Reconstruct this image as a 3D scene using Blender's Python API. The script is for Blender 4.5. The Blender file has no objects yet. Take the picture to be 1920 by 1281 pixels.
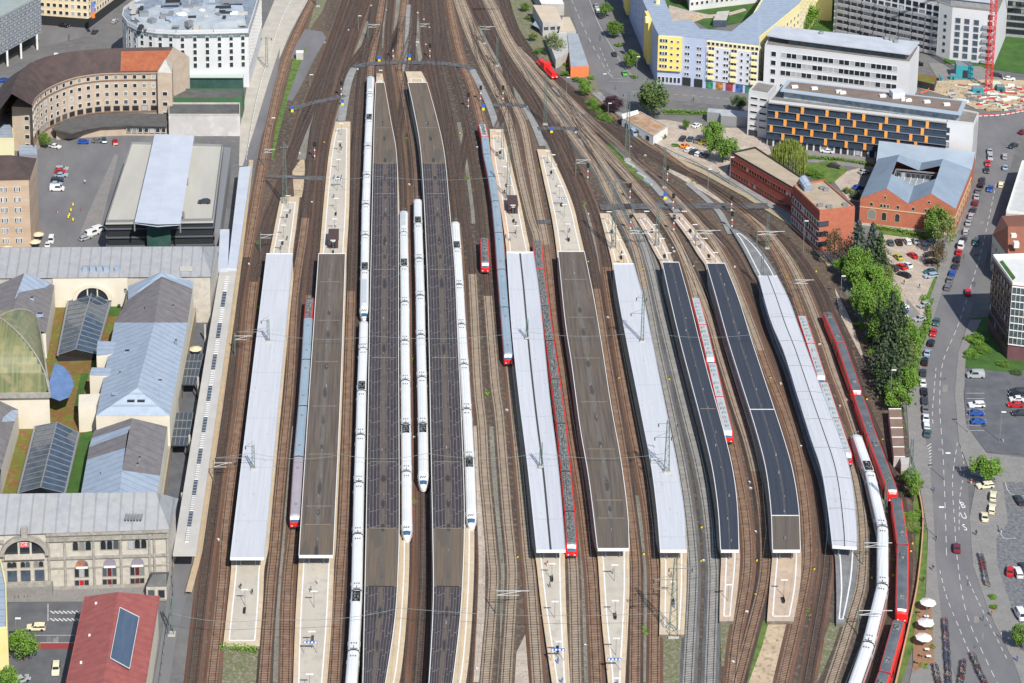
import bpy, math, random
from mathutils import Vector, Matrix
random.seed(7)
sc = bpy.context.scene
R = math.radians
# ---------------------------------------------------------------- camera
FPX, CX, CY, PITCH, H = 4383.0, 720.0, -399.0, R(14.1), 332.0     # focal length, optical centre in photo pixels, tilt, height
cam_d = bpy.data.cameras.new('camera'); cam = bpy.data.objects.new('camera', cam_d)
sc.collection.objects.link(cam); sc.camera = cam
cam.location = (0, 0, H); cam.rotation_euler = (R(90) - PITCH, 0, 0)
cam_d.sensor_width = 36; cam_d.lens = FPX / 1920 * 36
cam_d.shift_x = (960 - CX) / 1920; cam_d.shift_y = -(640.5 - CY) / 1920
cam_d.clip_start = 1; cam_d.clip_end = 20000
CP, SP = math.cos(PITCH), math.sin(PITCH)
# ---------------------------------------------------------------- light
w = bpy.data.worlds.new('World'); sc.world = w; w.use_nodes = True
nt = w.node_tree; bg = nt.nodes['Background']; sky = nt.nodes.new('ShaderNodeTexSky')
SUN_EL = R(45); SUN_AZ = math.atan2(0.33, -0.94)       # towards the sun: right of and behind the camera
sky.sky_type = 'NISHITA'; sky.sun_disc = False; sky.sun_elevation = SUN_EL; sky.sun_rotation = SUN_AZ
sky.altitude = 300; sky.dust_density = 1.0
nt.links.new(sky.outputs[0], bg.inputs[0]); bg.inputs[1].default_value = 0.115
sd = bpy.data.lights.new('sun', 'SUN'); sd.energy = 4.9; sd.angle = R(0.6); sd.color = (1, .95, .87)
sun = bpy.data.objects.new('sun', sd); sc.collection.objects.link(sun)
sv = Vector((math.sin(SUN_AZ) * math.cos(SUN_EL), math.cos(SUN_AZ) * math.cos(SUN_EL), math.sin(SUN_EL)))
sun.rotation_euler = sv.to_track_quat('Z', 'Y').to_euler(); sun.location = (0, 500, 300)
sc.view_settings.view_transform = 'Standard'; sc.view_settings.look = 'None'
sc.view_settings.exposure = 0.17; sc.view_settings.gamma = 1
sc.render.engine = 'CYCLES'

# ---------------------------------------------------------------- helpers
def at(px, py, z=0.0):
    """point of the place seen in the photograph at px,py, at height z above the tracks"""
    a = (px - CX) / FPX; b = (py - CY) / FPX
    d = (a, CP - b * SP, -SP - b * CP)
    t = (z - H) / d[2]
    return Vector((a * t, d[1] * t, z))
MATS = {}
def mat(name, c, c2=None, scale=.15, rough=.8, metal=0.0, detail=4, stretch=None, emit=None, lo=.35, hi=.65, spec=None, c3=None, s3=3.0, bands=None):
    if name in MATS: return MATS[name]
    m = bpy.data.materials.new(name); m.use_nodes = True; n = m.node_tree.nodes; l = m.node_tree.links
    b = n['Principled BSDF']; b.inputs['Roughness'].default_value = rough; b.inputs['Metallic'].default_value = metal
    if spec is not None: b.inputs['Specular IOR Level'].default_value = spec
    b.inputs['Base Color'].default_value = (*c, 1)
    if c2:
        g = n.new('ShaderNodeNewGeometry'); mp = n.new('ShaderNodeMapping'); nz = n.new('ShaderNodeTexNoise'); cr = n.new('ShaderNodeValToRGB')
        l.new(g.outputs['Position'], mp.inputs[0]); l.new(mp.outputs[0], nz.inputs[0]); l.new(nz.outputs[0], cr.inputs[0])
        if stretch: mp.inputs['Scale'].default_value = stretch
        nz.inputs['Scale'].default_value = scale; nz.inputs['Detail'].default_value = detail; nz.inputs['Roughness'].default_value = .65
        cr.color_ramp.elements[0].position = lo; cr.color_ramp.elements[1].position = hi
        cr.color_ramp.elements[0].color = (*c, 1); cr.color_ramp.elements[1].color = (*c2, 1)
        out = cr.outputs[0]
        if c3:
            n3 = n.new('ShaderNodeTexNoise'); n3.inputs['Scale'].default_value = s3; n3.inputs['Detail'].default_value = 2
            l.new(g.outputs['Position'], n3.inputs[0]); r3 = n.new('ShaderNodeValToRGB'); l.new(n3.outputs[0], r3.inputs[0])
            r3.color_ramp.elements[0].position = .5; r3.color_ramp.elements[1].position = .72
            mx = n.new('ShaderNodeMixRGB'); l.new(r3.outputs[0], mx.inputs[0]); l.new(out, mx.inputs[1]); mx.inputs[2].default_value = (*c3, 1); out = mx.outputs[0]
        if bands:
            sx = n.new('ShaderNodeSeparateXYZ'); l.new(g.outputs['Position'], sx.inputs[0]); d_ = n.new('ShaderNodeMath'); d_.operation = 'DIVIDE'; l.new(sx.outputs[bands[0]], d_.inputs[0]); d_.inputs[1].default_value = bands[1]
            f_ = n.new('ShaderNodeMath'); f_.operation = 'FRACT'; l.new(d_.outputs[0], f_.inputs[0]); g_ = n.new('ShaderNodeMath'); g_.operation = 'LESS_THAN'; l.new(f_.outputs[0], g_.inputs[0]); g_.inputs[1].default_value = .16
            q_ = n.new('ShaderNodeMath'); q_.operation = 'MULTIPLY'; l.new(g_.outputs[0], q_.inputs[0]); q_.inputs[1].default_value = .28; mx = n.new('ShaderNodeMixRGB'); l.new(q_.outputs[0], mx.inputs[0]); l.new(out, mx.inputs[1]); mx.inputs[2].default_value = (.06, .07, .08, 1); out = mx.outputs[0]
        l.new(out, b.inputs['Base Color'])
    if emit: b.inputs['Emission Color'].default_value = (*c, 1); b.inputs['Emission Strength'].default_value = emit
    MATS[name] = m; return m
ORG = {}
def tag(o, label=None, cat=None, group=None, kind=None):
    if label: o['label'] = label
    if cat: o['category'] = cat
    if group: o['group'] = group
    if kind: o['kind'] = kind
    return o
def thing(name, label, cat, loc=(0, 0, 0), group=None):
    o = bpy.data.objects.new(name, None); sc.collection.objects.link(o); o.location = loc; o.empty_display_size = .5
    ORG[o.name] = Vector(loc); return tag(o, label, cat, group)
class MB:
    def __init__(s): s.v = []; s.f = []; s.m = []; s.uv = []
    def add(s, vs, fs, mi=0, uvs=None):
        k = len(s.v); s.v += [tuple(p) for p in vs]
        for i, f in enumerate(fs):
            s.f.append([k + a for a in f]); s.m.append(mi if isinstance(mi, int) else mi[i]); s.uv.append(uvs[i] if uvs else None)
        return s
    def box(s, c, size, rz=0.0, mi=0, bottom=True):
        x, y, z = size[0] / 2, size[1] / 2, size[2] / 2; cr, sr = math.cos(rz), math.sin(rz)
        vs = [(c[0] + a * x * cr - b * y * sr, c[1] + a * x * sr + b * y * cr, c[2] + d * z) for d in (-1, 1) for a, b in ((-1, -1), (1, -1), (1, 1), (-1, 1))]
        fs = [(4, 5, 6, 7), (0, 1, 5, 4), (1, 2, 6, 5), (2, 3, 7, 6), (3, 0, 4, 7)] + ([(3, 2, 1, 0)] if bottom else [])
        return s.add(vs, fs, mi)
    def prism(s, pts, z0, z1, mt=0, ms=0, bottom=False):
        pts = [(p[0], p[1]) for p in pts]; n = len(pts)
        if sum(pts[i][0] * pts[(i + 1) % n][1] - pts[(i + 1) % n][0] * pts[i][1] for i in range(n)) < 0: pts = pts[::-1]
        vs = [(x, y, z0) for x, y in pts] + [(x, y, z1) for x, y in pts]
        fs = [tuple(range(n, 2 * n))] + [(i, (i + 1) % n, n + (i + 1) % n, n + i) for i in range(n)]; mi = [mt] + [ms] * n
        if bottom: fs.append(tuple(range(n - 1, -1, -1))); mi.append(ms)
        return s.add(vs, fs, mi)
    def bar(s, a, b, r, mi=0, n=4):
        a = Vector(a); b = Vector(b); d = (b - a)
        if d.length < 1e-6: return s
        q = d.to_track_quat('Z', 'Y'); k = []
        for p in (a, b):
            for i in range(n):
                t = 2 * math.pi * (i + .5) / n; k.append(p + q @ Vector((r * math.cos(t), r * math.sin(t), 0)))
        fs = [(i, (i + 1) % n, n + (i + 1) % n, n + i) for i in range(n)] + [tuple(range(n - 1, -1, -1)), tuple(range(n, 2 * n))]
        return s.add(k, fs, mi)
    def cone(s, c, r0, r1, z0, z1, n=10, mi=0):
        vs = [(c[0] + r * math.cos(2 * math.pi * i / n), c[1] + r * math.sin(2 * math.pi * i / n), z) for r, z in ((r0, z0), (r1, z1)) for i in range(n)]
        fs = [(i, (i + 1) % n, n + (i + 1) % n, n + i) for i in range(n)] + [tuple(range(n - 1, -1, -1)), tuple(range(n, 2 * n))]
        return s.add(vs, fs, mi)
    def build(s, name, mats, parent=None, smooth=False, org=None):
        me = bpy.data.meshes.new(name); o0 = ORG.get(parent.name, Vector()) if parent else (org or Vector())
        me.from_pydata([(v[0] - o0[0], v[1] - o0[1], v[2] - o0[2]) for v in s.v], [], s.f)
        for mm in (mats if isinstance(mats, (list, tuple)) else [mats]): me.materials.append(mm)
        me.polygons.foreach_set('material_index', s.m)
        if any(u is not None for u in s.uv):
            ul = me.uv_layers.new(name='UVMap'); k = 0
            for u, f in zip(s.uv, s.f):
                for j in range(len(f)): ul.data[k + j].uv = u[j] if u else (0, 0)
                k += len(f)
        if smooth: me.polygons.foreach_set('use_smooth', [True] * len(s.f))
        me.update(); o = bpy.data.objects.new(name, me); sc.collection.objects.link(o)
        if parent: o.parent = parent; ORG[o.name] = o0.copy()
        else: o.location = o0; ORG[o.name] = Vector(o0)
        return o
def struct(name, mb, mats, kind='structure'):
    return tag(mb.build(name, mats), kind=kind)
def smooth_line(pts, step=3.0):
    """Catmull-Rom through points, resampled every step metres"""
    P = [Vector((p[0], p[1])) for p in pts]; Q = [2 * P[0] - P[1]] + P + [2 * P[-1] - P[-2]]; out = []
    for i in range(1, len(Q) - 2):
        a, b, c, d = Q[i - 1:i + 3]; n = max(2, int((c - b).length / 2))
        for k in range(n):
            t = k / n; out.append(.5 * ((2 * b) + (c - a) * t + (2 * a - 5 * b + 4 * c - d) * t * t + (-a + 3 * b - 3 * c + d) * t ** 3))
    out.append(P[-1]); return resample(out, step)
def resample(L, step):
    d = [0]
    for a, b in zip(L, L[1:]): d.append(d[-1] + (b - a).length)
    n = max(1, round(d[-1] / step)); res = []; j = 0
    for k in range(n + 1):
        s = d[-1] * k / n
        while j < len(L) - 2 and d[j + 1] < s: j += 1
        seg = d[j + 1] - d[j]; t = (s - d[j]) / seg if seg > 0 else 0
        res.append(L[j].lerp(L[j + 1], min(1, max(0, t))))
    return res
def normals(L):
    ns = []
    for i in range(len(L)):
        t = (L[min(i + 1, len(L) - 1)] - L[max(i - 1, 0)]).normalized(); ns.append(Vector((-t.y, t.x)))
    return ns
def strip(mb, L, w0, w1, z, mi=0, z1=None):
    """ribbon from offset w0 to w1 (left positive) along line L"""
    N = normals(L); z1 = z if z1 is None else z1
    vs = []
    for p, n in zip(L, N): a = p + n * w0; b = p + n * w1; vs += [(a.x, a.y, z), (b.x, b.y, z1)]
    mb.add(vs, [(2 * i + 1, 2 * i, 2 * i + 2, 2 * i + 3) if w0 < w1 else (2 * i, 2 * i + 1, 2 * i + 3, 2 * i + 2) for i in range(len(L) - 1)], mi)
def pxs(s):
    """'x,y x,y' text to pixel pairs"""
    return [tuple(float(a) for a in t.split(',')) for t in s.split()]
def wl(s, z=0.0): return [at(x, y, z) for x, y in (pxs(s) if isinstance(s, str) else s)]
def sheet(name, s, z, m, kind='structure', hgt=0):
    mb = MB(); pts = wl(s)
    mb.prism(pts, z - max(hgt, .02), z); return struct(name, mb, m, kind)
def road_line(name, s, width, z, m, closed=False):
    mb = MB(); L = smooth_line(wl(s)); strip(mb, L, width / 2, -width / 2, z); return struct(name, mb, m)

# ---------------------------------------------------------------- materials
m_ground = mat('ground_asphalt', (.115, .115, .122), (.16, .158, .155), .06, .9, c3=(.17, .165, .15), s3=.35)
m_yard = mat('yard_ballast', (.050, .040, .036), (.110, .084, .062), .05, .95, detail=6, stretch=(1, .18, 1), c3=(.17, .12, .08), s3=.7)
m_asph = mat('asphalt', (.135, .135, .145), (.18, .178, .182), .12, .9, detail=6, stretch=(1, .35, 1))
m_asphd = mat('asphalt_dark', (.085, .09, .105), (.125, .13, .14), .2, .9, detail=6)
m_pave = mat('paving_grey', (.205, .20, .195), (.245, .235, .225), .3, .9, c3=(.18, .175, .17), s3=1.5)
m_cobble = mat('cobbles', (.10, .105, .12), (.19, .195, .20), 1.1, .9, detail=2)
m_gravel = mat('pale_gravel', (.36, .30, .25), (.50, .43, .36), .25, .95, c3=(.30, .26, .21), s3=1.2)
m_sand = mat('sand', (.42, .32, .22), (.54, .42, .29), .2, .95, c3=(.2, .19, .1), s3=.8)
m_strip = mat('grey_green_grit', (.17, .165, .135), (.25, .24, .195), .3, .95, stretch=(1, .3, 1), c3=(.12, .11, .09), s3=1.2)
m_grass = mat('grass', (.045, .11, .018), (.12, .20, .03), .35, .95, c3=(.16, .15, .06), s3=.9)
m_weed = mat('weedy_ground', (.19, .17, .12), (.10, .13, .04), .5, .95, c3=(.28, .25, .2), s3=1.3)
m_lawn = mat('lawn', (.03, .085, .015), (.055, .13, .02), .2, .95)
m_white = mat('white_paint', (.78, .78, .76), (.66, .66, .64), 1.0, .6)
m_mark = mat('road_paint', (.62, .62, .60), (.42, .42, .41), 2.0, .8)
m_steel = mat('rail_steel', (.060, .042, .036), (.11, .085, .075), .5, .45, .6)
m_dark = mat('dark_metal', (.025, .027, .03), rough=.5)
m_grey = mat('grey_metal', (.28, .29, .30), rough=.5, metal=.3)
m_mast = mat('mast_green', (.13, .19, .17), (.19, .25, .22), .8, .6, .2)
m_conc = mat('concrete', (.38, .37, .34), (.48, .46, .43), .4, .9)
m_glass = mat('window_glass', (.02, .026, .034), rough=.12, spec=.8)
m_glassb = mat('blue_glass', (.07, .10, .14), (.04, .06, .09), .5, rough=.1, spec=.9)
m_red = mat('train_red', (.78, .022, .02), rough=.35)
m_black = mat('black_rubber', (.012, .012, .013), rough=.7)
m_yellow = mat('signal_yellow', (.75, .62, .02), rough=.5)
m_blue = mat('sign_blue', (.03, .12, .42), rough=.5)

# ---------------------------------------------------------------- ground
g = MB(); g.add([(-9000, -3000, -.06), (9000, -3000, -.06), (9000, 15000, -.06), (-9000, 15000, -.06)], [(0, 1, 2, 3)])
struct('ground', g, m_ground)
sheet('rail_yard_ground', '340,1420 372,1100 400,900 440,640 455,505 480,330 520,180 560,60 590,-60 640,-260 700,-420 860,-420 900,-200 930,-20 945,20 962,58 985,85 1020,118 1060,150 1110,190 1160,232 1240,280 1320,318 1400,368 1470,415 1530,465 1575,530 1610,600 1650,700 1690,830 1712,930 1722,1040 1718,1120 1700,1200 1670,1290 1620,1420', .0, m_yard)
def rough_sheet(name, s, z, m): return sheet(name, s, z, m)

# ---------------------------------------------------------------- railway tracks
ball = [mat('ballast_dark', (.032, .022, .021), (.082, .054, .042), .5, .95, stretch=(1, .12, 1), c3=(.045, .035, .035), s3=1.4),
        mat('ballast_rust', (.060, .034, .025), (.125, .072, .048), .4, .95, stretch=(1, .10, 1), c3=(.07, .05, .045), s3=1.2),
        mat('ballast_tan', (.085, .066, .052), (.165, .130, .100), .4, .95, stretch=(1, .12, 1), c3=(.10, .075, .06), s3=1.5),
        mat('ballast_grey', (.080, .083, .085), (.140, .143, .143), .5, .95, stretch=(1, .12, 1), c3=(.09, .09, .09), s3=1.4)]
slp = [mat('sleeper_wood_dark', (.058, .040, .032), (.115, .078, .056), .9), mat('sleeper_rust', (.20, .12, .075), (.33, .22, .15), .5),
       mat('sleeper_tan', (.30, .235, .17), (.42, .34, .26), .5), mat('sleeper_concrete', (.26, .25, .235), (.38, .365, .34), .5)]
shoulder = [mat('shoulder_rust', (.11, .050, .030), (.18, .098, .062), .12, .95, stretch=(1, .15, 1), c3=(.09, .07, .06), s3=1.1), ball[0], m_yard, ball[3]]
def far_mat(name, near, far, rough=.95):
    m = mat(name, *near, .5, rough, stretch=(1, .12, 1)); return m
TR = {}
TRACKS = [  # name, path (photo points, near to far), ballast kind near, kind far, shoulder kind
 ('A1', '361,1281 381,1100 400,960 433,720 448,560 470,440 503,250 534,120 565,45 587,0', 0, 1, 0),
 ('A2', '397,1281 416,1100 427,960 457,720 472,560 490,440 515,375 545,290 575,200 606,120 632,45 648,0', 1, 0, 0),
 ('A3', '508,420 528,350 560,262 590,190 620,115 650,40 664,0', 0, 0, 1),
 ('Ba', '495,1281 508,1100 514,1040 528,880 543,720 552,560 569,440 578,360 589,250 606,190 625,125 655,50 676,0', 1, 0, 1),
 ('Bb', '535,1281 540,1100 553,970 562,830 570,730 576,640 581,556 590,470 596,400 602,320 613,250 632,180 650,120 672,50 690,0', 1, 0, 0),
 ('C', '626,1281 636,1100 645,960 652,760 657,600 662,470 666,330 671,240 678,160 685,110 697,50 706,0', 1, 0, 1),
 ('T2', '659,1281 663,1220 669,1107 671,1002 676,816 681,655 684,507 688,329 692,225 695,137 699,100 709,50 717,0', 0, 1, 1),
 ('T3', '748,1281 757,1160 762,1080 763,1003 762,885 760,714 759,567 757,437 755,350 750,280 740,215 731,150 727,120 729,60 734,0', 0, 0, 0),
 ('T4', '782,1281 789,1180 793,1100 794,1000 794,910 791,708 788,555 784,420 779,320 773,265 764,210 753,150 749,120 752,60 760,0', 0, 1, 0),
 ('T4b', '775,290 768,220 763,160 768,120 772,60 776,0', 0, 0, 1),
 ('T5', '874,1281 881,1180 885,1100 886,1050 884,980 880,859 875,768 870,684 865,609 861,535 857,467 854,407 846,330 834,260 820,190 806,130 798,90 794,40 792,0', 0, 0, 0),
 ('M0', '845,330 833,240 822,170 812,110 806,50 802,0', 0, 0, 1),
 ('M1', '911,1281 925,1100 922,1040 915,960 908,880 904,800 896,720 888,560 882,470 873,420 862,330 852,260 838,190 824,130 816,60 810,0', 2, 0, 2),
 ('M2', '949,1281 960,1100 958,1040 952,980 944,880 936,780 928,720 918,600 910,500 901,400 890,320 876,240 862,180 845,125 832,60 825,0', 2, 0, 2),
 ('M3', '1008,1281 996,1100 990,1040 978,900 966,780 958,700 954,668 945,580 940,506 930,400 922,345 911,262 903,230 893,190 880,150 868,120 853,60 842,0', 2, 1, 0),
 ('N1', '1080,1281 1076,1100 1072,1030 1065,940 1052,800 1042,720 1031,640 1022,580 1012,500 1007,447 995,410 978,340 962,260 953,225 940,195 925,165 902,120 876,60 855,0', 2, 2, 2),
 ('N2', '1119,1281 1110,1100 1104,1040 1095,960 1083,880 1070,800 1058,720 1045,640 1035,560 1025,470 1020,440 1008,380 995,310 982,240 965,200 945,160 922,120 890,60 866,0', 1, 2, 0),
 ('O1', '1190,1281 1192,1100 1190,1040 1181,960 1168,860 1152,760 1135,660 1120,560 1107,480 1095,430 1075,360 1055,310 1035,265 1010,225 985,180 958,140 925,80 893,20 882,0', 1, 0, 1),
 ('O2', '1227,1281 1228,1100 1224,1040 1216,960 1200,870 1182,780 1168,700 1152,600 1138,510 1128,450 1115,400 1095,350 1072,300 1050,260 1028,225 1000,180 972,140 938,85 905,20 896,0', 1, 0, 0),
 ('P1', '1290,1281 1299,1100 1298,1040 1290,960 1278,880 1262,800 1245,720 1230,650 1215,570 1200,500 1185,450 1165,410 1145,370 1120,320 1090,280 1060,240 1035,205 1008,170 985,140 950,85 920,20 910,0', 3, 2, 3),
 ('P2', '1331,1281 1337,1100 1335,1040 1325,950 1310,870 1292,800 1272,720 1255,650 1238,580 1222,510 1205,455 1188,415 1168,370 1145,330 1115,285 1085,245 1058,210 1030,175 1002,140 962,85 930,20 919,0', 3, 2, 3),
 ('U1', '1371,1281 1380,1200 1398,1100 1402,1040 1395,960 1376,860 1366,818 1345,740 1325,650 1304,556 1280,480 1255,430 1228,390 1193,350 1160,310 1120,265 1080,220 1048,185', 1, 2, 0),
 ('U2', '1383,1281 1410,1180 1430,1100 1435,1040 1430,960 1420,900 1403,830 1380,760 1355,680 1335,610 1312,550 1290,500 1268,455 1240,412 1209,375 1175,335 1140,298 1100,255 1060,210 1020,165', 1, 2, 1),
 ('S1', '1466,1281 1507,1100 1514,1040 1510,960 1502,900 1488,830 1465,760 1440,700 1415,630 1392,570 1368,510 1340,460 1310,420 1280,385 1245,350 1205,315 1160,275 1115,235 1080,200 1045,165 1005,125 975,90', 1, 2, 0),
 ('S2', '1514,1281 1545,1100 1550,1040 1545,960 1532,890 1512,820 1487,750 1460,680 1435,610 1412,550 1390,500 1368,465 1336,430 1300,394 1264,360 1224,328 1175,288 1130,250 1095,216', 0, 0, 0),
 ('Q1', '1558,1281 1575,1230 1600,1150 1614,1100 1618,1030 1614,960 1604,900 1590,845 1565,780 1542,714 1520,640 1503,590 1485,540 1462,490 1435,445 1400,408 1362,374 1320,344 1275,310 1225,275 1178,240 1130,202 1090,168', 2, 1, 2),
 ('Q2', '1600,1281 1630,1205 1646,1150 1656,1096 1660,1040 1656,988 1645,930 1631,885 1603,803 1585,750 1565,700 1545,640 1530,600 1510,550 1490,508 1465,468 1433,430 1393,395 1350,364 1300,332 1250,303 1200,270 1150,235 1105,200 1060,160 1020,125 985,95 962,65 948,30 941,0', 2, 0, 0),
 ('Q3', '1640,1281 1662,1210 1684,1150 1693,1100 1696,1050 1693,1000 1682,930 1664,880 1642,820 1625,780 1608,735 1592,680 1577,640 1564,610 1552,583 1537,547 1515,510 1490,476 1455,438 1410,402 1360,366 1305,334 1250,308 1200,280 1155,248 1115,214 1075,178 1045,152 1012,122 988,92 966,58 952,20 947,0', 0, 0, 1)]
m_rust = mat('rust_grit', (.17, .07, .038), (.25, .13, .08), .3, .95, stretch=(1, .15, 1))
for ti, (nm, s, k0, k1, sh) in enumerate(TRACKS):
    pts = [p.xy for p in wl(s)]
    d = (pts[0] - pts[1]).normalized(); pts = [pts[0] + d * 40] + pts
    if pts[-1].y > 900: d = (pts[-1] - pts[-2]).normalized(); pts = pts + [pts[-1] + d * 160]
    L = smooth_line(pts, 3.0); TR[nm] = L; z = .10 + ti * .004
    n = len(L); cut = n * 2 // 5 + random.randint(-12, 12)
    mb = MB()
    for a, b, k in ((0, cut + 1, k0), (cut, n * 3 // 4, k1), (n * 3 // 4 - 1, n, 0 if ti % 4 else 1)):
        LL = L[a:b]; kk = k
        strip(mb, LL, 2.1, 1.35, z - .09, 4 + sh, z + .13); strip(mb, LL, -1.35, -2.1, z + .13, 4 + sh, z - .09)
        strip(mb, LL, 1.35, -1.35, z + .13, kk)
    tr = struct('railway_track', mb, ball + shoulder)
    F = resample(L, .66); N = normals(F); sb = MB()
    for i, (p, nn) in enumerate(zip(F, N)):
        sb.box((p.x, p.y, z + .15), (2.5, .28, .14), math.atan2(nn.y, nn.x), 0 if i < len(F) * cut / n else 1, bottom=False)
    so = sb.build('sleepers', [slp[k0], slp[k1]], tr); so['kind'] = 'stuff'
    for off in (.75, -.75):
        rb = MB(); strip(rb, L, off + .07, off - .07, z + .28); strip(rb, L, off + .08, off + .07, z + .16, 0, z + .28); strip(rb, L, off - .07, off - .08, z + .28, 0, z + .16)
        rb.build('rail', m_steel, tr)

# crossovers where the tracks fan out
rc = random.Random(3); keys = list(TR)
for k in range(34):
    i = rc.randrange(len(keys) - 1); A, B = TR[keys[i]], TR[keys[i + 1]]
    cand = [j for j in range(len(A)) if 760 < A[j].y < 930]
    if len(cand) < 20: continue
    j = rc.choice(cand[:-14]); p, e = A[j], A[min(j + 13, len(A) - 1)]; q = min(B, key=lambda b: (b - e).length); ip = B.index(q)
    if (q - e).length > 11 or ip < 2 or ip > len(B) - 3: continue
    d0 = (A[j + 1] - A[j]); d1 = (B[ip + 1] - B[ip]); L = smooth_line([p - d0 * 2, p, p.lerp(q, .5), q, q + d1 * 2], 2.5); xb = MB(); strip(xb, L, 1.5, -1.5, .268); tr = struct('railway_track', xb, ball[0])
    F = resample(L, .8); N = normals(F); sb = MB()
    for a, nn in zip(F, N): sb.box((a.x, a.y, .285), (2.6, .28, .12), math.atan2(nn.y, nn.x), 0, bottom=False)
    so = sb.build('sleepers', slp[0], tr); so['kind'] = 'stuff'
    for off in (.75, -.75): rb = MB(); strip(rb, L, off + .07, off - .07, .46); strip(rb, L, off + .08, off + .07, .3, 0, .46); strip(rb, L, off - .07, off - .08, .46, 0, .3); rb.build('rail', m_steel, tr)
# ---------------------------------------------------------------- grit strips, crossings and paths in the yard
def strip_path(nm, s, wd, m, z=.06, taper=False):
    mb = MB(); L = smooth_line(wl(s)); strip(mb, L, wd / 2, -wd / 2, z); return struct(nm, mb, m)
for k, (s, wd) in enumerate([('737,112 742,60 747,0 752,-80', 2.2), ('765,128 762,80 763,40 762,16', 3.6), ('792,128 786,80 781,30 780,0', 2.6), ('834,190 826,120 815,60 805,0 800,-60', 2.2),
        ('845,250 836,190 829,130 820,70 812,20', 1.6), ('872,395 865,330 856,270 846,215', 2.4), ('892,420 884,350 874,290 862,230', 2.6), ('1148,560 1125,480 1098,410 1070,350 1045,300 1022,262', 3.2),
        ('912,100 890,60 868,20 856,-10', 2.4), ('985,210 960,165 940,125 915,80 900,50', 2.8), ('1010,150 985,118 965,88', 2.2), ('990,225 965,180 945,140', 2.2), ('720,90 722,40 727,0', 1.6),
        ('690,40 672,90 657,130', 1.6), ('603,330 610,280 625,230 645,170', 2.0), ('565,300 580,240 605,180', 3.0), ('1250,560 1228,500 1205,440', 2.4), ('1200,620 1180,540 1160,480', 1.2),
        ('940,1281 945,1200 944,1100 938,1000 930,900 920,800', 2.0), ('1100,1281 1094,1150 1088,1040 1078,940', 1.6), ('1208,1281 1210,1150 1206,1040 1195,930', 2.0), ('518,1281 524,1100 532,960 545,800', 1.6)]):
    strip_path('grit_path', s, wd, m_strip, .065 + k * .003)
for k, (s, wd) in enumerate([('896,1281 900,1200 902,1100 902,1000 898,900 893,800', 2.0), ('720,1270 712,1100', .3)]):
    if k == 0: strip_path('pale_gravel_path', s, wd, m_gravel, .21)
m_walk = mat('worn_asphalt_path', (.21, .215, .215), (.30, .30, .295), .3, .9)
for k, (s, wd) in enumerate([('640,228 646,190 653,155 663,128', 3.0), ('885,131 902,165 918,200 932,242', 2.6), ('985,200 1000,230 1018,275', 2.6), ('1040,165 1090,215 1150,270 1205,325 1258,385', 2.6), ('1258,385 1270,400', 2.6), ('1370,440 1345,395 1290,345', 2.2),
        ('1085,262 1105,300 1140,350', 2.0), ('1300,395 1350,450 1370,470', 2.0), ('760,136 763,90 766,40 766,10', 2.4)]):
    strip_path('service_path', s, wd, m_walk, .27 + k * .004)
m_cross = mat('crossing_boards', (.06, .065, .08), (.125, .125, .13), .6, .85, c3=(.13, .115, .09), s3=.35)
for s, wd in [('664,127 700,121 760,119 820,120 860,124 886,131', 4.2), ('548,207 580,196 610,190 645,180', 3.6), ('925,200 955,198 985,201', 3.6), ('1008,243 1040,242 1085,244', 3.4), ('1125,391 1200,389 1290,388 1440,388', 5.2), ('498,332 560,334 625,336', 3.0), ('1008,418 1032,418', 3.5)]:
    strip_path('track_crossing', s, wd * .9, m_cross, .40)
# ground patches in the yard
for nm, s, m, z in [('weedy_patch', '420,1215 487,1215 484,1400 408,1400', m_weed, .10), ('weedy_patch', '1242,1178 1283,1178 1278,1300 1238,1300', m_weed, .10), ('weedy_patch', '1350,1165 1376,1165 1366,1250 1352,1250', m_weed, .10),
        ('sandy_patch', '1440,1165 1488,1165 1475,1210 1450,1281 1425,1400 1395,1400 1400,1281 1425,1210', m_sand, .10), ('weedy_patch', '1425,1165 1442,1165 1428,1215 1400,1290 1392,1290 1405,1230', m_grass, .12),
        ('gravel_patch', '548,322 570,290 573,330 566,370 552,372', m_sand, .10), ('weedy_patch', '1556,1168 1580,1172 1556,1230 1532,1281 1524,1281 1540,1210', m_weed, .10), ('gravel_patch', '965,1230 985,1190 992,1281 985,1400 958,1400 962,1281', m_gravel, .10),
        ('grass_strip', '553,92 574,70 588,62 575,100 560,130 540,185 520,262 512,300 508,300 516,240 530,190 545,130', m_grass, .12), ('grass_strip', '575,65 605,20 620,-20 600,-20 590,10', m_weed, .11),
        ('service_road', '540,110 572,55 605,60 612,72 590,110 560,170 548,190 538,188 560,130 575,88 540,118', m_asph, .13), ('grass_strip', '1140,268 1165,290 1195,318 1222,345 1216,350 1180,322 1150,295 1136,275', m_grass, .16),
        ('grass_verge', '1712,900 1722,930 1738,1000 1738,1060 1735,1110 1726,1170 1712,1215 1690,1281 1680,1281 1700,1200 1712,1140 1720,1060 1712,960', m_grass, .12),
        ('gravel_patch', '1660,600 1640,560 1600,520 1625,600 1655,690 1690,800 1700,870 1712,870 1690,750', m_yard, .11), ('gravel_patch', '1255,310 1300,336 1340,360 1395,400 1380,400 1330,368 1280,338 1245,318', m_gravel, .12),
        ('gravel_patch', '1565,540 1590,590 1610,640 1625,690 1600,640 1575,590', m_gravel, .12)]:
    sheet(nm, s, z, m)

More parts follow.
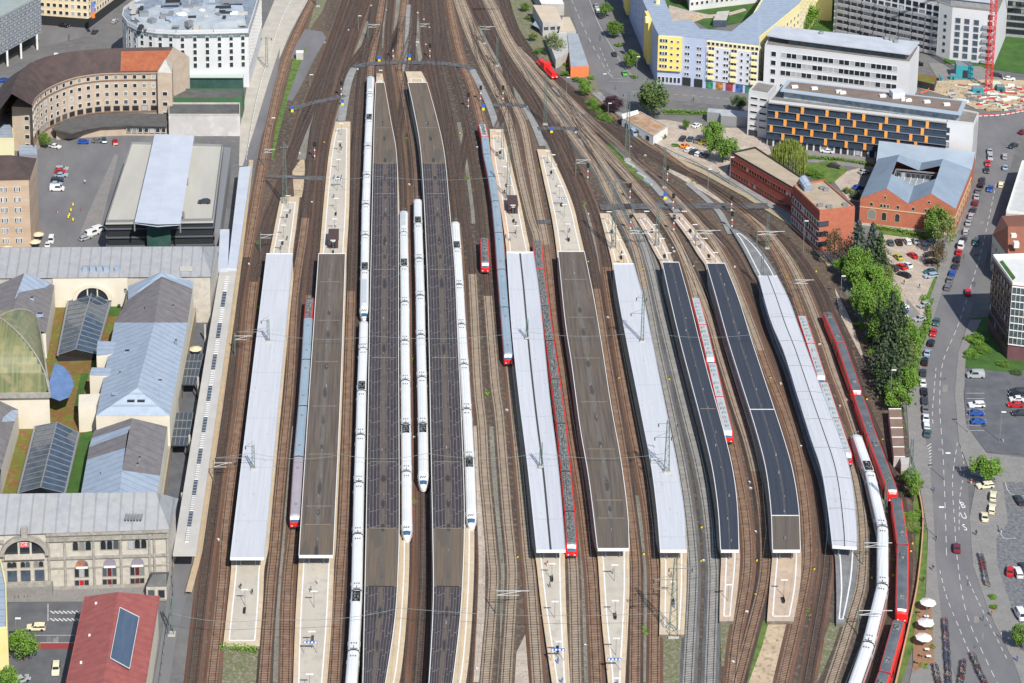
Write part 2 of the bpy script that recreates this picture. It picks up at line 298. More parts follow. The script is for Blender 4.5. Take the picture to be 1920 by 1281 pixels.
# ---------------------------------------------------------------- canopies and platforms
def uvmat(name, base, base2, seam=None, stain=None, centre=None, dark=None, bw=.2, bh=6.0, rough=.85, streak=True, cw=.10, seamw=.012, patch=None):
    m = bpy.data.materials.new(name); m.use_nodes = True; n = m.node_tree.nodes; l = m.node_tree.links
    b = n['Principled BSDF']; b.inputs['Roughness'].default_value = rough
    tc = n.new('ShaderNodeUVMap'); sep = n.new('ShaderNodeSeparateXYZ'); l.new(tc.outputs[0], sep.inputs[0])
    def math_(op, a, bb=None, c=None):
        q = n.new('ShaderNodeMath'); q.operation = op
        for i, x in enumerate((a, bb, c)):
            if x is None: continue
            if isinstance(x, (int, float)): q.inputs[i].default_value = x
            else: l.new(x, q.inputs[i])
        return q.outputs[0]
    def noise(vec, sc_, det=3):
        q = n.new('ShaderNodeTexNoise'); q.inputs['Scale'].default_value = sc_; q.inputs['Detail'].default_value = det; l.new(vec, q.inputs[0]); return q.outputs[0]
    def comb(x, y):
        q = n.new('ShaderNodeCombineXYZ'); l.new(x, q.inputs[0]) if not isinstance(x, float) else None; l.new(y, q.inputs[1]); return q.outputs[0]
    def ramp(f, a, bb):
        q = n.new('ShaderNodeMapRange'); l.new(f, q.inputs[0]); q.inputs[1].default_value = a; q.inputs[2].default_value = bb; q.interpolation_type = 'SMOOTHSTEP'; return q.outputs[0]
    def mix(f, a, bb):
        q = n.new('ShaderNodeMixRGB')
        l.new(f, q.inputs[0]); 
        for i, x in ((1, a), (2, bb)):
            if isinstance(x, tuple): q.inputs[i].default_value = (*x, 1)
            else: l.new(x, q.inputs[i])
        return q.outputs[0]
    u, v = sep.outputs[0], sep.outputs[1]
    col = mix(ramp(noise(comb(math_('MULTIPLY', u, 14.0), math_('MULTIPLY', v, .05)), 1.0, 6), .3, .7), base, base2)
    if patch: col = mix(ramp(noise(comb(math_('MULTIPLY', u, 2.0), math_('MULTIPLY', v, .045)), 1.0, 2), .56, .60), col, patch)
    if seam:
        jit = noise(comb(math_('MULTIPLY', u, 3.0), math_('MULTIPLY', v, .08)), 1.0, 1)
        uu = math_('ADD', u, math_('MULTIPLY', jit, .03))
        fx = math_('ABSOLUTE', math_('SUBTRACT', math_('FRACT', math_('DIVIDE', uu, bw)), .5))
        s1 = math_('GREATER_THAN', fx, .5 - seamw / bw)
        col_id = math_('FLOOR', math_('DIVIDE', uu, bw)); off = math_('MULTIPLY', math_('FRACT', math_('MULTIPLY', math_('SINE', math_('MULTIPLY', col_id, 12.99)), 437.5)), bh)
        fy = math_('ABSOLUTE', math_('SUBTRACT', math_('FRACT', math_('DIVIDE', math_('ADD', v, off), bh)), .5))
        s2 = math_('GREATER_THAN', fy, .5 - .16 / bh)
        wob = ramp(noise(comb(math_('MULTIPLY', u, 9.0), math_('MULTIPLY', v, .35)), 1.0, 3), .35, .55)
        col = mix(math_('MULTIPLY', math_('MAXIMUM', s1, s2), math_('ADD', .5, math_('MULTIPLY', wob, .5))), col, seam)
    if stain: col = mix(math_('MULTIPLY', ramp(noise(comb(math_('MULTIPLY', u, 5.0), math_('MULTIPLY', v, .5)), 1.0, 6), .62, .74), .6), col, stain)
    if centre:
        nn = noise(comb(0.0, math_('MULTIPLY', v, .16)), 1.0, 3)
        wdt = math_('MULTIPLY', nn, cw * 2.0); du = math_('ABSOLUTE', math_('SUBTRACT', u, .5))
        du = math_('ADD', du, math_('MULTIPLY', math_('SUBTRACT', noise(comb(math_('MULTIPLY', u, 12.0), math_('MULTIPLY', v, .6)), 1.0, 3), .5), .09))
        col = mix(math_('MULTIPLY', math_('SUBTRACT', 1.0, ramp(math_('SUBTRACT', du, wdt), -.03, .03)), .8), col, centre)
    if dark:
        ph = math_('SUBTRACT', math_('FRACT', math_('DIVIDE', math_('ADD', v, math_('MULTIPLY', noise(comb(0.0, math_('MULTIPLY', v, .03)), 1.0, 1), 30.0)), 16.0)), .5)
        rr = math_('SQRT', math_('ADD', math_('MULTIPLY', math_('MULTIPLY', ph, 3.4), math_('MULTIPLY', ph, 3.4)), math_('POWER', math_('MULTIPLY', math_('SUBTRACT', u, .5), 9.0), 2.0)))
        rr = math_('ADD', rr, math_('MULTIPLY', noise(comb(math_('MULTIPLY', u, 10.0), math_('MULTIPLY', v, .5)), 1.0, 4), .5))
        gate = ramp(noise(comb(0.0, math_('MULTIPLY', v, .022)), 1.0, 1), .42, .50)
        col = mix(math_('MULTIPLY', math_('MULTIPLY', math_('SUBTRACT', 1.0, ramp(rr, .62, .95)), gate), .85), col, dark)
    l.new(col, b.inputs['Base Color']); return m
c_dark = uvmat('canopy_dark_panels', (.030, .026, .036), (.054, .046, .052), (.155, .14, .13), None, (.12, .096, .078), (.022, .024, .034), .105, 7.5, seamw=.010, cw=.085)
c_brown = uvmat('canopy_brown_felt', (.080, .064, .054), (.135, .110, .090), None, None, (.135, .125, .112), (.045, .042, .046), cw=.06, patch=(.108, .086, .066))
c_tan = uvmat('canopy_tan_felt', (.112, .086, .064), (.150, .118, .088), None, None, (.10, .092, .08), (.032, .032, .036), cw=.07, patch=(.10, .085, .07))
c_white = uvmat('canopy_pale_metal', (.47, .49, .53), (.525, .545, .585), (.40, .42, .46), (.30, .28, .26), None, None, 2.0, 26.0, .6, seamw=.003)
c_slate = uvmat('canopy_slate_felt', (.026, .034, .052), (.038, .047, .067), None, None, (.095, .092, .09), None, cw=.03)
c_tanold = uvmat('canopy_slate_end', (.098, .082, .066), (.13, .11, .09), None, None, (.08, .075, .075), None, cw=.04)
m_deck = mat('platform_paving', (.50, .395, .265), (.58, .475, .34), .25, .9, c3=(.46, .38, .28), s3=.6, stretch=(1, .4, 1))
m_deckin = mat('platform_inner_paving', (.44, .40, .335), (.51, .47, .40), .12, .9, c3=(.40, .37, .32), s3=.5, stretch=(1, .25, 1))
m_deckg = mat('platform_asphalt', (.15, .155, .165), (.22, .225, .23), .3, .9)
m_deckp = mat('platform_pink', (.44, .33, .24), (.52, .41, .31), .2, .9, c3=(.38, .32, .26), s3=.7)
m_edge = mat('platform_wall', (.20, .18, .15), (.11, .10, .09), .6, .9)
ZC, ZP = 5.0, 1.0
def two_edges(Ls, Rs, z, n):
    Lw = smooth_line([p.xy for p in wl(Ls, z)], 2.0); Rw = smooth_line([p.xy for p in wl(Rs, z)], 2.0)
    return resample(Lw, 1e9 if n < 1 else (sum((a - b).length for a, b in zip(Lw, Lw[1:])) / n)), resample(Rw, sum((a - b).length for a, b in zip(Rw, Rw[1:])) / n)
CAN = [ # key, left edge, right edge, [(material, from y, to y)], label, ridge gap
 ('W1', '500,476 466,760 432,1047', '549,476 522,760 495,1047', [(c_white, 0)], 'pale flat canopy roof with rust streaks nearest the station concourse', 0),
 ('B1', '598,476 581,730 561,1043', '647,476 638,730 624,1043', [(c_brown, 0), (c_tan, 985)], 'short brown felt canopy roof right of the blue and red push-pull train', 0),
 ('L1', '705,155 702,230 698,400 692,700 687,1000 681,1281 679,1350', '720,155 733,230 743,290 746,400 747,700 748,960 746,1060 740,1160 722,1281 708,1350', [(c_tan, 0), (c_dark, 305), (c_tan, 985), (c_dark, 1113)], 'very long dark panelled canopy roof between two white express trains', 0),
 ('L2', '765,155 775,200 790,290 800,470 805,640 808,800 812,1000 813,1130 805,1281 798,1350', '800,155 818,220 833,290 843,400 852,500 858,640 865,800 870,950 868,1060 862,1160 848,1281 836,1350', [(c_tan, 0), (c_dark, 305), (c_tan, 985), (c_dark, 1113)], 'very long dark panelled canopy roof left of the outermost white express train', 0),
 ('W2', '950,473 960,620 975,760 990,880 1006,1033', '1000,473 1012,560 1030,740 1047,880 1060,1033', [(c_white, 0)], 'white canopy roof split lengthways by a dark gutter', 1),
 ('B2', '1047,472 1060,600 1072,680 1088,800 1105,900 1121,1030', '1095,472 1113,560 1128,650 1145,760 1163,860 1176,960 1179,1030', [(c_brown, 0), (c_tanold, 975)], 'brown canopy roof stained yellow along its right edge', 0),
 ('W3', '1150,495 1160,560 1175,640 1191,720 1207,800 1222,880 1232,960 1238,1033', '1188,495 1206,560 1223,640 1239,720 1255,800 1271,880 1283,960 1287,1033', [(c_white, 0)], 'narrow plain white canopy roof with a lattice mast rising through it', 0),
 ('D1', '1242,492 1257,560 1276,640 1297,720 1318,800 1336,877 1347,955 1352,1033', '1272,492 1291,560 1311,640 1333,725 1356,808 1373,880 1382,950 1385,1033', [(c_slate, 0)], 'slate blue canopy roof all one colour left of the short red railcar', 0),
 ('D2', '1325,494 1344,560 1366,640 1391,720 1416,800 1436,877 1446,955 1449,1033', '1358,494 1384,560 1409,640 1437,725 1465,810 1485,880 1497,955 1500,1033', [(c_slate, 0), (c_tanold, 962)], 'slate blue canopy roof ending in a brown section', 0),
 ('W4', '1422,518 1445,600 1470,660 1495,740 1520,820 1540,880 1552,950 1561,1025', '1457,518 1478,560 1500,620 1525,690 1555,770 1585,850 1600,920 1607,1000 1606,1028', [(c_white, 0)], 'white curved canopy roof with cross seams on the rightmost platform', 2)]
m_fascia = mat('canopy_fascia', (.74, .74, .72), rough=.6)
m_pillar = mat('canopy_pillar', (.20, .22, .23), rough=.6)
m_gutter = mat('gutter_dark', (.045, .05, .05), rough=.8)
CE = {}
m_seam = mat('roof_joint_band', (.22, .19, .155), (.16, .135, .11), .8)
for key, Ls, Rs, secs, lab, ridge in CAN:
    n = 60
    Lw, Rw = two_edges(Ls, Rs, ZC, n); n = len(Lw) - 1; Rw = resample(Rw, sum((a - b).length for a, b in zip(Rw, Rw[1:])) / n)[:n + 1]
    CE[key] = (Lw, Rw)
    base = (Lw[-1] + Rw[-1]) / 2
    T = thing('platform_canopy', lab, 'canopy', (base.x, base.y, ZP)); rb = MB(); v = 0
    bnd = []
    for _, yb in secs: bnd.append(1e9 if yb == 0 else at(CX, yb, ZC).y)
    def sec(y):
        k = 0
        for i, b in enumerate(bnd):
            if y < b: k = i
        return k
    white = secs[0][0] is c_white
    cuts = []
    for i in range(n):
        a, b, c, d = Lw[i], Rw[i], Rw[i + 1], Lw[i + 1]; st = ((a + b) / 2 - (c + d) / 2).length; k = sec((a.y + d.y) / 2)
        if i and k != sec((Lw[i - 1].y + a.y) / 2): cuts.append(i)
        if ridge:
            m0, m1 = (a + b) / 2, (c + d) / 2; zr = ZC - .35 if ridge == 1 else ZC + .3
            rb.add([(a.x, a.y, ZC), (m0.x, m0.y, zr), (m1.x, m1.y, zr), (d.x, d.y, ZC)], [(0, 3, 2, 1)], k, [[(0, v), (0, v + st), (.5, v + st), (.5, v)]])
            rb.add([(m0.x, m0.y, zr), (b.x, b.y, ZC), (c.x, c.y, ZC), (m1.x, m1.y, zr)], [(0, 3, 2, 1)], k, [[(.5, v), (.5, v + st), (1, v + st), (1, v)]])
        else: rb.add([(a.x, a.y, ZC), (b.x, b.y, ZC), (c.x, c.y, ZC), (d.x, d.y, ZC)], [(0, 3, 2, 1)], k, [[(0, v), (0, v + st), (1, v + st), (1, v)]])
        rb.add([(a.x, a.y, ZC - .4), (b.x, b.y, ZC - .4), (c.x, c.y, ZC - .4), (d.x, d.y, ZC - .4)], [(0, 1, 2, 3)], len(secs))
        v += st
    rb.build('roof', [s[0] for s in secs] + [m_pillar], T)
    top = .18
    for E, sg in ((Lw, 1), (Rw, -1)):
        fb = MB(); tt = .16 if not white else .07
        # far end first in list -> line runs towards the camera, left edge lies on its right hand
        strip(fb, E, tt * -sg, 0, ZC + top, 0) if sg < 0 else strip(fb, E, 0, -tt, ZC + top, 0)
        strip(fb, E, -tt * sg, -tt * sg, ZC - .5, 0, ZC + top) if sg > 0 else strip(fb, E, -tt * sg, -tt * sg, ZC + top, 0, ZC - .5)
        strip(fb, E, 0, 0, ZC + top, 0, ZC - .1) if sg > 0 else strip(fb, E, 0, 0, ZC - .1, 0, ZC + top)
        fb.build('fascia', m_fascia if not white else mat('pale_metal_edge', (.62, .66, .72), rough=.5), T)
    for e in (0, -1):
        a, b = Lw[e], Rw[e]; c = (a + b) / 2; d = b - a; eb = MB()
        eb.box((c.x, c.y, ZC - .1), (d.length + .1, .22, .75 if e == -1 else .5), math.atan2(d.y, d.x)); eb.build('end_fascia', m_fascia, T)
    if secs[0][0] in (c_tan, c_brown, c_slate):
        for i in (cuts + [i for i in range(7, n, 9) if secs[0][0] is not c_slate or i == 34]):
            a, b = Lw[i], Rw[i]; c = (a + b) / 2; d = b - a; eb = MB()
            eb.box((c.x, c.y, ZC + .05), (d.length * (1 if key in 'D2' else .8), .22, .12), math.atan2(d.y, d.x)); eb.build('expansion_joint', m_fascia if key == 'D2' else m_seam, T)
    if ridge:
        mid = [(a + b) / 2 for a, b in zip(Lw, Rw)]; gb = MB(); zz = ZC + (.33 if ridge == 2 else -.30)
        strip(gb, mid, .26 if ridge == 1 else .12, -.26 if ridge == 1 else -.12, zz); gb.build('gutter', m_gutter, T)
        if ridge == 2:
            for i in range(5, n, 6):
                a, b = Lw[i], Rw[i]; c = (a + b) / 2; d = (b - a) / 2; eb = MB()
                for q in (-1, 1):
                    p0 = Vector((c.x, c.y, ZC + .36)); p1 = Vector((c.x + q * d.x, c.y + q * d.y, ZC + .06)); eb.bar(p0, p1, .07)
                eb.build('seam_rib', m_grey, T)
    wmin = min((a - b).length for a, b in zip(Lw, Rw))
    for i in range(1, n, 2):                      # pillars with cross arms carrying the roof
        c = (Lw[i] + Rw[i]) / 2; d = Rw[i] - Lw[i]; u = d.normalized(); pb = MB()
        for q in ((-.22, .22) if d.length > 6 else (0,)):
            p = c + d * q; pb.box((p.x, p.y, (ZC - .4 + ZP) / 2), (.28, .28, ZC - .4 - ZP), math.atan2(u.y, u.x))
        pb.box((c.x, c.y, ZC - .5), (d.length * .9, .2, .2), math.atan2(u.y, u.x)); pb.build('pillar', m_pillar, T)
    vb = None
    if not white:                                  # small roof vents down the middle
        for i in range(2, n, 4):
            c = (Lw[i] + Rw[i]) / 2 + Vector((random.uniform(-.5, .5), random.uniform(-3, 3))); sc_ = random.uniform(.4, .85); vb = MB(); vb.cone((c.x, c.y), .34 * sc_, .26 * sc_, ZC, ZC + .7 * sc_, 8); vb.build('roof_vent', m_seam if i % 3 else m_grey, T)

# platforms: far part, canopied part, near part
PLAT = [
 ('W1', '526,370 516,420 505,476', '562,368 556,420 549,476', '434,1060 427,1130 418,1212', '496,1060 493,1130 487,1212', m_deckin, 'pale platform nearest the concourse, its near end squared off above a weedy patch', 1),
 ('B1', '629,228 617,285 607,380 599,476', '657,228 655,380 650,476', '560,1055 553,1180 546,1400', '627,1050 621,1180 604,1400', m_deckin, 'long pale platform carrying the short brown canopy', 0),
 ('L1', '706,138 705,155', '717,138 720,155', '678,1360 674,1400', '716,1360 700,1400', m_deck, 'platform beneath the dark canopy between two white express trains', 0),
 ('L2', '760,134 765,155', '790,134 800,155', '797,1360 790,1400', '844,1360 830,1400', m_deck, 'platform beneath the dark canopy left of the outermost white express train', 0),
 ('W2', '918,242 922,300 940,400 950,476', '943,242 957,300 977,385 988,440 996,476', '1004,1042 1015,1140 1035,1281 1052,1400', '1059,1042 1062,1150 1069,1281 1073,1400', m_deckin, 'pale platform with the dark brown shed and the split white canopy', 0),
 ('B2', '1007,280 1020,340 1035,410 1044,474', '1028,280 1053,330 1075,385 1088,440 1096,474', '1120,1038 1128,1160 1140,1281 1150,1400', '1180,1038 1180,1120 1172,1281 1165,1400', m_deckin, 'pale tapering platform carrying the yellow-stained brown canopy', 0),
 ('W3', '1124,400 1137,450 1148,497', '1143,400 1163,440 1188,497', '1238,1040 1238,1100 1236,1190', '1288,1040 1287,1110 1283,1190', m_deck, 'tan platform with the tall lattice mast on its near end', 1),
 ('D1', '1186,400 1206,432 1228,475 1240,497', '1209,400 1240,440 1264,494', '1352,1040 1350,1100 1349,1165', '1388,1040 1384,1100 1375,1165', m_deckp, 'pinkish platform under the all-blue slate canopy', 1),
 ('D2', '1254,400 1285,440 1310,480 1324,500', '1278,400 1312,440 1345,480 1358,496', '1448,1040 1443,1100 1438,1165', '1503,1040 1500,1100 1488,1165', m_deckp, 'pinkish platform under the slate canopy with the brown end', 1),
 ('W4', '1369,428 1390,462 1412,505 1424,530', '1380,430 1412,452 1440,487 1460,522', '1564,1032 1568,1100 1568,1170', '1609,1032 1603,1100 1583,1170', m_deckg, 'grey asphalt platform under the rightmost white curved canopy', 1)]
PE = {}
for key, fl, fr, nl, nr, dm, lab, endline in PLAT:
    Lw, Rw = CE[key]
    def off(E, sg):
        N = normals(E); return [p - nn * sg * .5 for p, nn in zip(E, N)]
    Lc = off(Lw, 1)[3:-2:6]; Rc = off(Rw, -1)[3:-2:6]
    if key in ('L1', 'L2'):
        ex = 2.2                                  # strip of platform seen right of the canopy near the camera
        Rc2 = []
        for p in Rc: t = max(0, min(1, (700 - p.y) / 120)); Rc2.append(p + Vector((ex * t, 0)))
        Rc = Rc2
    Lp = smooth_line([p.xy for p in wl(fl, ZP)] + Lc + [p.xy for p in wl(nl, ZP)], 4.0)
    Rp = smooth_line([p.xy for p in wl(fr, ZP)] + Rc + [p.xy for p in wl(nr, ZP)], 4.0)
    n = 110; Lp = resample(Lp, sum((a - b).length for a, b in zip(Lp, Lp[1:])) / n)[:n + 1]; Rp = resample(Rp, sum((a - b).length for a, b in zip(Rp, Rp[1:])) / n)[:n + 1]
    n = min(len(Lp), len(Rp)) - 1; PE[key] = (Lp, Rp)
    b0 = (Lp[-1] + Rp[-1]) / 2; T = thing('station_platform', lab, 'platform', (b0.x, b0.y, 0)); mb = MB()
    vs = []
    for a, b in zip(Lp, Rp): vs += [(a.x, a.y, ZP), (b.x, b.y, ZP), (a.x, a.y, 0), (b.x, b.y, 0)]
    fs = []; mi = []
    for i in range(n):
        k = 4 * i; fs += [(k, k + 4, k + 5, k + 1), (k + 2, k + 6, k + 4, k), (k + 1, k + 5, k + 7, k + 3)]; mi += [0, 1, 1]
    fs += [(0, 1, 3, 2), (4 * n + 1, 4 * n, 4 * n + 2, 4 * n + 3)]; mi += [1, 1]
    edge_m = {'W4': m_deckg, 'D1': m_deckp, 'D2': m_deckp}.get(key, m_deck)
    mb.add(vs, fs, mi); mb.build('deck', [edge_m, m_edge], T)
    ib = MB(); il = []; ir = []
    for a, b in zip(Lp, Rp):
        w_ = (b - a).length; q = min(1.3 / w_, .3); il.append(a.lerp(b, q)); ir.append(b.lerp(a, q))
    vs = []
    for a, b in zip(il, ir): vs += [(a.x, a.y, ZP + .012), (b.x, b.y, ZP + .012)]
    ib.add(vs[4:-2], [(2 * i, 2 * i + 2, 2 * i + 3, 2 * i + 1) for i in range(n - 3)]); ib.build('inner_paving', dm, T)
    for E, s_ in ((il, 1), (ir, -1)):
        lb = MB(); strip(lb, E[2:-1], .17, -.17, ZP + .03); lb.build('edge_line', m_white, T)
    for i in (2, n - 1):
        lb = MB(); a, b = il[i], ir[i]; c = (a + b) / 2; d = b - a; lb.box((c.x, c.y, ZP + .02), (d.length, .34, .03), math.atan2(d.y, d.x)); lb.build('end_line', m_white, T)

# ---------------------------------------------------------------- trains
def rot2(p, a): return Vector((p.x * math.cos(a) - p.y * math.sin(a), p.x * math.sin(a) + p.y * math.cos(a)))
PROF = [(-1.0, .55), (-1.0, 1.1), (-1.0, 2.3), (-.97, 3.0), (-.84, 3.55), (-.55, 3.85), (0, 3.95), (.55, 3.85), (.84, 3.55), (.97, 3.0), (1.0, 2.3), (1.0, 1.1), (1.0, .55)]
PROFR = [(-1.0, .55), (-1.0, 1.1), (-1.0, 2.3), (-.99, 3.05), (-.92, 3.55), (-.74, 3.86), (0, 3.95), (.74, 3.86), (.92, 3.55), (.99, 3.05), (1.0, 2.3), (1.0, 1.1), (1.0, .55)]
def car_mesh(L, W, nose0, nose1, kind):
    PROF = globals()['PROF'] if kind == 'low' else PROFR
    """lofted body along local y from -L/2 (front) to L/2; faces 0 side,1 roof,2 window band,3 end,4 windscreen"""
    st = []
    def end(nz, sg):
        if nz == 'ice': return [(.25, .10, 1.3), (.5, .35, 1.7), (1.1, .62, 2.3), (2.0, .82, 3.0), (3.2, .95, 3.6), (5, 1, 3.95)]
        if nz == 'round': return [(0, .72, 3.0), (.35, .86, 3.5), (.9, .95, 3.85), (1.6, 1, 3.95)]
        if nz == 'slant': return [(0, .86, 2.3), (.35, .92, 2.9), (.9, .97, 3.6), (1.3, 1, 3.95)]
        return [(0, .96, 3.9), (.15, 1, 3.95)]
    a = [(-L / 2 + d, w, h) for d, w, h in end(nose0, -1)]; b = [(L / 2 - d, w, h) for d, w, h in end(nose1, 1)][::-1]
    st = a + [(0, 1, 3.95)] + b
    vs = []; mb = MB(); np_ = len(PROF)
    for y, w, h in st:
        for x, z in PROF: vs.append((x * W / 2 * w, y, .55 + (z - .55) * (h - .55) / 3.4))
    fs = []; mi = []
    for i in range(len(st) - 1):
        front = (i < len(a) - 1 and nose0) or (i >= len(a) and nose1)
        for j in range(np_ - 1):
            k = i * np_ + j; fs.append((k + 1, k, k + np_, k + np_ + 1))
            roof = 3 <= j <= 8 if kind == 'low' else (4 <= j <= 7 if kind == 'wide' else 5 <= j <= 6)
            m_ = 1 if roof else (2 if j in (2, 9) and not front else 0)
            if roof:
                nose = nose0 if i < len(a) - 1 else (nose1 if i >= len(a) else None)
                idx = i if i < len(a) - 1 else (len(st) - 2 - i)
                if nose == 'ice': m_ = 4 if idx in (2,) and 4 <= j <= 7 else 1
                elif nose == 'round': m_ = 0 if idx < 1 else (5 if idx < 2 else 1)
                elif nose == 'slant': m_ = 4 if idx == 0 else (5 if idx == 1 else 1)
            mi.append(m_)
    fs.append(tuple(range(np_))); mi.append(3); fs.append(tuple(range(len(vs) - 1, len(vs) - 1 - np_, -1))); mi.append(3)
    mb.add(vs, fs, mi); return mb
def place(mb, c, ang):
    r = MB(); r.f = mb.f; r.m = mb.m; r.uv = mb.uv; ca, sa = math.cos(ang), math.sin(ang)
    r.v = [(c.x + x * ca - y * sa, c.y + x * sa + y * ca, z + .30) for x, y, z in mb.v]; return r
tm = dict(white=mat('express_white', (.72, .73, .735), (.66, .67, .68), .3, .35), whiteroof=mat('express_roof_white', (.70, .715, .72), (.64, .66, .67), .2, .4), sroof=mat('express_roof_grey', (.50, .55, .59), (.42, .47, .50), .2, .45),
          broof=mat('coach_roof_bluegrey', (.24, .32, .39), (.29, .37, .44), .1, .5), proof=mat('coach_roof_pinkgrey', (.32, .29, .33), (.37, .34, .37), .1, .5), droof=mat('railcar_roof_grey', (.085, .10, .115), (.14, .155, .17), .3, .45),
          lroof=mat('railcar_roof_light', (.36, .42, .44), (.45, .50, .52), .4, .5), eroof=mat('emu_roof_dark', (.10, .11, .11), (.17, .18, .18), .5, .6), band=mat('train_window_band', (.02, .022, .028), rough=.15, spec=.7), screen=mat('windscreen', (.03, .10, .19), rough=.08, spec=1.0),
          cap=mat('cab_roof_white', (.72, .73, .74), rough=.4), eq=mat('roof_equipment', (.055, .06, .06), (.24, .26, .25), 1.8, .7, lo=.45, hi=.55), eql=mat('roof_equipment_light', (.42, .46, .46), (.22, .24, .24), 1.6, .6), rub=m_black)
def pantograph(mb, y, W):
    for x in (-.7, .7):
        mb.bar((x, y - 1, 4.0), (x * .4, y + .6, 4.5), .05); mb.bar((x * .4, y + .6, 4.5), (x * .9, y - .5, 5.0), .04)
    mb.bar((-.9, y - .5, 5.0), (.9, y - .5, 5.0), .06); mb.bar((-.8, y - 1, 4.0), (.8, y - 1, 4.0), .06)
def train(label, cat, joints, style, n0=None, n1=None, special={}, zr=3.9, name='train', W=2.95, roofs=None):
    """joints: far to near; car i spans joints i..i+1. n1 is the nose on the near end, n0 on the far end"""
    J = [p.xy for p in wl(joints, zr)]; T = thing(name, label, cat, (J[-1].x, J[-1].y, .3)); nc = len(J) - 1
    for i in range(nc):
        a, b = J[i], J[i + 1]; c = (a + b) / 2; d = a - b; ang = math.atan2(d.y, d.x) - math.pi / 2; Ln = d.length - .5
        sp = special.get(i, ''); roof = {'ice': 'whiteroof', 'red': 'broof', 'dred': 'droof', 'lred': 'lroof', 'emu': 'eroof'}[style]
        side = 'white' if style == 'ice' else None
        if roofs and i in roofs: roof = roofs[i]
        sm_ = tm['white'] if side else m_red
        nz0 = n1 if i == nc - 1 else None; nz1 = n0 if i == 0 else None
        body = place(car_mesh(Ln, W, nz0, nz1, 'low' if style == 'ice' else ('wide' if style == 'red' and 'L' not in sp else 'x')), c, ang).build('carriage', [sm_, tm[roof], tm['band'], sm_ if (nz0 or nz1) else tm['rub'], tm['screen'], tm['cap'] if style != 'ice' else tm['white']], T)
        ub = MB(); ub.box((0, 0, .55), (W * .86, Ln * .92, .7)); place(ub, c, ang).build('bogies', m_dark, body)
        if i < nc - 1:
            gb = MB(); gb.box((0, -Ln / 2 - .25, 2.1), (W * .82, .55, 3.1)); place(gb, c, ang).build('gangway', tm['rub'], body)
            if style == 'ice':
                for e in (-1,):
                    rb = MB(); rb.bar((-.9, -Ln / 2 + .1, 3.98), (.9, -Ln / 2 + .1, 3.98), .09); rb.bar((0, -Ln / 2 + .1, 3.98), (0, -Ln / 2 + 1.0, 4.12), .08); place(rb, c, ang).build('roof_cable', m_dark, body)
        eq = MB(); k = 0
        rnd = random.Random(i * 13 + len(label))
        if style == 'ice':
            for e in (-1, 1):
                for x in (-.55, 0, .55): eq.box((x, e * (Ln / 2 - 2.2), 3.95), (.28, .5, .12))
            if 'p' in sp:
                ee = -1 if 'n' in sp else 1; y0 = ee * (Ln / 2 - 2.6 - (0 if not (nz0 or nz1) else 0))
                wb = MB(); wb.box((0, y0, 3.92), (1.9, 4.2, .2)); place(wb, c, ang).build('pantograph_well', tm['rub'], body)
                pb = MB(); pantograph(pb, y0, W)
                for q in range(8): pb.box((rnd.uniform(-.7, .7), y0 + rnd.uniform(-1.8, 1.8), 4.1), (.3, .4, .3))
                place(pb, c, ang).build('pantograph', tm['eq'], body)
            if 'g' in sp:
                gg = MB(); gg.box((0, 0, 3.97), (1.3, Ln * .55, .14)); place(gg, c, ang).build('roof_panel', tm['sroof'], body)
        if style == 'red' and 'L' not in sp:
            for x in (-.75, .75): eq.box((x, 0, 3.86), (.05, Ln * .96, .06))
            for y in (-Ln * .3, Ln * .3): eq.box((0, y, 3.96), (.7, .9, .1))
        if style in ('dred', 'lred') or 'L' in sp or style == 'emu':
            dens = {'dred': 3, 'lred': 7}.get(style, 26 if style == 'emu' else 14)
            y = -Ln / 2 + (2.2 if nz0 else .8); stop = Ln / 2 - (2.2 if nz1 else .8); stepy = (stop - y) / dens
            if style == 'emu':
                for q in range(dens):
                    yy = y + (q + .5) * stepy
                    for x in (-.62, 0, .62):
                        if rnd.random() < .75: eq.box((x + rnd.uniform(-.1, .1), yy, 4.0), (rnd.uniform(.3, .6), stepy * rnd.uniform(.4, .8), rnd.uniform(.2, .5)))
            elif style == 'dred':
                if rnd.random() < .5 or 'p' in sp: eq.box((0, Ln * .32, 3.98), (1.4, 2.6, .25)); pantograph(eq, Ln * .32, W)
                eq.box((0, -Ln * .30, 3.97), (1.1, 2.0, .16))
            else:
                for q in range(dens):
                    yy = y + (q + .5) * stepy; 
                    if rnd.random() < .8: eq.box((rnd.uniform(-.15, .15), yy, 4.02), (rnd.uniform(.6, 1.5), stepy * rnd.uniform(.35, .7), rnd.uniform(.15, .4)))
            if 'L' in sp: pantograph(eq, Ln * .33, W); pantograph(eq, -Ln * .33, W)
        em = tm['eql'] if style == 'lred' else (tm['eq'] if style != 'red' or 'L' in sp else m_grey)
        if eq.v:
            pe = place(eq, c, ang)
            for q0 in range(0, len(pe.v), 8):
                fr = [(f, m_) for f, m_ in zip(pe.f, pe.m) if q0 <= f[0] < q0 + 8]; one = MB(); one.add(pe.v[q0:q0 + 8], [tuple(a - q0 for a in f) for f, _ in fr]); one.build('roof_equipment', em, body)
        for x in (-1, 1):                      # doors on both sides
            for y in (-Ln * .36, Ln * .36): db = MB(); db.box((x * W / 2, y, 1.9), (.06, 1.3, 2.2)); place(db, c, ang).build('door', tm['band'] if style != 'ice' else tm['sroof'], body)
            if style == 'ice': rb = MB(); rb.box((x * (W / 2 + .01), 0, 1.35), (.05, Ln * .8, .22)); place(rb, c, ang).build('red_stripe', m_red, body)
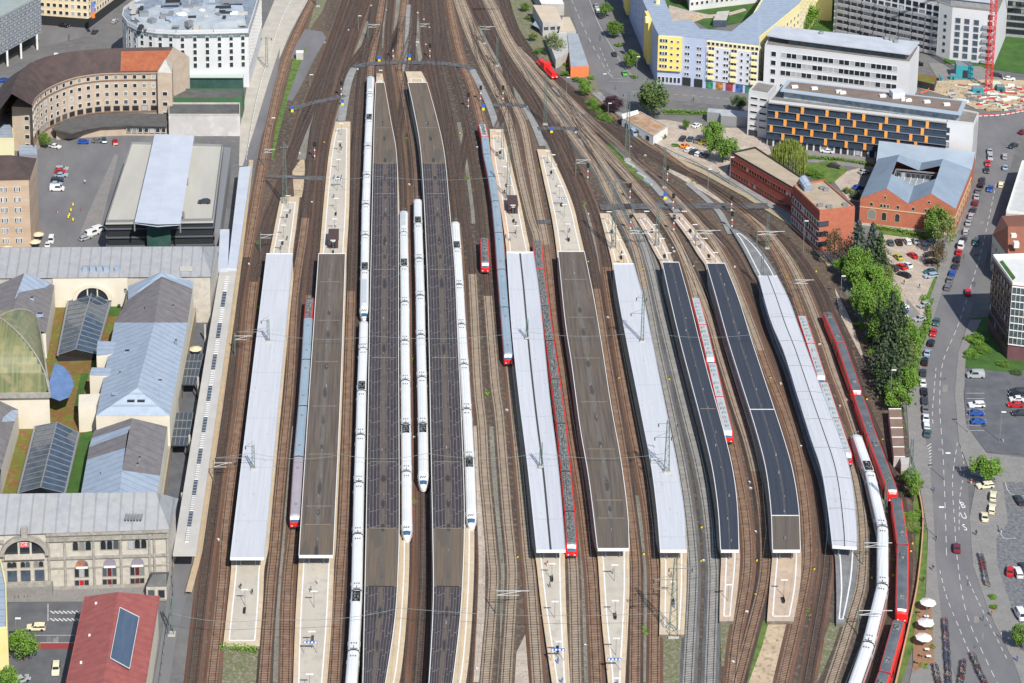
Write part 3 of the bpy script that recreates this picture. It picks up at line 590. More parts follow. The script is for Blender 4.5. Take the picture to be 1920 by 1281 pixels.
        for nz, sg in ((nz0, -1), (nz1, 1)):
            if nz and nz != 'ice':
                for x in (-.8, .8): hb = MB(); hb.box((x, sg * (Ln / 2 + .02), 1.25), (.35, .1, .25)); place(hb, c, ang).build('headlight', m_white, body)
                bb = MB(); bb.box((0, sg * (Ln / 2 + .25), .95), (2.2, .4, .35)); place(bb, c, ang).build('buffer_beam', m_dark, body)
    return T
train('dark red electric locomotive with blue-grey push-pull coaches standing left of the brown canopy', 'train', '581,556 578,597 574,675 568,762 560,857 553,972', 'red', 'slant', 'slant', {0: 'L'}, name='regional_train', roofs={0: 'eroof', 4: 'proof'})
train('white express train, farther of the coupled pair beside the long dark canopy', 'train', '695,137 694,178 692,225 690,275 688,329 686,384 685,442 684,507 683,590', 'ice', 'ice', 'ice', {1: 'pn', 5: '', 6: 'pn', 0: 'g', 7: 'g'}, name='express_train')
train('white express train leaving the bottom of the picture, nearer of the coupled pair', 'train', '683,592 681,655 678,733 676,816 673,905 671,1002 669,1107 663,1220 653,1345', 'ice', 'ice', None, {1: 'pn', 6: 'p', 7: ''}, name='express_train')
train('white express train with a long blue-screened nose, right of the first dark canopy', 'train', '757,387 757,437 758,500 759,567 759,640 760,714 761,796 762,885 763,1000', 'ice', 'ice', 'ice', {1: 'pn', 6: 'p', 0: 'g'}, name='express_train')
train('white tilting express train with the shortest nose, left of the second dark canopy', 'train', '783,365 784,420 786,486 788,555 789,629 791,708 793,795 794,905', 'ice', 'ice', 'ice', {0: 'pn', 6: 'p'}, name='express_train')
train('white tilting express train standing right of the second dark canopy', 'train', '853,407 857,467 861,535 865,609 870,684 875,768 880,859 884,977', 'ice', 'ice', 'ice', {0: 'pn', 6: 'p'}, name='express_train')
train('red train with plain blue-grey roof curving in beside the split white canopy', 'train', '903,231 909,257 913,290 922,332 929,378 935,437 940,506 946,577 954,668', 'red', 'slant', 'slant', {0: 'L'}, name='regional_train', roofs={0: 'lroof'})
train('single bright red electric locomotive waiting alone between tracks', 'locomotive', '908,444 910,496', 'red', 'slant', 'slant', {0: 'L'}, name='locomotive', roofs={0: 'eroof'})
train('long red train with dark equipment-crowded roof right of the split white canopy', 'train', '1007,449 1012,505 1022,575 1031,640 1041,712 1052,795 1061,885 1068,960 1072,1026', 'emu', 'slant', 'slant', {}, name='regional_train', W=3.1)
train('short red diesel railcar pair with light grey roofs between the two slate canopies', 'train', '1303,556 1317,610 1333,676', 'lred', 'slant', 'slant', {}, name='railcar')
train('red railcar coupled in front with a light roof and glazed cab near the slate canopy', 'train', '1334,678 1349,745 1366,814', 'lred', 'slant', 'slant', {}, name='railcar')
train('grey-roofed railcar half hidden behind the far part of the rightmost canopy', 'train', '1502,590 1520,645 1541,710', 'lred', 'slant', 'slant', {}, name='railcar')
train('grey-roofed railcar half hidden behind the near part of the rightmost canopy', 'train', '1543,714 1566,785 1590,856', 'lred', 'slant', 'slant', {}, name='railcar')
train('farthest of the four red dark-roofed units on the outer curve, beside the conifers', 'train', '1550,583 1576,643 1608,737', 'dred', 'round', 'round', {0: 'p'}, name='regional_train', W=3.1)
train('second red dark-roofed unit on the outer curve, beside the brown shed', 'train', '1608,738 1634,815 1675,924', 'dred', 'round', 'round', {}, name='regional_train', W=3.1)
train('third red dark-roofed unit on the outer curve, beside the grass verge', 'train', '1680,930 1693,1022 1691,1148', 'dred', 'round', 'round', {}, name='regional_train', W=3.1)
train('nearest red dark-roofed unit on the outer curve, cut off by the bottom of the picture', 'train', '1687,1160 1659,1262 1615,1385', 'dred', 'round', None, {0: 'p'}, name='regional_train', W=3.1)
train('white tilting express train bending round the outer curve between red trains', 'train', '1602,803 1631,885 1655,988 1655,1096 1628,1205 1588,1320', 'ice', 'ice', None, {0: 'pn'}, name='express_train')
# small red shunter on the far track
a = at(1012, 122).xy; b = at(1040, 152).xy; c = (a + b) / 2; d = a - b; ang = math.atan2(d.y, d.x) - math.pi / 2; Ln = d.length
T = thing('shunting_locomotive', 'small bright red diesel shunter with a raised cab on the far right track', 'locomotive', (c.x, c.y, .3))
q = MB(); q.box((0, 0, 1.2), (2.8, Ln, .6)); q.box((0, -Ln * .27, 2.1), (1.8, Ln * .38, 1.4)); q.box((0, Ln * .32, 2.0), (1.7, Ln * .28, 1.2)); place(q, c, ang).build('hood', m_red, T)
q = MB(); q.box((0, Ln * .05, 2.6), (2.7, 2.8, 2.4)); place(q, c, ang).build('cab', m_red, T)
q = MB(); q.box((0, Ln * .05, 3.1), (2.76, 2.4, .7)); place(q, c, ang).build('cab_window', m_glass, T)
q = MB(); q.box((0, 0, .6), (2.3, Ln * .85, .7)); place(q, c, ang).build('wheels', m_dark, T)
q = MB(); [q.box((x, -Ln / 2 - .03, 1.3), (.5, .08, .3)) for x in (-.8, .8)]; place(q, c, ang).build('headlight', m_white, T)
# ---------------------------------------------------------------- streets, squares and lawns
for nm, s, z, m in [
 ('road', '1836,170 1940,150 1990,150 1990,235 1915,240 1890,330 1865,430 1840,520 1815,600 1797,660 1790,740 1798,830 1815,900 1818,970 1824,1060 1855,1150 1900,1240 1990,1400 1815,1400 1800,1300 1775,1225 1765,1160 1754,1050 1750,960 1742,850 1726,800 1722,700 1728,660 1745,610 1775,520 1800,430 1820,330 1833,235', .02, m_asph),
 ('road', '1060,-20 1120,-20 1140,20 1165,65 1195,120 1225,150 1300,163 1405,178 1470,185 1470,205 1405,203 1300,193 1240,186 1180,190 1120,165 1105,130 1082,60', .02, m_asph),
 ('road', '-60,120 60,92 150,72 215,20 245,-20 205,-30 165,45 60,60 -60,80', .02, m_asph),
 ('road', '-80,1400 -60,1130 160,1130 170,1400', .02, m_asphd),
 ('pavement', '-60,1100 330,1100 325,1128 -60,1130', .12, m_pave),
 ('pavement', '1700,560 1745,612 1728,680 1728,800 1742,850 1750,960 1754,1050 1765,1160 1775,1225 1800,1300 1830,1400 1690,1400 1705,1281 1722,1200 1736,1110 1740,1000 1722,900 1705,840 1700,760 1698,680', .12, m_pave),
 ('pavement', '1818,235 1833,235 1820,330 1800,430 1775,520 1745,612 1728,600 1755,520 1780,430 1800,330', .12, m_pave),
 ('pavement', '1818,600 1840,600 1812,660 1806,740 1812,800 1850,850 1940,862 1990,862 1990,905 1870,905 1820,890 1798,830 1790,740 1797,660', .12, m_pave),
 ('pavement', '1830,905 1880,905 1890,980 1868,1010 1870,1060 1900,1150 1960,1250 1990,1310 1990,1400 1960,1400 1900,1240 1855,1150 1824,1060 1818,970', .10, m_pave),
 ('parking_square', '1872,905 1990,905 1990,1300 1950,1230 1900,1150 1870,1060 1868,1010 1890,980', .08, m_cobble),
 ('parking_square', '1815,690 1990,690 1990,860 1850,848 1812,800 1808,740', .08, m_asphd),
 ('gravel_car_park', '1655,430 1700,425 1750,445 1758,480 1755,520 1738,570 1725,612 1700,640 1680,610 1665,560 1650,500', .08, m_gravel),
 ('gravel_car_park', '1240,285 1210,262 1170,250 1180,225 1250,225 1330,240 1400,240 1440,270 1450,300 1390,290 1370,300 1360,330', .08, m_gravel),
 ('service_road', '1110,175 1150,215 1200,255 1250,280 1330,320 1400,365 1475,412 1530,455 1580,520 1600,520 1545,440 1480,395 1400,340 1330,295 1260,262 1200,238 1150,200 1125,172', .06, m_walk),
 ('embankment_path', '1096,190 1130,222 1180,250 1240,283 1320,320 1400,365 1475,412 1520,450 1560,500 1552,500 1512,452 1470,417 1395,370 1315,326 1235,290 1175,258 1122,228 1090,196', .3, mat('sandstone_edge', (.42, .34, .22), (.32, .27, .19), .5)),
 ('lawn', '1640,420 1700,428 1750,440 1745,452 1700,446 1655,440', .1, m_grass),
 ('lawn', '1820,598 1890,590 1930,640 1935,690 1900,700 1810,690 1815,640', .1, m_lawn),
 ('lawn', '1668,40 1990,60 1990,110 1900,105 1668,60', .06, m_lawn),
 ('lawn', '1770,110 1860,112 1880,90 1990,110 1990,150 1850,128 1770,125', .07, m_lawn),
 ('lawn', '1240,-20 1400,-20 1430,10 1400,40 1330,55 1300,38 1262,40', .06, m_lawn),
 ('lawn', '1480,20 1565,0 1565,70 1500,60', .06, m_lawn),
 ('garden_path', '1255,10 1290,20 1330,28 1360,26 1395,16 1400,20 1360,32 1320,35 1280,42 1258,45 1250,30', .09, m_gravel),
 ('sandy_patch', '1285,30 1315,28 1320,35 1300,42 1282,40', .10, m_sand),
 ('sandy_patch', '1720,165 1760,152 1840,150 1900,150 1990,155 1990,205 1830,205 1790,185', .12, m_sand),
 ('lawn', '1500,312 1560,300 1590,320 1560,345 1520,335', .1, m_grass),
 ('forecourt', '1555,330 1612,315 1612,380 1590,375', .07, m_gravel),
 ('forecourt', '1440,262 1640,290 1640,318 1480,300', .05, m_pave),
 ('lawn', '1245,206 1325,210 1325,216 1245,215', .12, m_grass),
 ('yard_asphalt', '30,250 320,250 420,285 430,470 30,480', .03, m_asph),
 ('concrete_strip', '215,290 222,290 190,420 150,440 165,400', .06, m_pave),
 ('concourse_side_road', '345,640 420,500 345,1040 250,1040', .03, m_asphd),
 ('walkway', '545,0 578,0 545,60 520,120 497,200 480,260 463,312 448,312 450,240 460,180 470,120 490,60 515,0', .12, mat('pale_walkway', (.40, .37, .32), (.48, .45, .39), .2)),
 ('ramp_road', '505,150 525,90 520,150 500,230 470,312 455,312 478,240', .14, m_asph),
 ('weedy_ground', '945,-30 990,-30 1060,60 1105,130 1125,170 1110,180 1075,150 1030,118 985,85 962,50', .04, m_weed),
 ('planting_strip', '1700,640 1728,610 1745,560 1752,560 1732,620 1712,690', .15, m_grass),
 ('planting_strip', '1735,560 1752,520 1762,480 1758,520 1742,565', .16, m_grass),
 ('construction_ground', '1740,118 1840,125 1880,150 1760,152', .08, m_pave),
 ('coping_path', '325,1048 368,1048 352,1110 330,1200 300,1400 265,1400 295,1240 315,1110', .14, m_asph)]:
    sheet(nm, s, z, m)
def dash(s, n, z=.06, wd=.18, ln=.55):
    L = smooth_line(wl(s), .5); mb = MB(); N = len(L)
    for k in range(n):
        a = int(k * N / n); b = int((k + ln) * N / n)
        if b > a: strip(mb, L[a:b + 1], wd / 2, -wd / 2, z)
    struct('road_marking', mb, m_mark)
for a in [('1868,345 1840,470 1800,600 1768,680 1762,760 1768,850 1772,950 1775,1050', 44), ('1755,690 1748,780 1752,800', 8), ('1795,830 1786,900 1790,980 1795,1050 1812,1150 1850,1240 1880,1300', 26), ('1762,1070 1775,1120 1795,1170 1820,1230', 10), ('1800,830 1808,880 1800,930 1798,1000', 14),
          ('1812,1080 1830,1120 1850,1160 1890,1240', 12), ('1072,0 1098,60 1130,120 1150,150', 10), ('1125,90 1150,150', 6), ('1185,172 1300,180 1405,190', 14)]: dash(*a)
for s in ['1105,0 1125,50 1160,110 1190,150', '62,1192 140,1192', '75,1206 140,1206', '1148,148 1166,148', '1142,153 1178,153', '90,1133 90,1165', '1885,905 1900,930 1990,925', '1870,985 1880,1010 1905,1010']:
    L = smooth_line(wl(s)); mb = MB(); strip(mb, L, .09, -.09, .10); struct('road_marking', mb, m_mark)
mb = MB(); strip(mb, smooth_line(wl('68,1211 140,1211')), 1.2, -1.2, .055); struct('cycle_lane', mb, mat('red_lane', (.30, .035, .04), (.24, .05, .05), .8))
for k in range(7):
    L = wl([(94 + k * 8, 1146), (102 + k * 8, 1151)]); mb = MB(); strip(mb, [p.xy for p in L], .2, -.2, .06); struct('road_marking', mb, m_mark)
    L = wl([(94 + k * 8, 1160), (102 + k * 8, 1165)]); mb = MB(); strip(mb, [p.xy for p in L], .2, -.2, .06); struct('road_marking', mb, m_mark)
for k in range(8):
    L = wl([(1738 + k * .2, 838 + k * 6), (1746, 832 + k * 6)]); mb = MB(); strip(mb, [p.xy for p in L], .16, -.16, .06); struct('road_marking', mb, m_mark)
for k in range(8):
    L = wl([(1812, 738 + k * 10), (1846, 738 + k * 10)]); mb = MB(); strip(mb, [p.xy for p in L], .08, -.08, .10); struct('road_marking', mb, m_mark)
for k, s in enumerate(['1808,690 1850,690', '62,1150 84,1150']):
    pass
def text(name, s, p, size, z, m, rx=0, rz=0, parent=None, ext=.01, sp=1.0):
    cu = bpy.data.curves.new(name, 'FONT'); cu.body = s; cu.size = size; cu.extrude = ext; cu.align_x = 'CENTER'; cu.align_y = 'CENTER'; cu.space_line = sp
    o = bpy.data.objects.new(name, cu); sc.collection.objects.link(o); dg = bpy.context.evaluated_depsgraph_get()
    me = bpy.data.meshes.new_from_object(o.evaluated_get(dg)); bpy.data.objects.remove(o); me.materials.clear(); me.materials.append(m)
    q = bpy.data.objects.new(name, me); sc.collection.objects.link(q); o0 = ORG.get(parent.name, Vector()) if parent else Vector()
    q.location = Vector((p[0], p[1], z)) - o0; q.rotation_euler = (rx, 0, rz)
    if parent: q.parent = parent
    return q
for ch, (x, y) in zip('BUS', ((1805, 948), (1807, 968), (1809, 990))):
    p = at(x, y); o = text('road_lettering', ch, p, 2.2, .08, m_white, 0, R(0)); o.scale = (1, 1.9, 1); tag(o, kind='structure')

rp = random.Random(9)
for k in range(26):
    x, y = rp.choice(((1775, 700), (1765, 860), (1785, 1000), (1800, 1080), (1835, 1180), (1850, 380), (1815, 500), (1120, 70), (1300, 180), (100, 1190), (120, 60))); x += rp.uniform(-14, 14); y += rp.uniform(-45, 45) if x > 1500 else rp.uniform(-8, 8); w_, h_ = rp.uniform(3, 11), rp.uniform(4, 14)
    sheet('road_patch', [(x, y), (x + w_, y + 1), (x + w_ - 1, y + h_), (x - 1, y + h_)], .045 + k * .0005, (m_asphd, m_asph, m_pave)[k % 3])
# ---------------------------------------------------------------- building helpers
def outline(w, h, arch):
    if not arch: return [(-w / 2, 0), (w / 2, 0), (w / 2, h), (-w / 2, h)]
    r = w / 2; hh = h - r; return [(-r, 0), (r, 0)] + [(r * math.cos(t), hh + r * math.sin(t)) for t in [math.pi * k / 6 for k in range(7)]]
WM = {}
def win_mesh(w, h, frame, pane, arch=False, fw=.12):
    key = (w, h, frame.name, pane.name, arch)
    if key in WM: return WM[key]
    o = outline(w + 2 * fw, h + 2 * fw, arch); i = [(x, z + fw) for x, z in outline(w, h, arch)]; n = len(o)
    vs = [(x, 0, z - fw) for x, z in o] + [(x, -.14, z - fw) for x, z in o] + [(x, -.14, z - fw) for x, z in i] + [(x, -.05, z - fw) for x, z in i]
    fs = []; mi = []
    for k in range(n):
        j = (k + 1) % n
        for a in range(3): fs.append((a * n + k, a * n + j, (a + 1) * n + j, (a + 1) * n + k)); mi.append(0)
    fs.append(tuple(range(3 * n, 4 * n))); mi.append(1)
    me = bpy.data.meshes.new('window'); me.from_pydata(vs, [], fs); me.materials.append(frame); me.materials.append(pane); me.polygons.foreach_set('material_index', mi); me.update()
    WM[key] = me; return me
def put(me, name, T, p, z, ang):
    o = bpy.data.objects.new(name, me); sc.collection.objects.link(o); o.parent = T; o.location = Vector((p[0], p[1], z)) - ORG[T.name]; o.rotation_euler = (0, 0, ang); return o
def windows(T, A, B, zs, n, w, h, frame, pane, arch=False, m0=.5, m1=.5, off=.03, name='window', skip=(), ts=None, panes=None):
    """windows along the wall A->B (outside is on the right hand walking A to B)"""
    A = Vector((A[0], A[1])); B = Vector((B[0], B[1])); d = B - A; u = d.normalized(); nrm = Vector((u.y, -u.x)); ang = math.atan2(u.y, u.x)
    T['nw'] = T.get('nw', 0); rest = None
    for zi, z in enumerate(zs):
        for k in range(n if ts is None else len(ts)):
            t = ((k + m0) / (n - 1 + m0 + m1)) if ts is None else ts[k]
            if (zi, k) in skip: continue
            p = A + d * t + nrm * off; T['nw'] += 1
            if T['nw'] > 98: T['rest'] = T.get('rest', 0) + 1; REST.setdefault(T.name, []).append((win_mesh(w, h, frame, pane, arch), p, z, ang)); continue
            pn = pane if pane is not m_glass or random.random() > .22 else random.choice(panes or [m_blind, m_glass2, m_glass2, m_glass3])
            put(win_mesh(w, h, frame, pn, arch), name, T, p, z, ang)
def slabwall(T, A, B, z0, z1, dp, m, name):
    A = Vector((A[0], A[1])); B = Vector((B[0], B[1])); d = B - A; u = d.normalized(); nn = Vector((u.y, -u.x)); c = (A + B) / 2 + nn * dp / 2; q = MB(); q.box((c.x, c.y, (z0 + z1) / 2), (d.length, dp, z1 - z0), math.atan2(d.y, d.x)); return q.build(name, m, T), A + nn * dp, B + nn * dp
REST = {}
def flush_rest(T):
    L = REST.pop(T.name, [])
    if L:
        mb = MB(); mats_ = []; o0 = ORG[T.name]
        for me, p, z, ang in L:
            ix = []
            for m_ in me.materials:
                if m_ not in mats_: mats_.append(m_)
                ix.append(mats_.index(m_))
            ca, sa = math.cos(ang), math.sin(ang)
            vs = [(p.x + v.co.x * ca - v.co.y * sa, p.y + v.co.x * sa + v.co.y * ca, z + v.co.z) for v in me.vertices]
            mb.add(vs, [tuple(f.vertices) for f in me.polygons], [ix[f.material_index] for f in me.polygons])
        tag(mb.build('windows', mats_, T), kind='stuff')
    for k in ('nw', 'rest'):
        if k in T: del T[k]
def facet(mb, pts, mi=0, flip=False):
    v = [at(*p) for p in pts]
    nrm = (v[1] - v[0]).cross(v[2] - v[0])
    if nrm.z < 0: v = v[::-1]
    return mb.add(v, [tuple(range(len(v)))], mi)
def ccw(P):
    P = [Vector((p[0], p[1])) for p in P]; n = len(P)
    return P if sum(P[i].x * P[(i + 1) % n].y - P[(i + 1) % n].x * P[i].y for i in range(n)) > 0 else P[::-1]
def flat(name, label, cat, s, Hh, wallm, roofm, z0=0, par=.6, parm=None):
    """flat-roofed block: roof outline in photo points at height Hh"""
    P = [p.xy for p in wl(s, Hh)]; b = min(P, key=lambda p: p.y); T = thing(name, label, cat, (b.x, b.y, 0)) if isinstance(label, str) else label
    mb = MB(); C = ccw(P); mb.prism(C, z0, Hh - .02, 0, 0); mb.build('wall', wallm, T)
    rb = MB(); q = MB(); q.prism(C, Hh - .05, Hh, 0, 0)
    q.build('roof', roofm, T)
    if par:
        n = len(C); cen = sum(C, Vector((0, 0))) / n
        for i in range(n):
            a, bb = C[i], C[(i + 1) % n]; d = bb - a; u = d.normalized(); nn = Vector((u.y, -u.x)); c = (a + bb) / 2 - nn * .16
            pb = MB(); pb.box((c.x, c.y, Hh + par / 2), (d.length - .35, .3, par), math.atan2(d.y, d.x)); pb.build('parapet', parm or wallm, T)
    return T, P
fr_w = mat('white_frame', (.70, .70, .68), rough=.5); fr_d = mat('dark_frame', (.05, .055, .06), rough=.5); m_glass2 = mat('window_glass_grey', (.07, .085, .10), rough=.15, spec=.8); m_glass3 = mat('window_curtain', (.20, .20, .19), rough=.6); m_blind = mat('window_blind', (.35, .36, .38), rough=.7)
w_white = mat('white_render', (.60, .61, .63), (.54, .55, .57), .1, .85)
roof_grey = mat('roof_grey_gravel', (.17, .16, .15), (.24, .225, .205), .3, .95)

# --- station building, front wing
m_slate = mat('station_slate', (.245, .255, .275), (.30, .31, .325), .5, .8, c3=(.28, .28, .285), s3=.25, bands=(0, 3.1))
m_stone = mat('station_sandstone', (.43, .40, .345), (.52, .48, .42), .6, .9, c3=(.38, .36, .32), s3=.9)
m_stone2 = mat('station_moulding', (.24, .225, .20), (.36, .34, .30), .8, .9)
m_cream = mat('cream_render', (.60, .55, .45), (.66, .61, .51), .2, .9)
m_zinc = mat('blue_zinc', (.27, .335, .425), (.33, .39, .475), .4, .55, bands=(1, 2.6))
m_zincb = mat('brown_slate_roof', (.145, .135, .142), (.20, .185, .19), .5, .8, c3=(.17, .16, .16), s3=1.0, bands=(1, 3.4))
m_redp = mat('maroon_curtain', (.10, .015, .02), rough=.6)
b0 = at(120, 1112); T = thing('station_building', 'grey sandstone station front wing with arched windows and a great entrance arch', 'station', (b0.x, b0.y, 0))
EZ = 16.0; eL, eR = at(-90, 1006, EZ), at(318, 993, EZ); rL, rR = at(-90, 927, 22), at(292, 923, 22); back = (eR - rR) * -1
bR = Vector((rR.x * 2 - eR.x, rR.y * 2 - eR.y, EZ)); bL = Vector((rL.x * 2 - eL.x, rL.y * 2 - eL.y, EZ)); bR.x = eR.x + 1
rb = MB(); rb.add([eL, eR, rR, rL, bR, bL], [(0, 1, 2, 3), (2, 4, 5, 3), (1, 4, 2)], 0); rb.build('roof', m_slate, T)
wb = MB(); wb.prism([eL - Vector((0, -.8, 0)), eR + Vector((-.8, .8, 0)), bR - Vector((.8, .5, 0)), bL], 0, EZ - .05); wb.build('wall', m_stone, T)
A, B = (eL + Vector((0, .8, 0))).xy, (eR + Vector((-.8, .8, 0))).xy
def tx(px, py=1112, z=0):
    """fraction along the facade under photo column px"""
    p = at(px, py, z).xy; d = B - A; return (p - A).dot(d) / d.dot(d)
fang = math.atan2((B - A).y, (B - A).x); fu = (B - A).normalized(); fn = Vector((fu.y, -fu.x))
def fbox(px0, px1, z0, z1, depth, m, name, y=1060, zr=8):
    t0, t1 = tx(px0, y, zr), tx(px1, y, zr); a, b = A.lerp(B, t0), A.lerp(B, t1); c = (a + b) / 2 + fn * (depth / 2 + .01); q = MB()
    q.box((c.x, c.y, (z0 + z1) / 2), ((b - a).length, depth, z1 - z0), fang); return q.build(name, m, T)
for z0, z1, dp in ((15.2, 15.9, .9), (13.6, 14.2, .8), (8.4, 9.0, .5), (5.7, 6.0, .25), (0, .9, .4)):
    fbox(88, 317, z0, z1, dp, m_stone2, 'cornice')
for z0, z1, dp in ((13.6, 14.2, .8), (8.6, 9.2, .6)): fbox(-60, 8, z0, z1, dp, m_stone2, 'cornice')
for x in (91, 121, 175, 226, 280, 289, 314): fbox(x - 2, x + 2, 0, 15.2, .45, m_stone2, 'pilaster')
m_cur = [m_glass, m_redp]
for gi, gx in enumerate((153, 205, 257)):
    for k in (-1, 0, 1):
        windows(T, A, B, [10.6], 1, 1.25, 2.5, m_stone2, m_glass, True, ts=[tx(gx + k * 12, 1027, 11.8)])
        windows(T, A, B, [3.2], 1, 1.0, 2.4, m_stone2, m_redp if k == 0 and gi else m_glass, False, ts=[tx(gx + k * 9, 1080, 4)])
        windows(T, A, B, [.35], 1, 1.0, 2.0, m_stone2, mat('red_display', (.45, .01, .02), rough=.5) if (k == 0 and gi == 0) else (m_redp if k == 0 else m_glass), False, ts=[tx(gx + k * 9, 1103, 1)])
    windows(T, A, B, [6.2], 1, 2.9, 1.75, m_stone2, mat('arch_awning', (.25, .22, .28), rough=.7) if gi else mat('arch_stained_glass', (.5, .16, .04), (.05, .09, .15), .6), True, ts=[tx(gx, 1061, 7)])
    fbox(gx - 11, gx + 11, 5.6, 6.1, .3, m_white, 'awning_box', 1070, 6)
# entrance arch
def arch_mesh(r0, r1, zc, depth, name, m, t0, segs=20, fill=False):
    c = A.lerp(B, t0); q = MB(); vs = []
    for k in range(segs + 1):
        a_ = math.pi * k / segs
        for r in ((r0, r1) if not fill else (0, r1)):
            p = c + fu * (r * math.cos(a_)); 
            for dd in (.02, depth): pp = p + fn * dd; vs.append((pp.x, pp.y, zc + r * math.sin(a_) * (.86 if not fill else .86)))
    fs = []
    for k in range(segs):
        i = 4 * k; fs += [(i + 1, i + 3, i + 7, i + 5), (i + 3, i + 2, i + 6, i + 7), (i, i + 1, i + 5, i + 4), (i + 2, i, i + 4, i + 6)]
    fs += [(0, 2, 3, 1), (4 * segs + 1, 4 * segs + 3, 4 * segs + 2, 4 * segs)]
    q.add(vs, fs); return q.build(name, m, T)
tc = tx(47, 1036, 10.4)
arch_mesh(5.0, 6.0, 10.2, 1.3, 'entrance_arch', m_stone2, tc); arch_mesh(0, 5.0, 10.2, .25, 'arch_window', m_glass, tc, fill=True)
for dx in (-1.45, 1.45):
    c = A.lerp(B, tc) + fu * dx + fn * .35; q = MB(); q.box((c.x, c.y, 12.2), (.5, .3, 4.2), fang); q.build('arch_mullion', m_stone, T)
fbox(10, 85, 9.2, 10.2, 1.2, m_stone, 'arch_sill', 1040, 9.7); fbox(40, 52, 15.2, 17.6, 1.4, m_stone2, 'keystone_clock', 1000, 16)
for x in (18, 27, 43, 52, 68, 77): windows(T, A, B, [6.4], 1, 1.05, 1.6, m_stone2, m_glass, True, ts=[tx(x, 1058, 7.2)])
for x in (23, 48, 74): windows(T, A, B, [2.6], 1, 2.3, 3.0, m_stone2, m_glassb, False, ts=[tx(x, 1082, 4)], name='door')
c = A.lerp(B, tx(46, 1017, 13)) + fn * .45; q = MB(); q.box((c.x, c.y, 12.9), (2.0, .2, 1.35), fang); sg = q.build('railway_sign', m_white, T)
for zz, ww, hh in ((13.5, 1.9, .12), (12.3, 1.9, .12), (12.9, .12, 1.1), (12.9, .12, 1.1)):
    pass
c2 = c + fn * .13; q = MB(); q.box((c2.x, c2.y, 12.9), (1.85, .04, 1.2), fang); q.build('sign_red_panel', mat('sign_red', (.62, .01, .02), rough=.4), T)
c3_ = c + fn * .17; text('sign_letters', 'DB', c3_, 1.15, 12.9, m_white, R(90), fang, T)
fbox(-30, 100, 0, 2.3, 3.2, m_pave, 'entrance_terrace', 1100, 1); fbox(4, 96, 2.3, 2.6, 2.2, m_stone2, 'entrance_step', 1100, 1)
for k in range(6):
    c = A.lerp(B, tx(237 + k * 5.7, 970, 18)) ; p = at(237 + k * 5.7, 970, 18.6); q = MB(); q.box((p.x, p.y, 18.75), (.45, 2.2, .3)); q.build('roof_light', m_grey, T)
flush_rest(T)

# --- station building, far wing
b0 = at(396, 520, 15.5); T = thing('station_building', 'long grey slate roofed wing of the station lying behind the glass courts', 'station', (b0.x, b0.y, 0))
eL, eR, rL, rR = at(-90, 523, 15.5), at(397, 519, 15.5), at(-90, 465, 20.5), at(376, 462, 20.5); bR = Vector((eR.x + 1, rR.y * 2 - eR.y, 15.5)); bL = Vector((eL.x, rL.y * 2 - eL.y, 15.5))
rb = MB(); rb.add([eL, eR, rR, rL, bR, bL], [(0, 1, 2, 3), (2, 4, 5, 3), (1, 4, 2)], 0); rb.build('roof', m_slate, T)
wb = MB(); wb.prism([eL + Vector((0, .6, 0)), eR + Vector((-.6, .6, 0)), bR - Vector((.6, .6, 0)), bL], 0, 15.4); wb.build('wall', m_stone, T)
A, B = (eL + Vector((0, .6, 0))).xy, (eR + Vector((-.6, .6, 0))).xy; fang = math.atan2((B - A).y, (B - A).x); fu = (B - A).normalized(); fn = Vector((fu.y, -fu.x))
fbox(100, 240, 6, 15.2, 1.0, m_cream, 'court_front', 545, 11)
A2, B2 = A, B; A = A + fn * 1.0; B = B + fn * 1.0
tcc = tx(177, 545, 9)
arch_mesh(3.6 + 1.2, 5.9, 8.6, .9, 'court_arch', m_cream, tcc, 18); arch_mesh(0, 4.8, 8.6, .2, 'arch_window', m_glass, tcc, fill=True)
for dx in (-1.5, 1.5):
    c = A.lerp(B, tcc) + fu * dx + fn * .3; q = MB(); q.box((c.x, c.y, 10.4), (.35, .25, 3.8), fang); q.build('arch_mullion', m_cream, T)
for x in (160, 174, 187, 200, 220):
    p = at(x, 505, 17); q = MB(); q.box((p.x, p.y, 17.2), (1.6, 1.6, 1.8)); q.build('dormer', m_zinc, T)
p = at(350, 500, 17); q = MB(); q.box((p.x, p.y - .6, 16.9), (3.8, 3.0, .7)); q.build('roof_patch', m_conc, T); flush_rest(T)

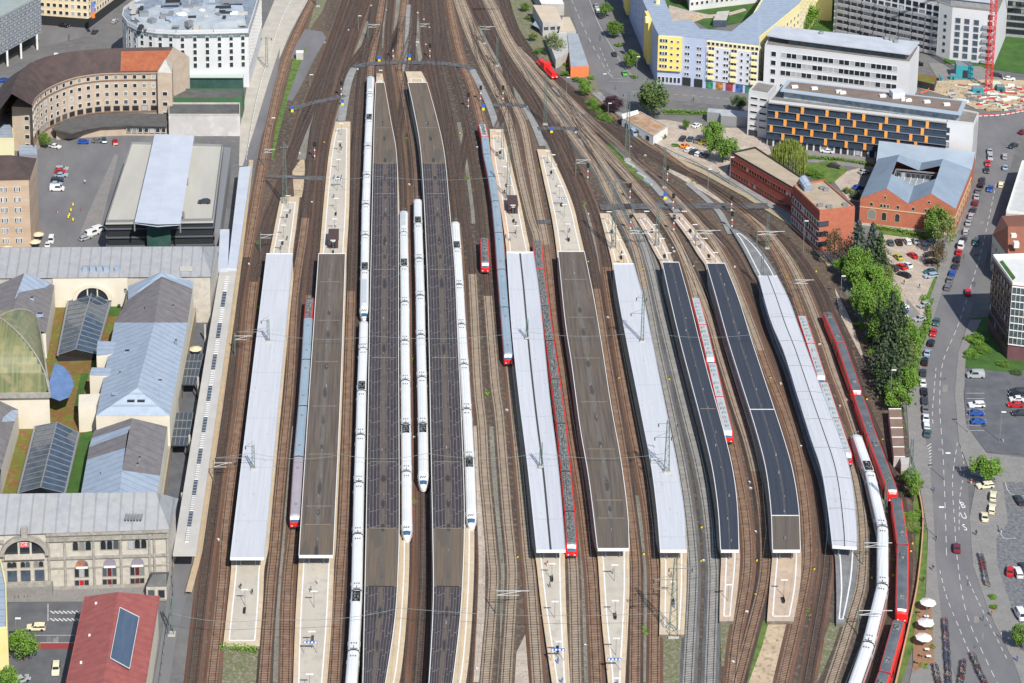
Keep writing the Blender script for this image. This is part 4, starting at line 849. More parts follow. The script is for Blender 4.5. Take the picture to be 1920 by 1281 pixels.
# --- long side hall with folded roof
def folded(name, label, cat, roofs, zbase, walls, wm, extra=None):
    b = at(*walls[0]); T = thing(name, label, cat, (b.x, b.y, 0))
    for nm, m, fcs in roofs:
        q = MB()
        for f in fcs: facet(q, f)
        q.build(nm, m, T)
    q = MB(); P = [at(*p) for p in walls]; n = len(P); vs = [(p.x, p.y, zbase) for p in P] + [(p.x, p.y, p.z - .03) for p in P]
    ar = sum(P[i].x * P[(i + 1) % n].y - P[(i + 1) % n].x * P[i].y for i in range(n)); fs = [(i, (i + 1) % n, n + (i + 1) % n, n + i) for i in range(n)]
    q.add(vs, fs if ar > 0 else [f[::-1] for f in fs]); q.build('wall', wm, T); return T
T = folded('station_hall', 'side hall of the station with a bright blue metal roof below a brown slate one', 'station hall',
 [('slate_roof', m_zincb, [[(240, 560, 14), (303, 518, 19), (290, 605, 19), (215, 605, 14)], [(303, 518, 19), (362, 535, 14), (352, 605, 14), (290, 605, 19)]]),
  ('metal_roof', m_zinc, [[(215, 605, 14), (290, 605, 19), (257, 728, 19), (180, 780, 14)], [(290, 605, 19), (352, 605, 14), (318, 780, 14), (257, 728, 19)], [(180, 780, 14), (257, 728, 19), (318, 780, 14)]]),
  ('metal_ridge_roof', m_zinc, [[(240, 537, 14), (303, 510, 20), (303, 519, 19.3), (240, 562, 14.1)], [(303, 510, 20), (362, 527, 14), (362, 543, 14.1), (303, 519, 19.3)]])],
 0, [(240, 545, 14), (180, 780, 14), (318, 780, 14), (362, 535, 14)], m_cream)
for x0, y0, x1, y1, z in ((248, 750, 262, 760, 16.2), (250, 612, 262, 640, 17)):
    pass
for x, y in ((246, 752), (265, 752)): p = at(x, y, 16.4); q = MB(); q.box((p.x, p.y, 16.5), (2.0, 1.6, .9)); q.build('skylight', m_glass, T)
for x, y in ((299, 675), (216, 740), (290, 736)): p = at(x, y, 16.2); q = MB(); q.box((p.x, p.y, 16.5), (1.6, .6, .6)); q.build('roof_vent', m_zinc, T)
for s in ('183,640 217,642 213,664 181,668', '172,690 228,692 212,706 168,704'):
    P = [p.xy for p in wl(s, 14.5)]; q = MB(); q.prism(P, 6, 14.5); q.build('annex', m_cream, T); q = MB(); q.prism(P, 14.5, 14.7); q.build('annex_roof', m_zinc, T)
P = [p.xy for p in wl('148,740 188,738 180,762 147,764', 13.5)]; q = MB(); q.prism(P, 0, 13.5); q.build('annex', m_cream, T)
T = folded('station_hall', 'lower side hall with bands of blue and brown roofing beside the concourse', 'station hall',
 [('brown_roof', m_zincb, [[(176, 808, 13), (247, 784, 17.5), (245, 798, 17.5), (172, 822, 13)], [(247, 784, 17.5), (314, 800, 13), (300, 892, 13), (229, 882, 17.5)], [(167, 838, 13), (239, 812, 17.5), (235, 840, 17.5), (163, 862, 13)][::1]]),
  ('metal_roof', m_zinc, [[(172, 822, 13), (245, 798, 17.5), (239, 812, 17.5), (167, 838, 13)], [(163, 862, 13), (235, 840, 17.5), (229, 882, 17.5), (150, 935, 13)], [(229, 882, 17.5), (300, 892, 13), (292, 940, 13), (222, 940, 17)], [(150, 935, 13), (229, 882, 17.5), (222, 940, 17)]])],
 0, [(176, 808, 13), (150, 940, 13), (292, 940, 13), (314, 800, 13)], m_cream)
T = folded('station_hall', 'left station hall with a purple-grey slate roof crossed by blue sheets', 'station hall',
 [('slate_roof', m_zincb, [[(-60, 560, 14), (46, 512, 19), (20, 600, 19), (-90, 640, 14)], [(46, 512, 19), (102, 535, 14), (86, 625, 14), (20, 600, 19)]]),
  ('metal_roof', m_zinc, [[(28, 560, 19), (46, 512, 20), (100, 531, 14.2), (94, 545, 14.2)]]), ], 0, [(-60, 560, 14), (-90, 640, 14), (86, 625, 14), (102, 535, 14)], m_cream)
T = folded('station_hall', 'lower left station hall, blue-grey roof running out of the picture', 'station hall',
 [('slate_roof', m_zincb, [[(-70, 770, 17), (0, 752, 17), (34, 768, 13), (2, 880, 13), (-60, 900, 17)]]), ('metal_roof', m_zinc, [[(-10, 770, 17.1), (34, 769, 13.1), (28, 790, 13.1), (-14, 792, 17.1)]])],
 0, [(-70, 770, 13), (-60, 940, 13), (-5, 940, 13), (2, 880, 13), (34, 768, 13)], m_cream)
for x, y, z, w_, l_, mm_ in ((272, 580, 17, 1, 1.5, 0), (325, 575, 16.5, .8, .8, 1), (330, 640, 16, .7, .7, 1), (240, 660, 16, 2.2, 1.2, 0), (225, 700, 16, .6, .6, 1), (300, 715, 16, 1.2, .6, 1), (262, 860, 16, .7, .7, 1), (258, 872, 16, .7, .7, 1), (205, 905, 15, 1.4, 1.4, 0), (190, 890, 14.5, .8, .8, 1), (60, 560, 17, 1.2, 1, 0), (30, 600, 16.5, .8, .8, 1), (75, 590, 16, 2, 1, 0), (235, 545, 16, .8, .8, 1)):
    p = at(x, y, z); T = thing('roof_hatch', 'small %s on the station hall roofs' % ('blue skylight box' if mm_ == 0 else 'grey vent'), 'roof vent', (p.x, p.y, z - .6), 'small boxes on the hall roofs'); q = MB(); q.box((p.x, p.y, z - .1), (w_, l_, 1.0)); q.build('casing', (m_zinc, m_grey)[mm_], T); q = MB(); q.box((p.x, p.y, z + .45), (w_ * .8, l_ * .8, .1)); q.build('lid', (m_glass, m_dark)[mm_], T)
# dome over the central hall
m_dome = mat('dome_glazing', (.10, .13, .065), (.21, .21, .10), .9, .35, stretch=(1.5, .06, .06), c3=(.26, .23, .12), s3=.35)
P = [p for p in wl('-95,738 92,735 76,628 -70,628', 17)]; b = P[0]; T = thing('central_dome', 'square green ribbed dome over the central station hall', 'dome', ((P[0].x + P[1].x) / 2, P[0].y, 0))
q = MB(); n_ = 28; vs = []
for j in range(n_ + 1):
    for i in range(n_ + 1):
        u, v = i / n_ * 2 - 1, j / n_ * 2 - 1; a = P[0].lerp(P[1], (u + 1) / 2); c = P[3].lerp(P[2], (u + 1) / 2); p = a.lerp(c, (v + 1) / 2); r = max(abs(u), abs(v)); vs.append((p.x, p.y, 17 + 14 * math.sqrt(max(0, 1 - r ** 2.0))))
q.add(vs, [(j * (n_ + 1) + i, j * (n_ + 1) + i + 1, (j + 1) * (n_ + 1) + i + 1, (j + 1) * (n_ + 1) + i) for j in range(n_) for i in range(n_)]); q.build('dome_shell', m_dome, T)
for s0 in (1, -1):
    q = None
    for sx in ((1,) if True else ()):
        for j in range(n_):
            u0, u1 = j / n_ * 2 - 1, (j + 1) / n_ * 2 - 1
            def pt(u): a = P[0].lerp(P[1], (u + 1) / 2); c = P[3].lerp(P[2], (u + 1) / 2); p = a.lerp(c, (s0 * u + 1) / 2); return Vector((p.x, p.y, 17.15 + 14 * math.sqrt(max(0, 1 - abs(u) ** 2.0))))
            q = q or MB(); q.bar(pt(u0), pt(u1), .22)
    q.build('dome_rib', m_stone2, T)
q = MB(); q.prism([p.xy for p in P], 0, 16.9); q.build('wall', m_cream, T)
q = MB(); q.prism([p.xy for p in wl('-98,742 95,739 79,626 -72,626', 17)], 15.9, 17); q.build('cornice', m_stone2, T)
q = MB(); facet(q, [(103, 681, 15), (120, 688, 14), (134, 705, 13), (139, 722, 12.5), (130, 745, 12), (112, 752, 12), (84, 741, 12.5)]); o = q.build('fan_glass_roof', mat('fan_blue_glass', (.10, .17, .33), (.14, .22, .40), .5, .2), T)
# courts: planted flat roofs and glazed roofs
m_sed = mat('sedum_roof', (.20, .075, .03), (.09, .17, .015), .22, .95, c3=(.24, .13, .07), s3=.8)
q = MB(); q.prism([p.xy for p in wl('100,552 242,560 180,790 150,940 -10,940 35,770 90,640', 6)], 0, 6); T = thing('court_roof', 'planted flat roof of moss and red sedum between the station halls', 'roof', tuple(at(140, 940, 0))); q.build('planting', m_sed, T)
for s in ('208,560 232,560 222,592 204,592', '178,664 184,664 178,690 170,690', '152,812 178,806 152,930 122,930', '152,700 166,700 150,770 138,770'):
    q = MB(); q.prism([p.xy for p in wl(s, 6.2)], 6, 6.15); q.build('lawn_strip', m_lawn, T)
m_glz = mat('court_glazing', (.045, .065, .10), (.10, .13, .17), .35, .12, spec=.8)
for nm, L1, L2, L3, lab in (('a', (130, 556), (172, 549), (207, 568), 'farther glazed courtyard roof with blue panes, before the arched window'), ('b', (66, 800), (107, 792), (148, 812), 'nearer glazed courtyard roof with blue panes, beside the lawn strip')):
    ends = [(108, 666), (142, 655), (180, 664)] if nm == 'a' else [(34, 925), (76, 914), (122, 925)]
    b = at(ends[0][0], ends[0][1], 8); T = thing('glass_roof', lab, 'glass roof', (b.x, b.y, 6)); a0, a1, a2 = at(*L1, 8), at(*L2, 10.5), at(*L3, 8); e0, e1, e2 = at(*ends[0], 8), at(*ends[1], 10.5), at(*ends[2], 8)
    q = MB(); q.add([a0, a1, e1, e0], [(3, 2, 1, 0)]); q.build('glazing', m_glz, T); q = MB(); q.add([a1, a2, e2, e1], [(3, 2, 1, 0)]); q.build('glazing', m_glassb, T)
    q = MB(); q.add([e0, e1, e2, (e0.x, e0.y, 6), (e2.x, e2.y, 6)], [(3, 4, 2, 1, 0)]); q.build('gable_glazing', m_glass, T)
    for k in range(13):
        t = k / 12
        for s_, e_, pr, ps in ((a0, e0, a1, e1), (a2, e2, a1, e1)):
            q = MB(); q.bar(s_.lerp(e_, t) + Vector((0, 0, .08)), pr.lerp(ps, t) + Vector((0, 0, .08)), .09); q.build('glazing_bar', m_grey, T)
    q = MB(); q.bar(a1 + Vector((0, 0, .1)), e1 + Vector((0, 0, .1)), .22); q.build('ridge', m_grey, T)
    for s_, e_ in ((a0, e0), (a2, e2)): q = MB(); q.bar(s_, e_, .4); q.build('gutter', m_grey, T)
# concourse roof beside the tracks
m_cr = mat('concourse_roof_beige', (.42, .41, .385), (.48, .465, .44), .15, .7); m_crw = mat('concourse_roof_white', (.44, .48, .55), (.50, .54, .60), .15, .6)
b = at(345, 1040, 6); T = thing('concourse_roof', 'long pale concourse roof with a ladder of skylights beside the first track', 'roof', (b.x, b.y, 0))
q = MB(); q.prism([p.xy for p in wl('412,505 444,505 368,1040 324,1040', 6)], 5.5, 6); q.build('beige_roof', m_cr, T)
q = MB(); q.prism([p.xy for p in wl('449,314 471,312 444,504 427,504', 6.5)], 5.5, 6.6); q.build('white_roof', m_crw, T)
q = MB(); q.prism([p.xy for p in wl('413,430 430,430 427,503 408,503', 7.2)], 5.5, 7.2); q.build('raised_roof', m_crw, T)
for k in range(17):
    t0, t1 = k / 17, (k + .93) / 17
    def lad(t, dx): return (426 - (426 - 350) * t + dx, 518 + (1018 - 518) * t)
    q = MB(); P = [p.xy for p in wl([lad(t0, -3.6), lad(t0, 3.6), lad(t1, 3.6), lad(t1, -3.6)], 6.15)]; q.prism(P, 6, 6.25); q.build('skylight', m_white if k % 2 == 0 else m_glassb, T)
    for j in range(8 if k % 2 == 0 else 5):
        tt = t0 + (t1 - t0) * (j + .5) / (8 if k % 2 == 0 else 5); x, y = lad(tt, 0); p = at(x, y, 6.3); q = MB(); q.box((p.x, p.y, 6.3), (1.1, .28, .12)); q.build('skylight_bar', m_grey, T)
for px0 in ((400, 540), (385, 640), (372, 740), (356, 850), (342, 960)):
    p = at(px0[0], px0[1], 0); q = MB(); q.box((p.x, p.y, 2.75), (.5, .5, 5.5)); q.build('column', m_conc, T)
q = MB(); L = [p.xy for p in wl('470,300 446,505 410,770 371,1040 352,1110', 1.1)]; strip(q, resample(L, 6), 1.0, -.6, 1.1); strip(q, resample(L, 6), -.6, -.6, 1.1, 0, .0); tag(q.build('platform_edge', mat('tan_edge', (.50, .38, .24), (.40, .32, .22), .4)), kind='structure')
b = at(345, 1060); T = thing('wall', 'sandstone platform wall between the station halls and the concourse roof', 'wall', (b.x, b.y, 0))
L = [p.xy for p in wl('372,528 358,605 322,790 300,935 318,1040', 5)]; q = MB(); strip(q, L, .7, -.7, 5); strip(q, L, .7, .7, 0, 0, 5); strip(q, L, -.7, -.7, 5, 0, 0); q.build('masonry', mat('sand_wall', (.38, .31, .22), (.30, .25, .18), .5), T)
for s, lab in (('350,664 381,664 368,721 341,721', 'farther dark glazed shelter roof with a white patio umbrella beside it'), ('328,774 362,774 352,835 320,835', 'nearer dark glazed shelter roof beside the banded station hall')):
    P = [p.xy for p in wl(s, 4.5)]; b = P[-1]; T = thing('glass_shelter', lab, 'shelter', (b.x, b.y, 0)); q = MB(); q.prism(P, 4.2, 4.5); q.build('roof', mat('shelter_glass', (.07, .085, .10), (.05, .06, .07), .6, .2), T)
    for k in range(5):
        for (a, b_, c_, d_) in ((P[0], P[1], P[3], P[2]),): q = MB(); x, y = a.lerp(b_, k / 4), c_.lerp(d_, k / 4); q.bar((x.x, x.y, 4.6), (y.x, y.y, 4.6), .1); q.build('rafter', m_grey, T)
    for k in range(1, 4): q = MB(); x, y = P[0].lerp(P[3], k / 4), P[1].lerp(P[2], k / 4); q.bar((x.x, x.y, 4.62), (y.x, y.y, 4.62), .12); q.build('purlin', m_grey, T)
    for p in P: q = MB(); q.box((p.x, p.y, 2.1), (.25, .25, 4.2)); q.build('post', m_dark, T)
# small dark hipped pavilion at the end of the front wing
b = at(300, 1110); T = thing('pavilion', 'small pavilion with a dark hipped roof against the station wall', 'pavilion', (b.x, b.y, 0)); q = MB()
E = [at(274, 1100, 3.6), at(312, 1100, 3.6), at(318, 1072, 3.6), at(282, 1072, 3.6)]; tp = [at(286, 1078, 6), at(312, 1076, 6)]
q.add(E + tp, [(0, 1, 5, 4), (1, 2, 5), (2, 3, 4, 5), (3, 0, 4)]); q.build('roof', mat('pavilion_felt', (.09, .09, .095), (.13, .13, .13), .5), T); q = MB(); q.prism([e.xy for e in E], 0, 3.5); q.build('wall', m_stone, T)
windows(T, E[0].xy, E[1].xy, [.6], 2, 1.5, 2.1, m_stone2, m_glass)
flush_rest(T)
# green metal bridge gate and bicycles area behind
# --- red roofed building, bottom left
m_tile = mat('red_metal_roof', (.28, .075, .065), (.34, .105, .09), .5, .6, bands=(1, 2.2))
E1, E2, F1, F2 = at(159, 1119, 11), at(299, 1118, 11), at(95, 1420, 11), at(250, 1420, 11); R1, R2 = at(222, 1110, 14.5), at(170, 1420, 14.5)
T = thing('red_roofed_building', 'building with a dull red metal gable roof and a large blue skylight', 'building', (F1.x, E1.y, 0)); q = MB(); q.add([E1, R1, R2, F1], [(3, 2, 1, 0)]); q.build('roof', m_tile, T)
q = MB(); q.add([R1, E2, F2, R2], [(3, 2, 1, 0)]); q.build('roof', m_tile, T); q = MB(); q.prism([E1.xy + Vector((.4, -.3)), E2.xy + Vector((-.4, -.3)), F2.xy, F1.xy], 0, 10.9); q.add([E1 + Vector((.4, -.3, -.1)), R1 + Vector((0, -.3, -.1)), E2 + Vector((-.4, -.3, -.1))], [(2, 1, 0)]); q.build('wall', m_cream, T)
S = [at(225, 1142, 14.2), at(261, 1160, 12.9), at(243, 1257, 12.9), at(207, 1237, 14.2)]; q = MB(); q.add([s + Vector((0, 0, .35)) for s in S] + S, [(3, 2, 1, 0), (0, 1, 5, 4), (1, 2, 6, 5), (2, 3, 7, 6), (3, 0, 4, 7)]); q.build('skylight', mat('skylight_blue', (.065, .095, .145), (.085, .12, .175), .3, .25, stretch=(3, .3, 1)), T)
for i in range(4): q = MB(); q.bar(S[i] + Vector((0, 0, .45)), S[(i + 1) % 4] + Vector((0, 0, .45)), .07); q.build('skylight_frame', m_white, T)
for i, (a, b_) in enumerate(((E1, F1), (E2, F2))): q = MB(); q.bar(a, b_, .18); q.build('gutter', m_tile, T)
for x, y in ((168, 1192), (152, 1243), (180, 1132)): p = at(x, y, 12.4); q = MB(); q.box((p.x, p.y, 12.5), (.5, .4, .5)); q.build('roof_vent', m_white, T)
# sliver of the building on the left edge
T, P = flat('corner_building', 'yellow and blue building sliver at the bottom left edge', 'building', '-80,1058 2,1052 12,1100 14,1180 -80,1190', 12, mat('yellow_render', (.62, .55, .22), (.70, .62, .30), .2), m_zinc)

# --- curved post office building
m_psand = mat('post_sandstone', (.40, .325, .255), (.48, .395, .31), .4, .9); m_pmold = mat('post_moulding', (.22, .145, .10), rough=.9)
m_proof = mat('brown_tile_roof', (.052, .036, .036), (.080, .056, .052), .3, .85); m_prust = mat('rust_red_tiles', (.27, .075, .035), (.33, .11, .05), .4, .9, c3=(.22, .07, .04), s3=1.5)
ev = smooth_line([p.xy for p in wl('60,198 66,184 90,165 130,148 170,140 210,137 296,136', 20)], 3.42); Ne = normals(ev)
rg0 = [p.xy for p in wl('22,176 26,156 42,132 70,112 120,99 200,91 325,88', 27)]; rg = smooth_line(rg0, 1); rg = resample(rg, sum((a - b).length for a, b in zip(rg, rg[1:])) / (len(ev) - 1))[:len(ev)]
T = thing('post_building', 'long curved sandstone building with a dark brown tiled roof', 'building', (ev[0].x, ev[0].y, 0))
n = min(len(ev), len(rg)); ev = ev[:n]; rg = rg[:n]
q = MB(); q2 = MB(); wb = MB(); bk = MB()
for i in range(n - 1):
    f = [(ev[i].x, ev[i].y, 20), (ev[i + 1].x, ev[i + 1].y, 20), (rg[i + 1].x, rg[i + 1].y, 27), (rg[i].x, rg[i].y, 27)]
    F4 = [Vector(x) for x in f]; rr = at(213, 136, 20).x < ev[i].x < at(290, 136, 20).x
    for t0, t1 in ((0, .07), (.07, .86), (.86, 1)):
        q.add([F4[0].lerp(F4[3], t0), F4[1].lerp(F4[2], t0), F4[1].lerp(F4[2], t1), F4[0].lerp(F4[3], t1)], [(0, 1, 2, 3)], 1 if rr and t0 == .07 else 0)
    B0, B1 = rg[i] * 2 - ev[i], rg[i + 1] * 2 - ev[i + 1]; q.add([f[3], f[2], (B1.x, B1.y, 20), (B0.x, B0.y, 20)], [(0, 1, 2, 3)])
    wb.add([(ev[i].x, ev[i].y, 0), (ev[i + 1].x, ev[i + 1].y, 0), (ev[i + 1].x, ev[i + 1].y, 20), (ev[i].x, ev[i].y, 20)], [(0, 1, 2, 3)])
    wb.add([(B0.x, B0.y, 0), (B1.x, B1.y, 0), (B1.x, B1.y, 20), (B0.x, B0.y, 20)], [(3, 2, 1, 0)])
q.build('roof', [m_proof, m_prust], T); e = ev[-1]; r_ = rg[-1]; B1 = r_ * 2 - e
wb.add([(e.x, e.y, 0), (B1.x, B1.y, 0), (B1.x, B1.y, 20), (r_.x, r_.y, 27), (e.x, e.y, 20)], [(0, 1, 2, 3, 4)]); wb.build('wall', m_psand, T)
def onroof(px, py):   # height on the sloping roof under a photo point
    lo = 20
    for _ in range(12):
        p = at(px, py, lo).xy; k = min(range(n), key=lambda j: (ev[j] - p).length); d = rg[k] - ev[k]; t = max(0, min(1, (p - ev[k]).dot(d) / d.dot(d))); lo = 20 + 7 * t
    return Vector((*at(px, py, lo).xy, lo))
for z in (19.4, 17.0, 4.6):
    q = MB(); strip(q, ev, -.35, 0, z + .35); strip(q, ev, -.35, -.35, z, 0, z + .35); q.build('cornice', m_pmold, T)
for i in range(n - 1):
    windows(T, ev[i], ev[i + 1], [17.6, 14.2, 11.0, 7.8], 1, 1.3, 1.5, fr_w if i % 1 == 0 else fr_w, m_glass)
    windows(T, ev[i], ev[i + 1], [5.2], 1, 2.2, 1.8, m_pmold, m_glass)
for x, y in ((167, 128), (199, 127), (103, 143), (91, 136), (77, 155), (242, 128)): p = onroof(x, y); q = MB(); q.box((p.x, p.y, p.z + .4), (.6, .6, .9)); q.build('dormer', m_conc, T)
p = onroof(105, 106); q = MB(); q.box((p.x, p.y, p.z + .5), (1.4, 2.2, 1)); q.build('roof_hatch', m_white, T)
P = [p.xy for p in wl('295,136 322,137 324,120 300,118', 21)]; q = MB(); q.prism(P, 0, 21); q.build('stair_tower', m_psand, T)
c = sum(P, Vector((0, 0))) / 4; q = MB(); q.add([(p.x, p.y, 21) for p in P] + [(c.x, c.y, 24.5)], [(0, 1, 4), (1, 2, 4), (2, 3, 4), (3, 0, 4)]); q.build('tower_roof', m_conc, T)
windows(T, P[0], P[1], [4, 8, 12], 1, 1.7, 1.5, fr_w, m_glass)
P = [p.xy for p in wl('323,98 347,99 347,115 323,115', 19)]; q = MB(); q.prism(P, 0, 19); q.build('brick_shaft', mat('pink_brick', (.42, .21, .15), (.36, .18, .13), .8), T)
P = [p.xy for p in wl('22,200 61,202 60,182 24,180', 17)]; P = [Vector(p) for p in P]; q = MB(); q.prism(P, 0, 17); q.build('end_pavilion', m_psand, T); windows(T, P[0], P[1], [1.5, 5, 8.5, 12], 1, 1.6, 1.5, fr_w, m_glass, m0=.7, m1=.3)
q = MB(); M_ = (P[0] + P[1]) / 2; q.add([(P[0].x, P[0].y, 17), (P[1].x, P[1].y, 17), (M_.x, M_.y, 22), (P[0].x - 6, P[0].y + 22, 17), (P[1].x, P[1].y + 22, 17), (M_.x, M_.y + 24, 25)], [(0, 1, 2), (1, 4, 5, 2), (0, 2, 5, 3)]); q.build('pavilion_roof', m_proof, T)
flush_rest(T)
T = thing('loading_annex', 'low curved annex with a dark felt roof at the foot of the curved building', 'annex', tuple(at(200, 245)))
q = MB(); P = [p.xy for p in wl('97,241 120,226 155,217 200,212 260,212 316,214 313,235 236,234 190,236 160,241 133,249', 5)]; q.prism(P, 4.4, 5); q.build('roof', mat('annex_felt', (.075, .075, .075), (.11, .11, .11), .4), T)
q = MB(); P = [p.xy for p in wl('105,241 120,228 155,219 200,214 316,216 312,234 236,233 190,235', 4.4)]; q.prism(P, 0, 4.4); q.build('wall', m_psand, T)
a, b_ = at(236, 234, 4.4).xy, at(312, 235, 4.4).xy; windows(T, a, b_, [1.6], 7, 1.4, 1.6, fr_w, m_glass); flush_rest(T)
# low workshop
T, P = flat('workshop', 'low dark-roofed workshop with a blank pale concrete front wall', 'workshop', '316,195 450,195 450,217 316,217', 8, mat('blank_concrete', (.50, .48, .47), (.42, .41, .40), .15, c3=(.60, .59, .58), s3=.25), mat('felt_dark', (.08, .08, .08), (.12, .12, .115), .3), parm=m_conc)
flat('workshop', 'back workshop with a green strip under its dark roof, behind the blank concrete wall', 'workshop', '325,169 458,169 454,186 325,186', 7.5, mat('green_strip_wall', (.03, .16, .05), (.09, .085, .08), .25), MATS['felt_dark'])
# parking deck
m_deckc = mat('parking_concrete', (.40, .39, .35), (.46, .45, .40), .12, .9, stretch=(1, .2, 1)); m_slat = mat('dark_slats', (.03, .035, .05), rough=.6)
b = at(300, 470); T = thing('parking_garage', 'multi-storey car park with open dark slatted front and white centre roof', 'car park', (b.x, b.y, 0))
P = [p.xy for p in wl('246,270 418,275 400,415 198,418', 13)]; q = MB(); q.prism(P, 12.4, 13, bottom=True); q.build('top_deck', m_deckc, T)
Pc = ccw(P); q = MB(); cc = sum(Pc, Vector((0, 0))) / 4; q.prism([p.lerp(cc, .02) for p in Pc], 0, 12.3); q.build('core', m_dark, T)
for lv in range(4):
    z = 1.8 + lv * 3.0
    for i in range(4):
        a, b_ = Pc[i], Pc[(i + 1) % 4]; d = b_ - a; c = (a + b_) / 2; q = MB(); q.box((c.x, c.y, z), (d.length - .3, .3, .5), math.atan2(d.y, d.x)); q.build('deck_edge', mat('deck_edge_grey', (.10, .11, .13), rough=.6), T)
for i in range(4):
    a, b_ = Pc[i], Pc[(i + 1) % 4]; d = b_ - a; u = d.normalized(); nn = Vector((u.y, -u.x)); c = (a + b_) / 2 - nn * .2; q = MB(); q.box((c.x, c.y, 13.45), (d.length - .5, .2, .9), math.atan2(d.y, d.x)); q.build('parapet', m_grey, T)
q = MB(); L0, L1, M0, M1, N0, N1 = at(290, 252, 16), at(252, 417, 16), at(326, 252, 16.4), at(295, 421, 16.4), at(364, 254, 16), at(338, 420, 16)
q.add([L0, M0, M1, L1, N0, N1], [(3, 2, 1, 0), (2, 5, 4, 1)]); q.add([L0 - Vector((0, 0, .5)), M0 - Vector((0, 0, .9)), M1 - Vector((0, 0, .9)), L1 - Vector((0, 0, .5)), N0 - Vector((0, 0, .5)), N1 - Vector((0, 0, .5))], [(0, 1, 2, 3), (1, 4, 5, 2)]); q.build('white_roof', m_crw, T)
for p0 in (L0, L1, N0, N1, L0.lerp(L1, .5), N0.lerp(N1, .5)): q = MB(); q.box((p0.x, p0.y + .3, 14.3), (.4, .4, 2.8)); q.build('column', m_grey, T)
P = [p.xy for p in wl('275,424 320,424 318,418 276,418', 13)]; q = MB(); q.prism(P, 0, 12.9); q.build('glass_stair', mat('green_glass', (.03, .075, .065), (.05, .10, .09), .3, .15), T)
for x in (-2, 0, 2, 4): pass
for x in (339, 345): p = at(x, 440, 8); q = MB(); q.cone((p.x, p.y), .35, .35, 0, 16, 10); q.build('flue', m_grey, T)
P = [p.xy for p in wl('420,276 433,277 412,430 402,430', 9)]; q = MB(); q.prism(P, 0, 9); q.build('ramp', m_grey, T)
# left stone block
b = at(30, 470); T = thing('stone_block', 'sandstone block with a dark brown hipped roof and rows of grouped slit windows', 'building', (b.x, b.y, 0)); z = 25
P = [at(-120, 340, z), at(56, 336, z), at(69, 297, z), at(-110, 299, z)]; q = MB(); Rg = [at(-120, 293, 29), at(20, 291, 29)]; q.add(P + Rg, [(0, 1, 5, 4), (1, 2, 5), (2, 3, 4, 5)]); q.build('roof', m_proof, T)
q = MB(); q.prism([p.xy + Vector((-.5 if p.x > -120 else 0, .5)) if i < 2 else p.xy for i, p in enumerate(P)], 0, z - .05); q.build('wall', mat('banded_sandstone', (.50, .39, .29), (.43, .31, .22), .25, .9, stretch=(.3, .3, 2)), T)
A_, B_ = P[0].xy + Vector((0, .5)), P[1].xy + Vector((-.5, .5)); 
for g_ in (7.3,): windows(T, A_, B_, [20.5 - k * 3.6 for k in range(6)], 0, .55, 1.6, fr_w, m_glass, ts=[.865 + j * .0165 - .02 for j in range(4)] + [.70 + j * .0165 for j in range(4)])
flush_rest(T)
flat('pale_yellow_building', 'pale yellow building at the left edge behind the stone block', 'building', '-90,195 17,192 22,225 26,262 -90,262', 8, mat('pale_yellow', (.62, .60, .40), rough=.9), m_zinc)
# corner offices top left
T = thing('office_block', 'grey banded office block standing on white columns, top left corner', 'office', tuple(at(40, 100))); P = ccw([p.xy for p in wl('-100,83 76,-9 30,-75 -150,0', 22)])
q = MB(); q.prism(P, 6.4, 22, bottom=True); q.build('wall', mat('greenish_panel', (.26, .30, .29), (.32, .36, .35), .3), T); q = MB(); q.prism([p.lerp(sum(P, Vector((0, 0))) / 4, .2) for p in P], 0, 6.4); q.build('undercroft', m_dark, T)
k = max(range(4), key=lambda i: (P[(i + 1) % 4] - P[i]).x); a, b_ = P[k], P[(k + 1) % 4]; windows(T, a, b_, [7.2 + 2.5 * j for j in range(6)], 22, 1.75, 1.3, fr_d, mat('violet_glass', (.30, .31, .42), (.38, .39, .50), .6, .3))
d = (b_ - a)
for t in (.45, .6, .75, .93): p = a + d * t + Vector((.3, .8)); q = MB(); q.cone((p.x, p.y), .45, .45, 0, 6.4, 10); q.build('column', m_white, T)
flush_rest(T)
T, P = flat('office_block', 'beige office block with square dark windows and a blue and orange banner', 'office', '60,-58 163,-51 250,-112 140,-140', 24, mat('beige_panel', (.66, .54, .33), (.72, .60, .40), .2), roof_grey)
P = ccw(P); zs = [5.0 + 3.15 * j for j in range(6)]
for i in range(4):
    a, b_ = P[i], P[(i + 1) % 4]; dd = (b_ - a)
    if dd.x > 0: windows(T, a, b_, zs, int(dd.length / 2.5), 1.4, 1.5, fr_w, m_glass)
    q = MB(); u = dd.normalized(); nn = Vector((u.y, -u.x)); c = (a + b_) / 2 + nn * .15; q.box((c.x, c.y, 2), (dd.length, .4, 4), math.atan2(dd.y, dd.x)); q.build('shop_front', m_dark, T)
p = at(172, 20, 12); q = MB(); q.box((p.x + .6, p.y - .6, 12.5), (1.4, .3, 7), R(30)); q.build('banner', mat('banner', (.75, .20, .03), (.10, .2, .5), .12, lo=.48, hi=.52), T)
flush_rest(T)
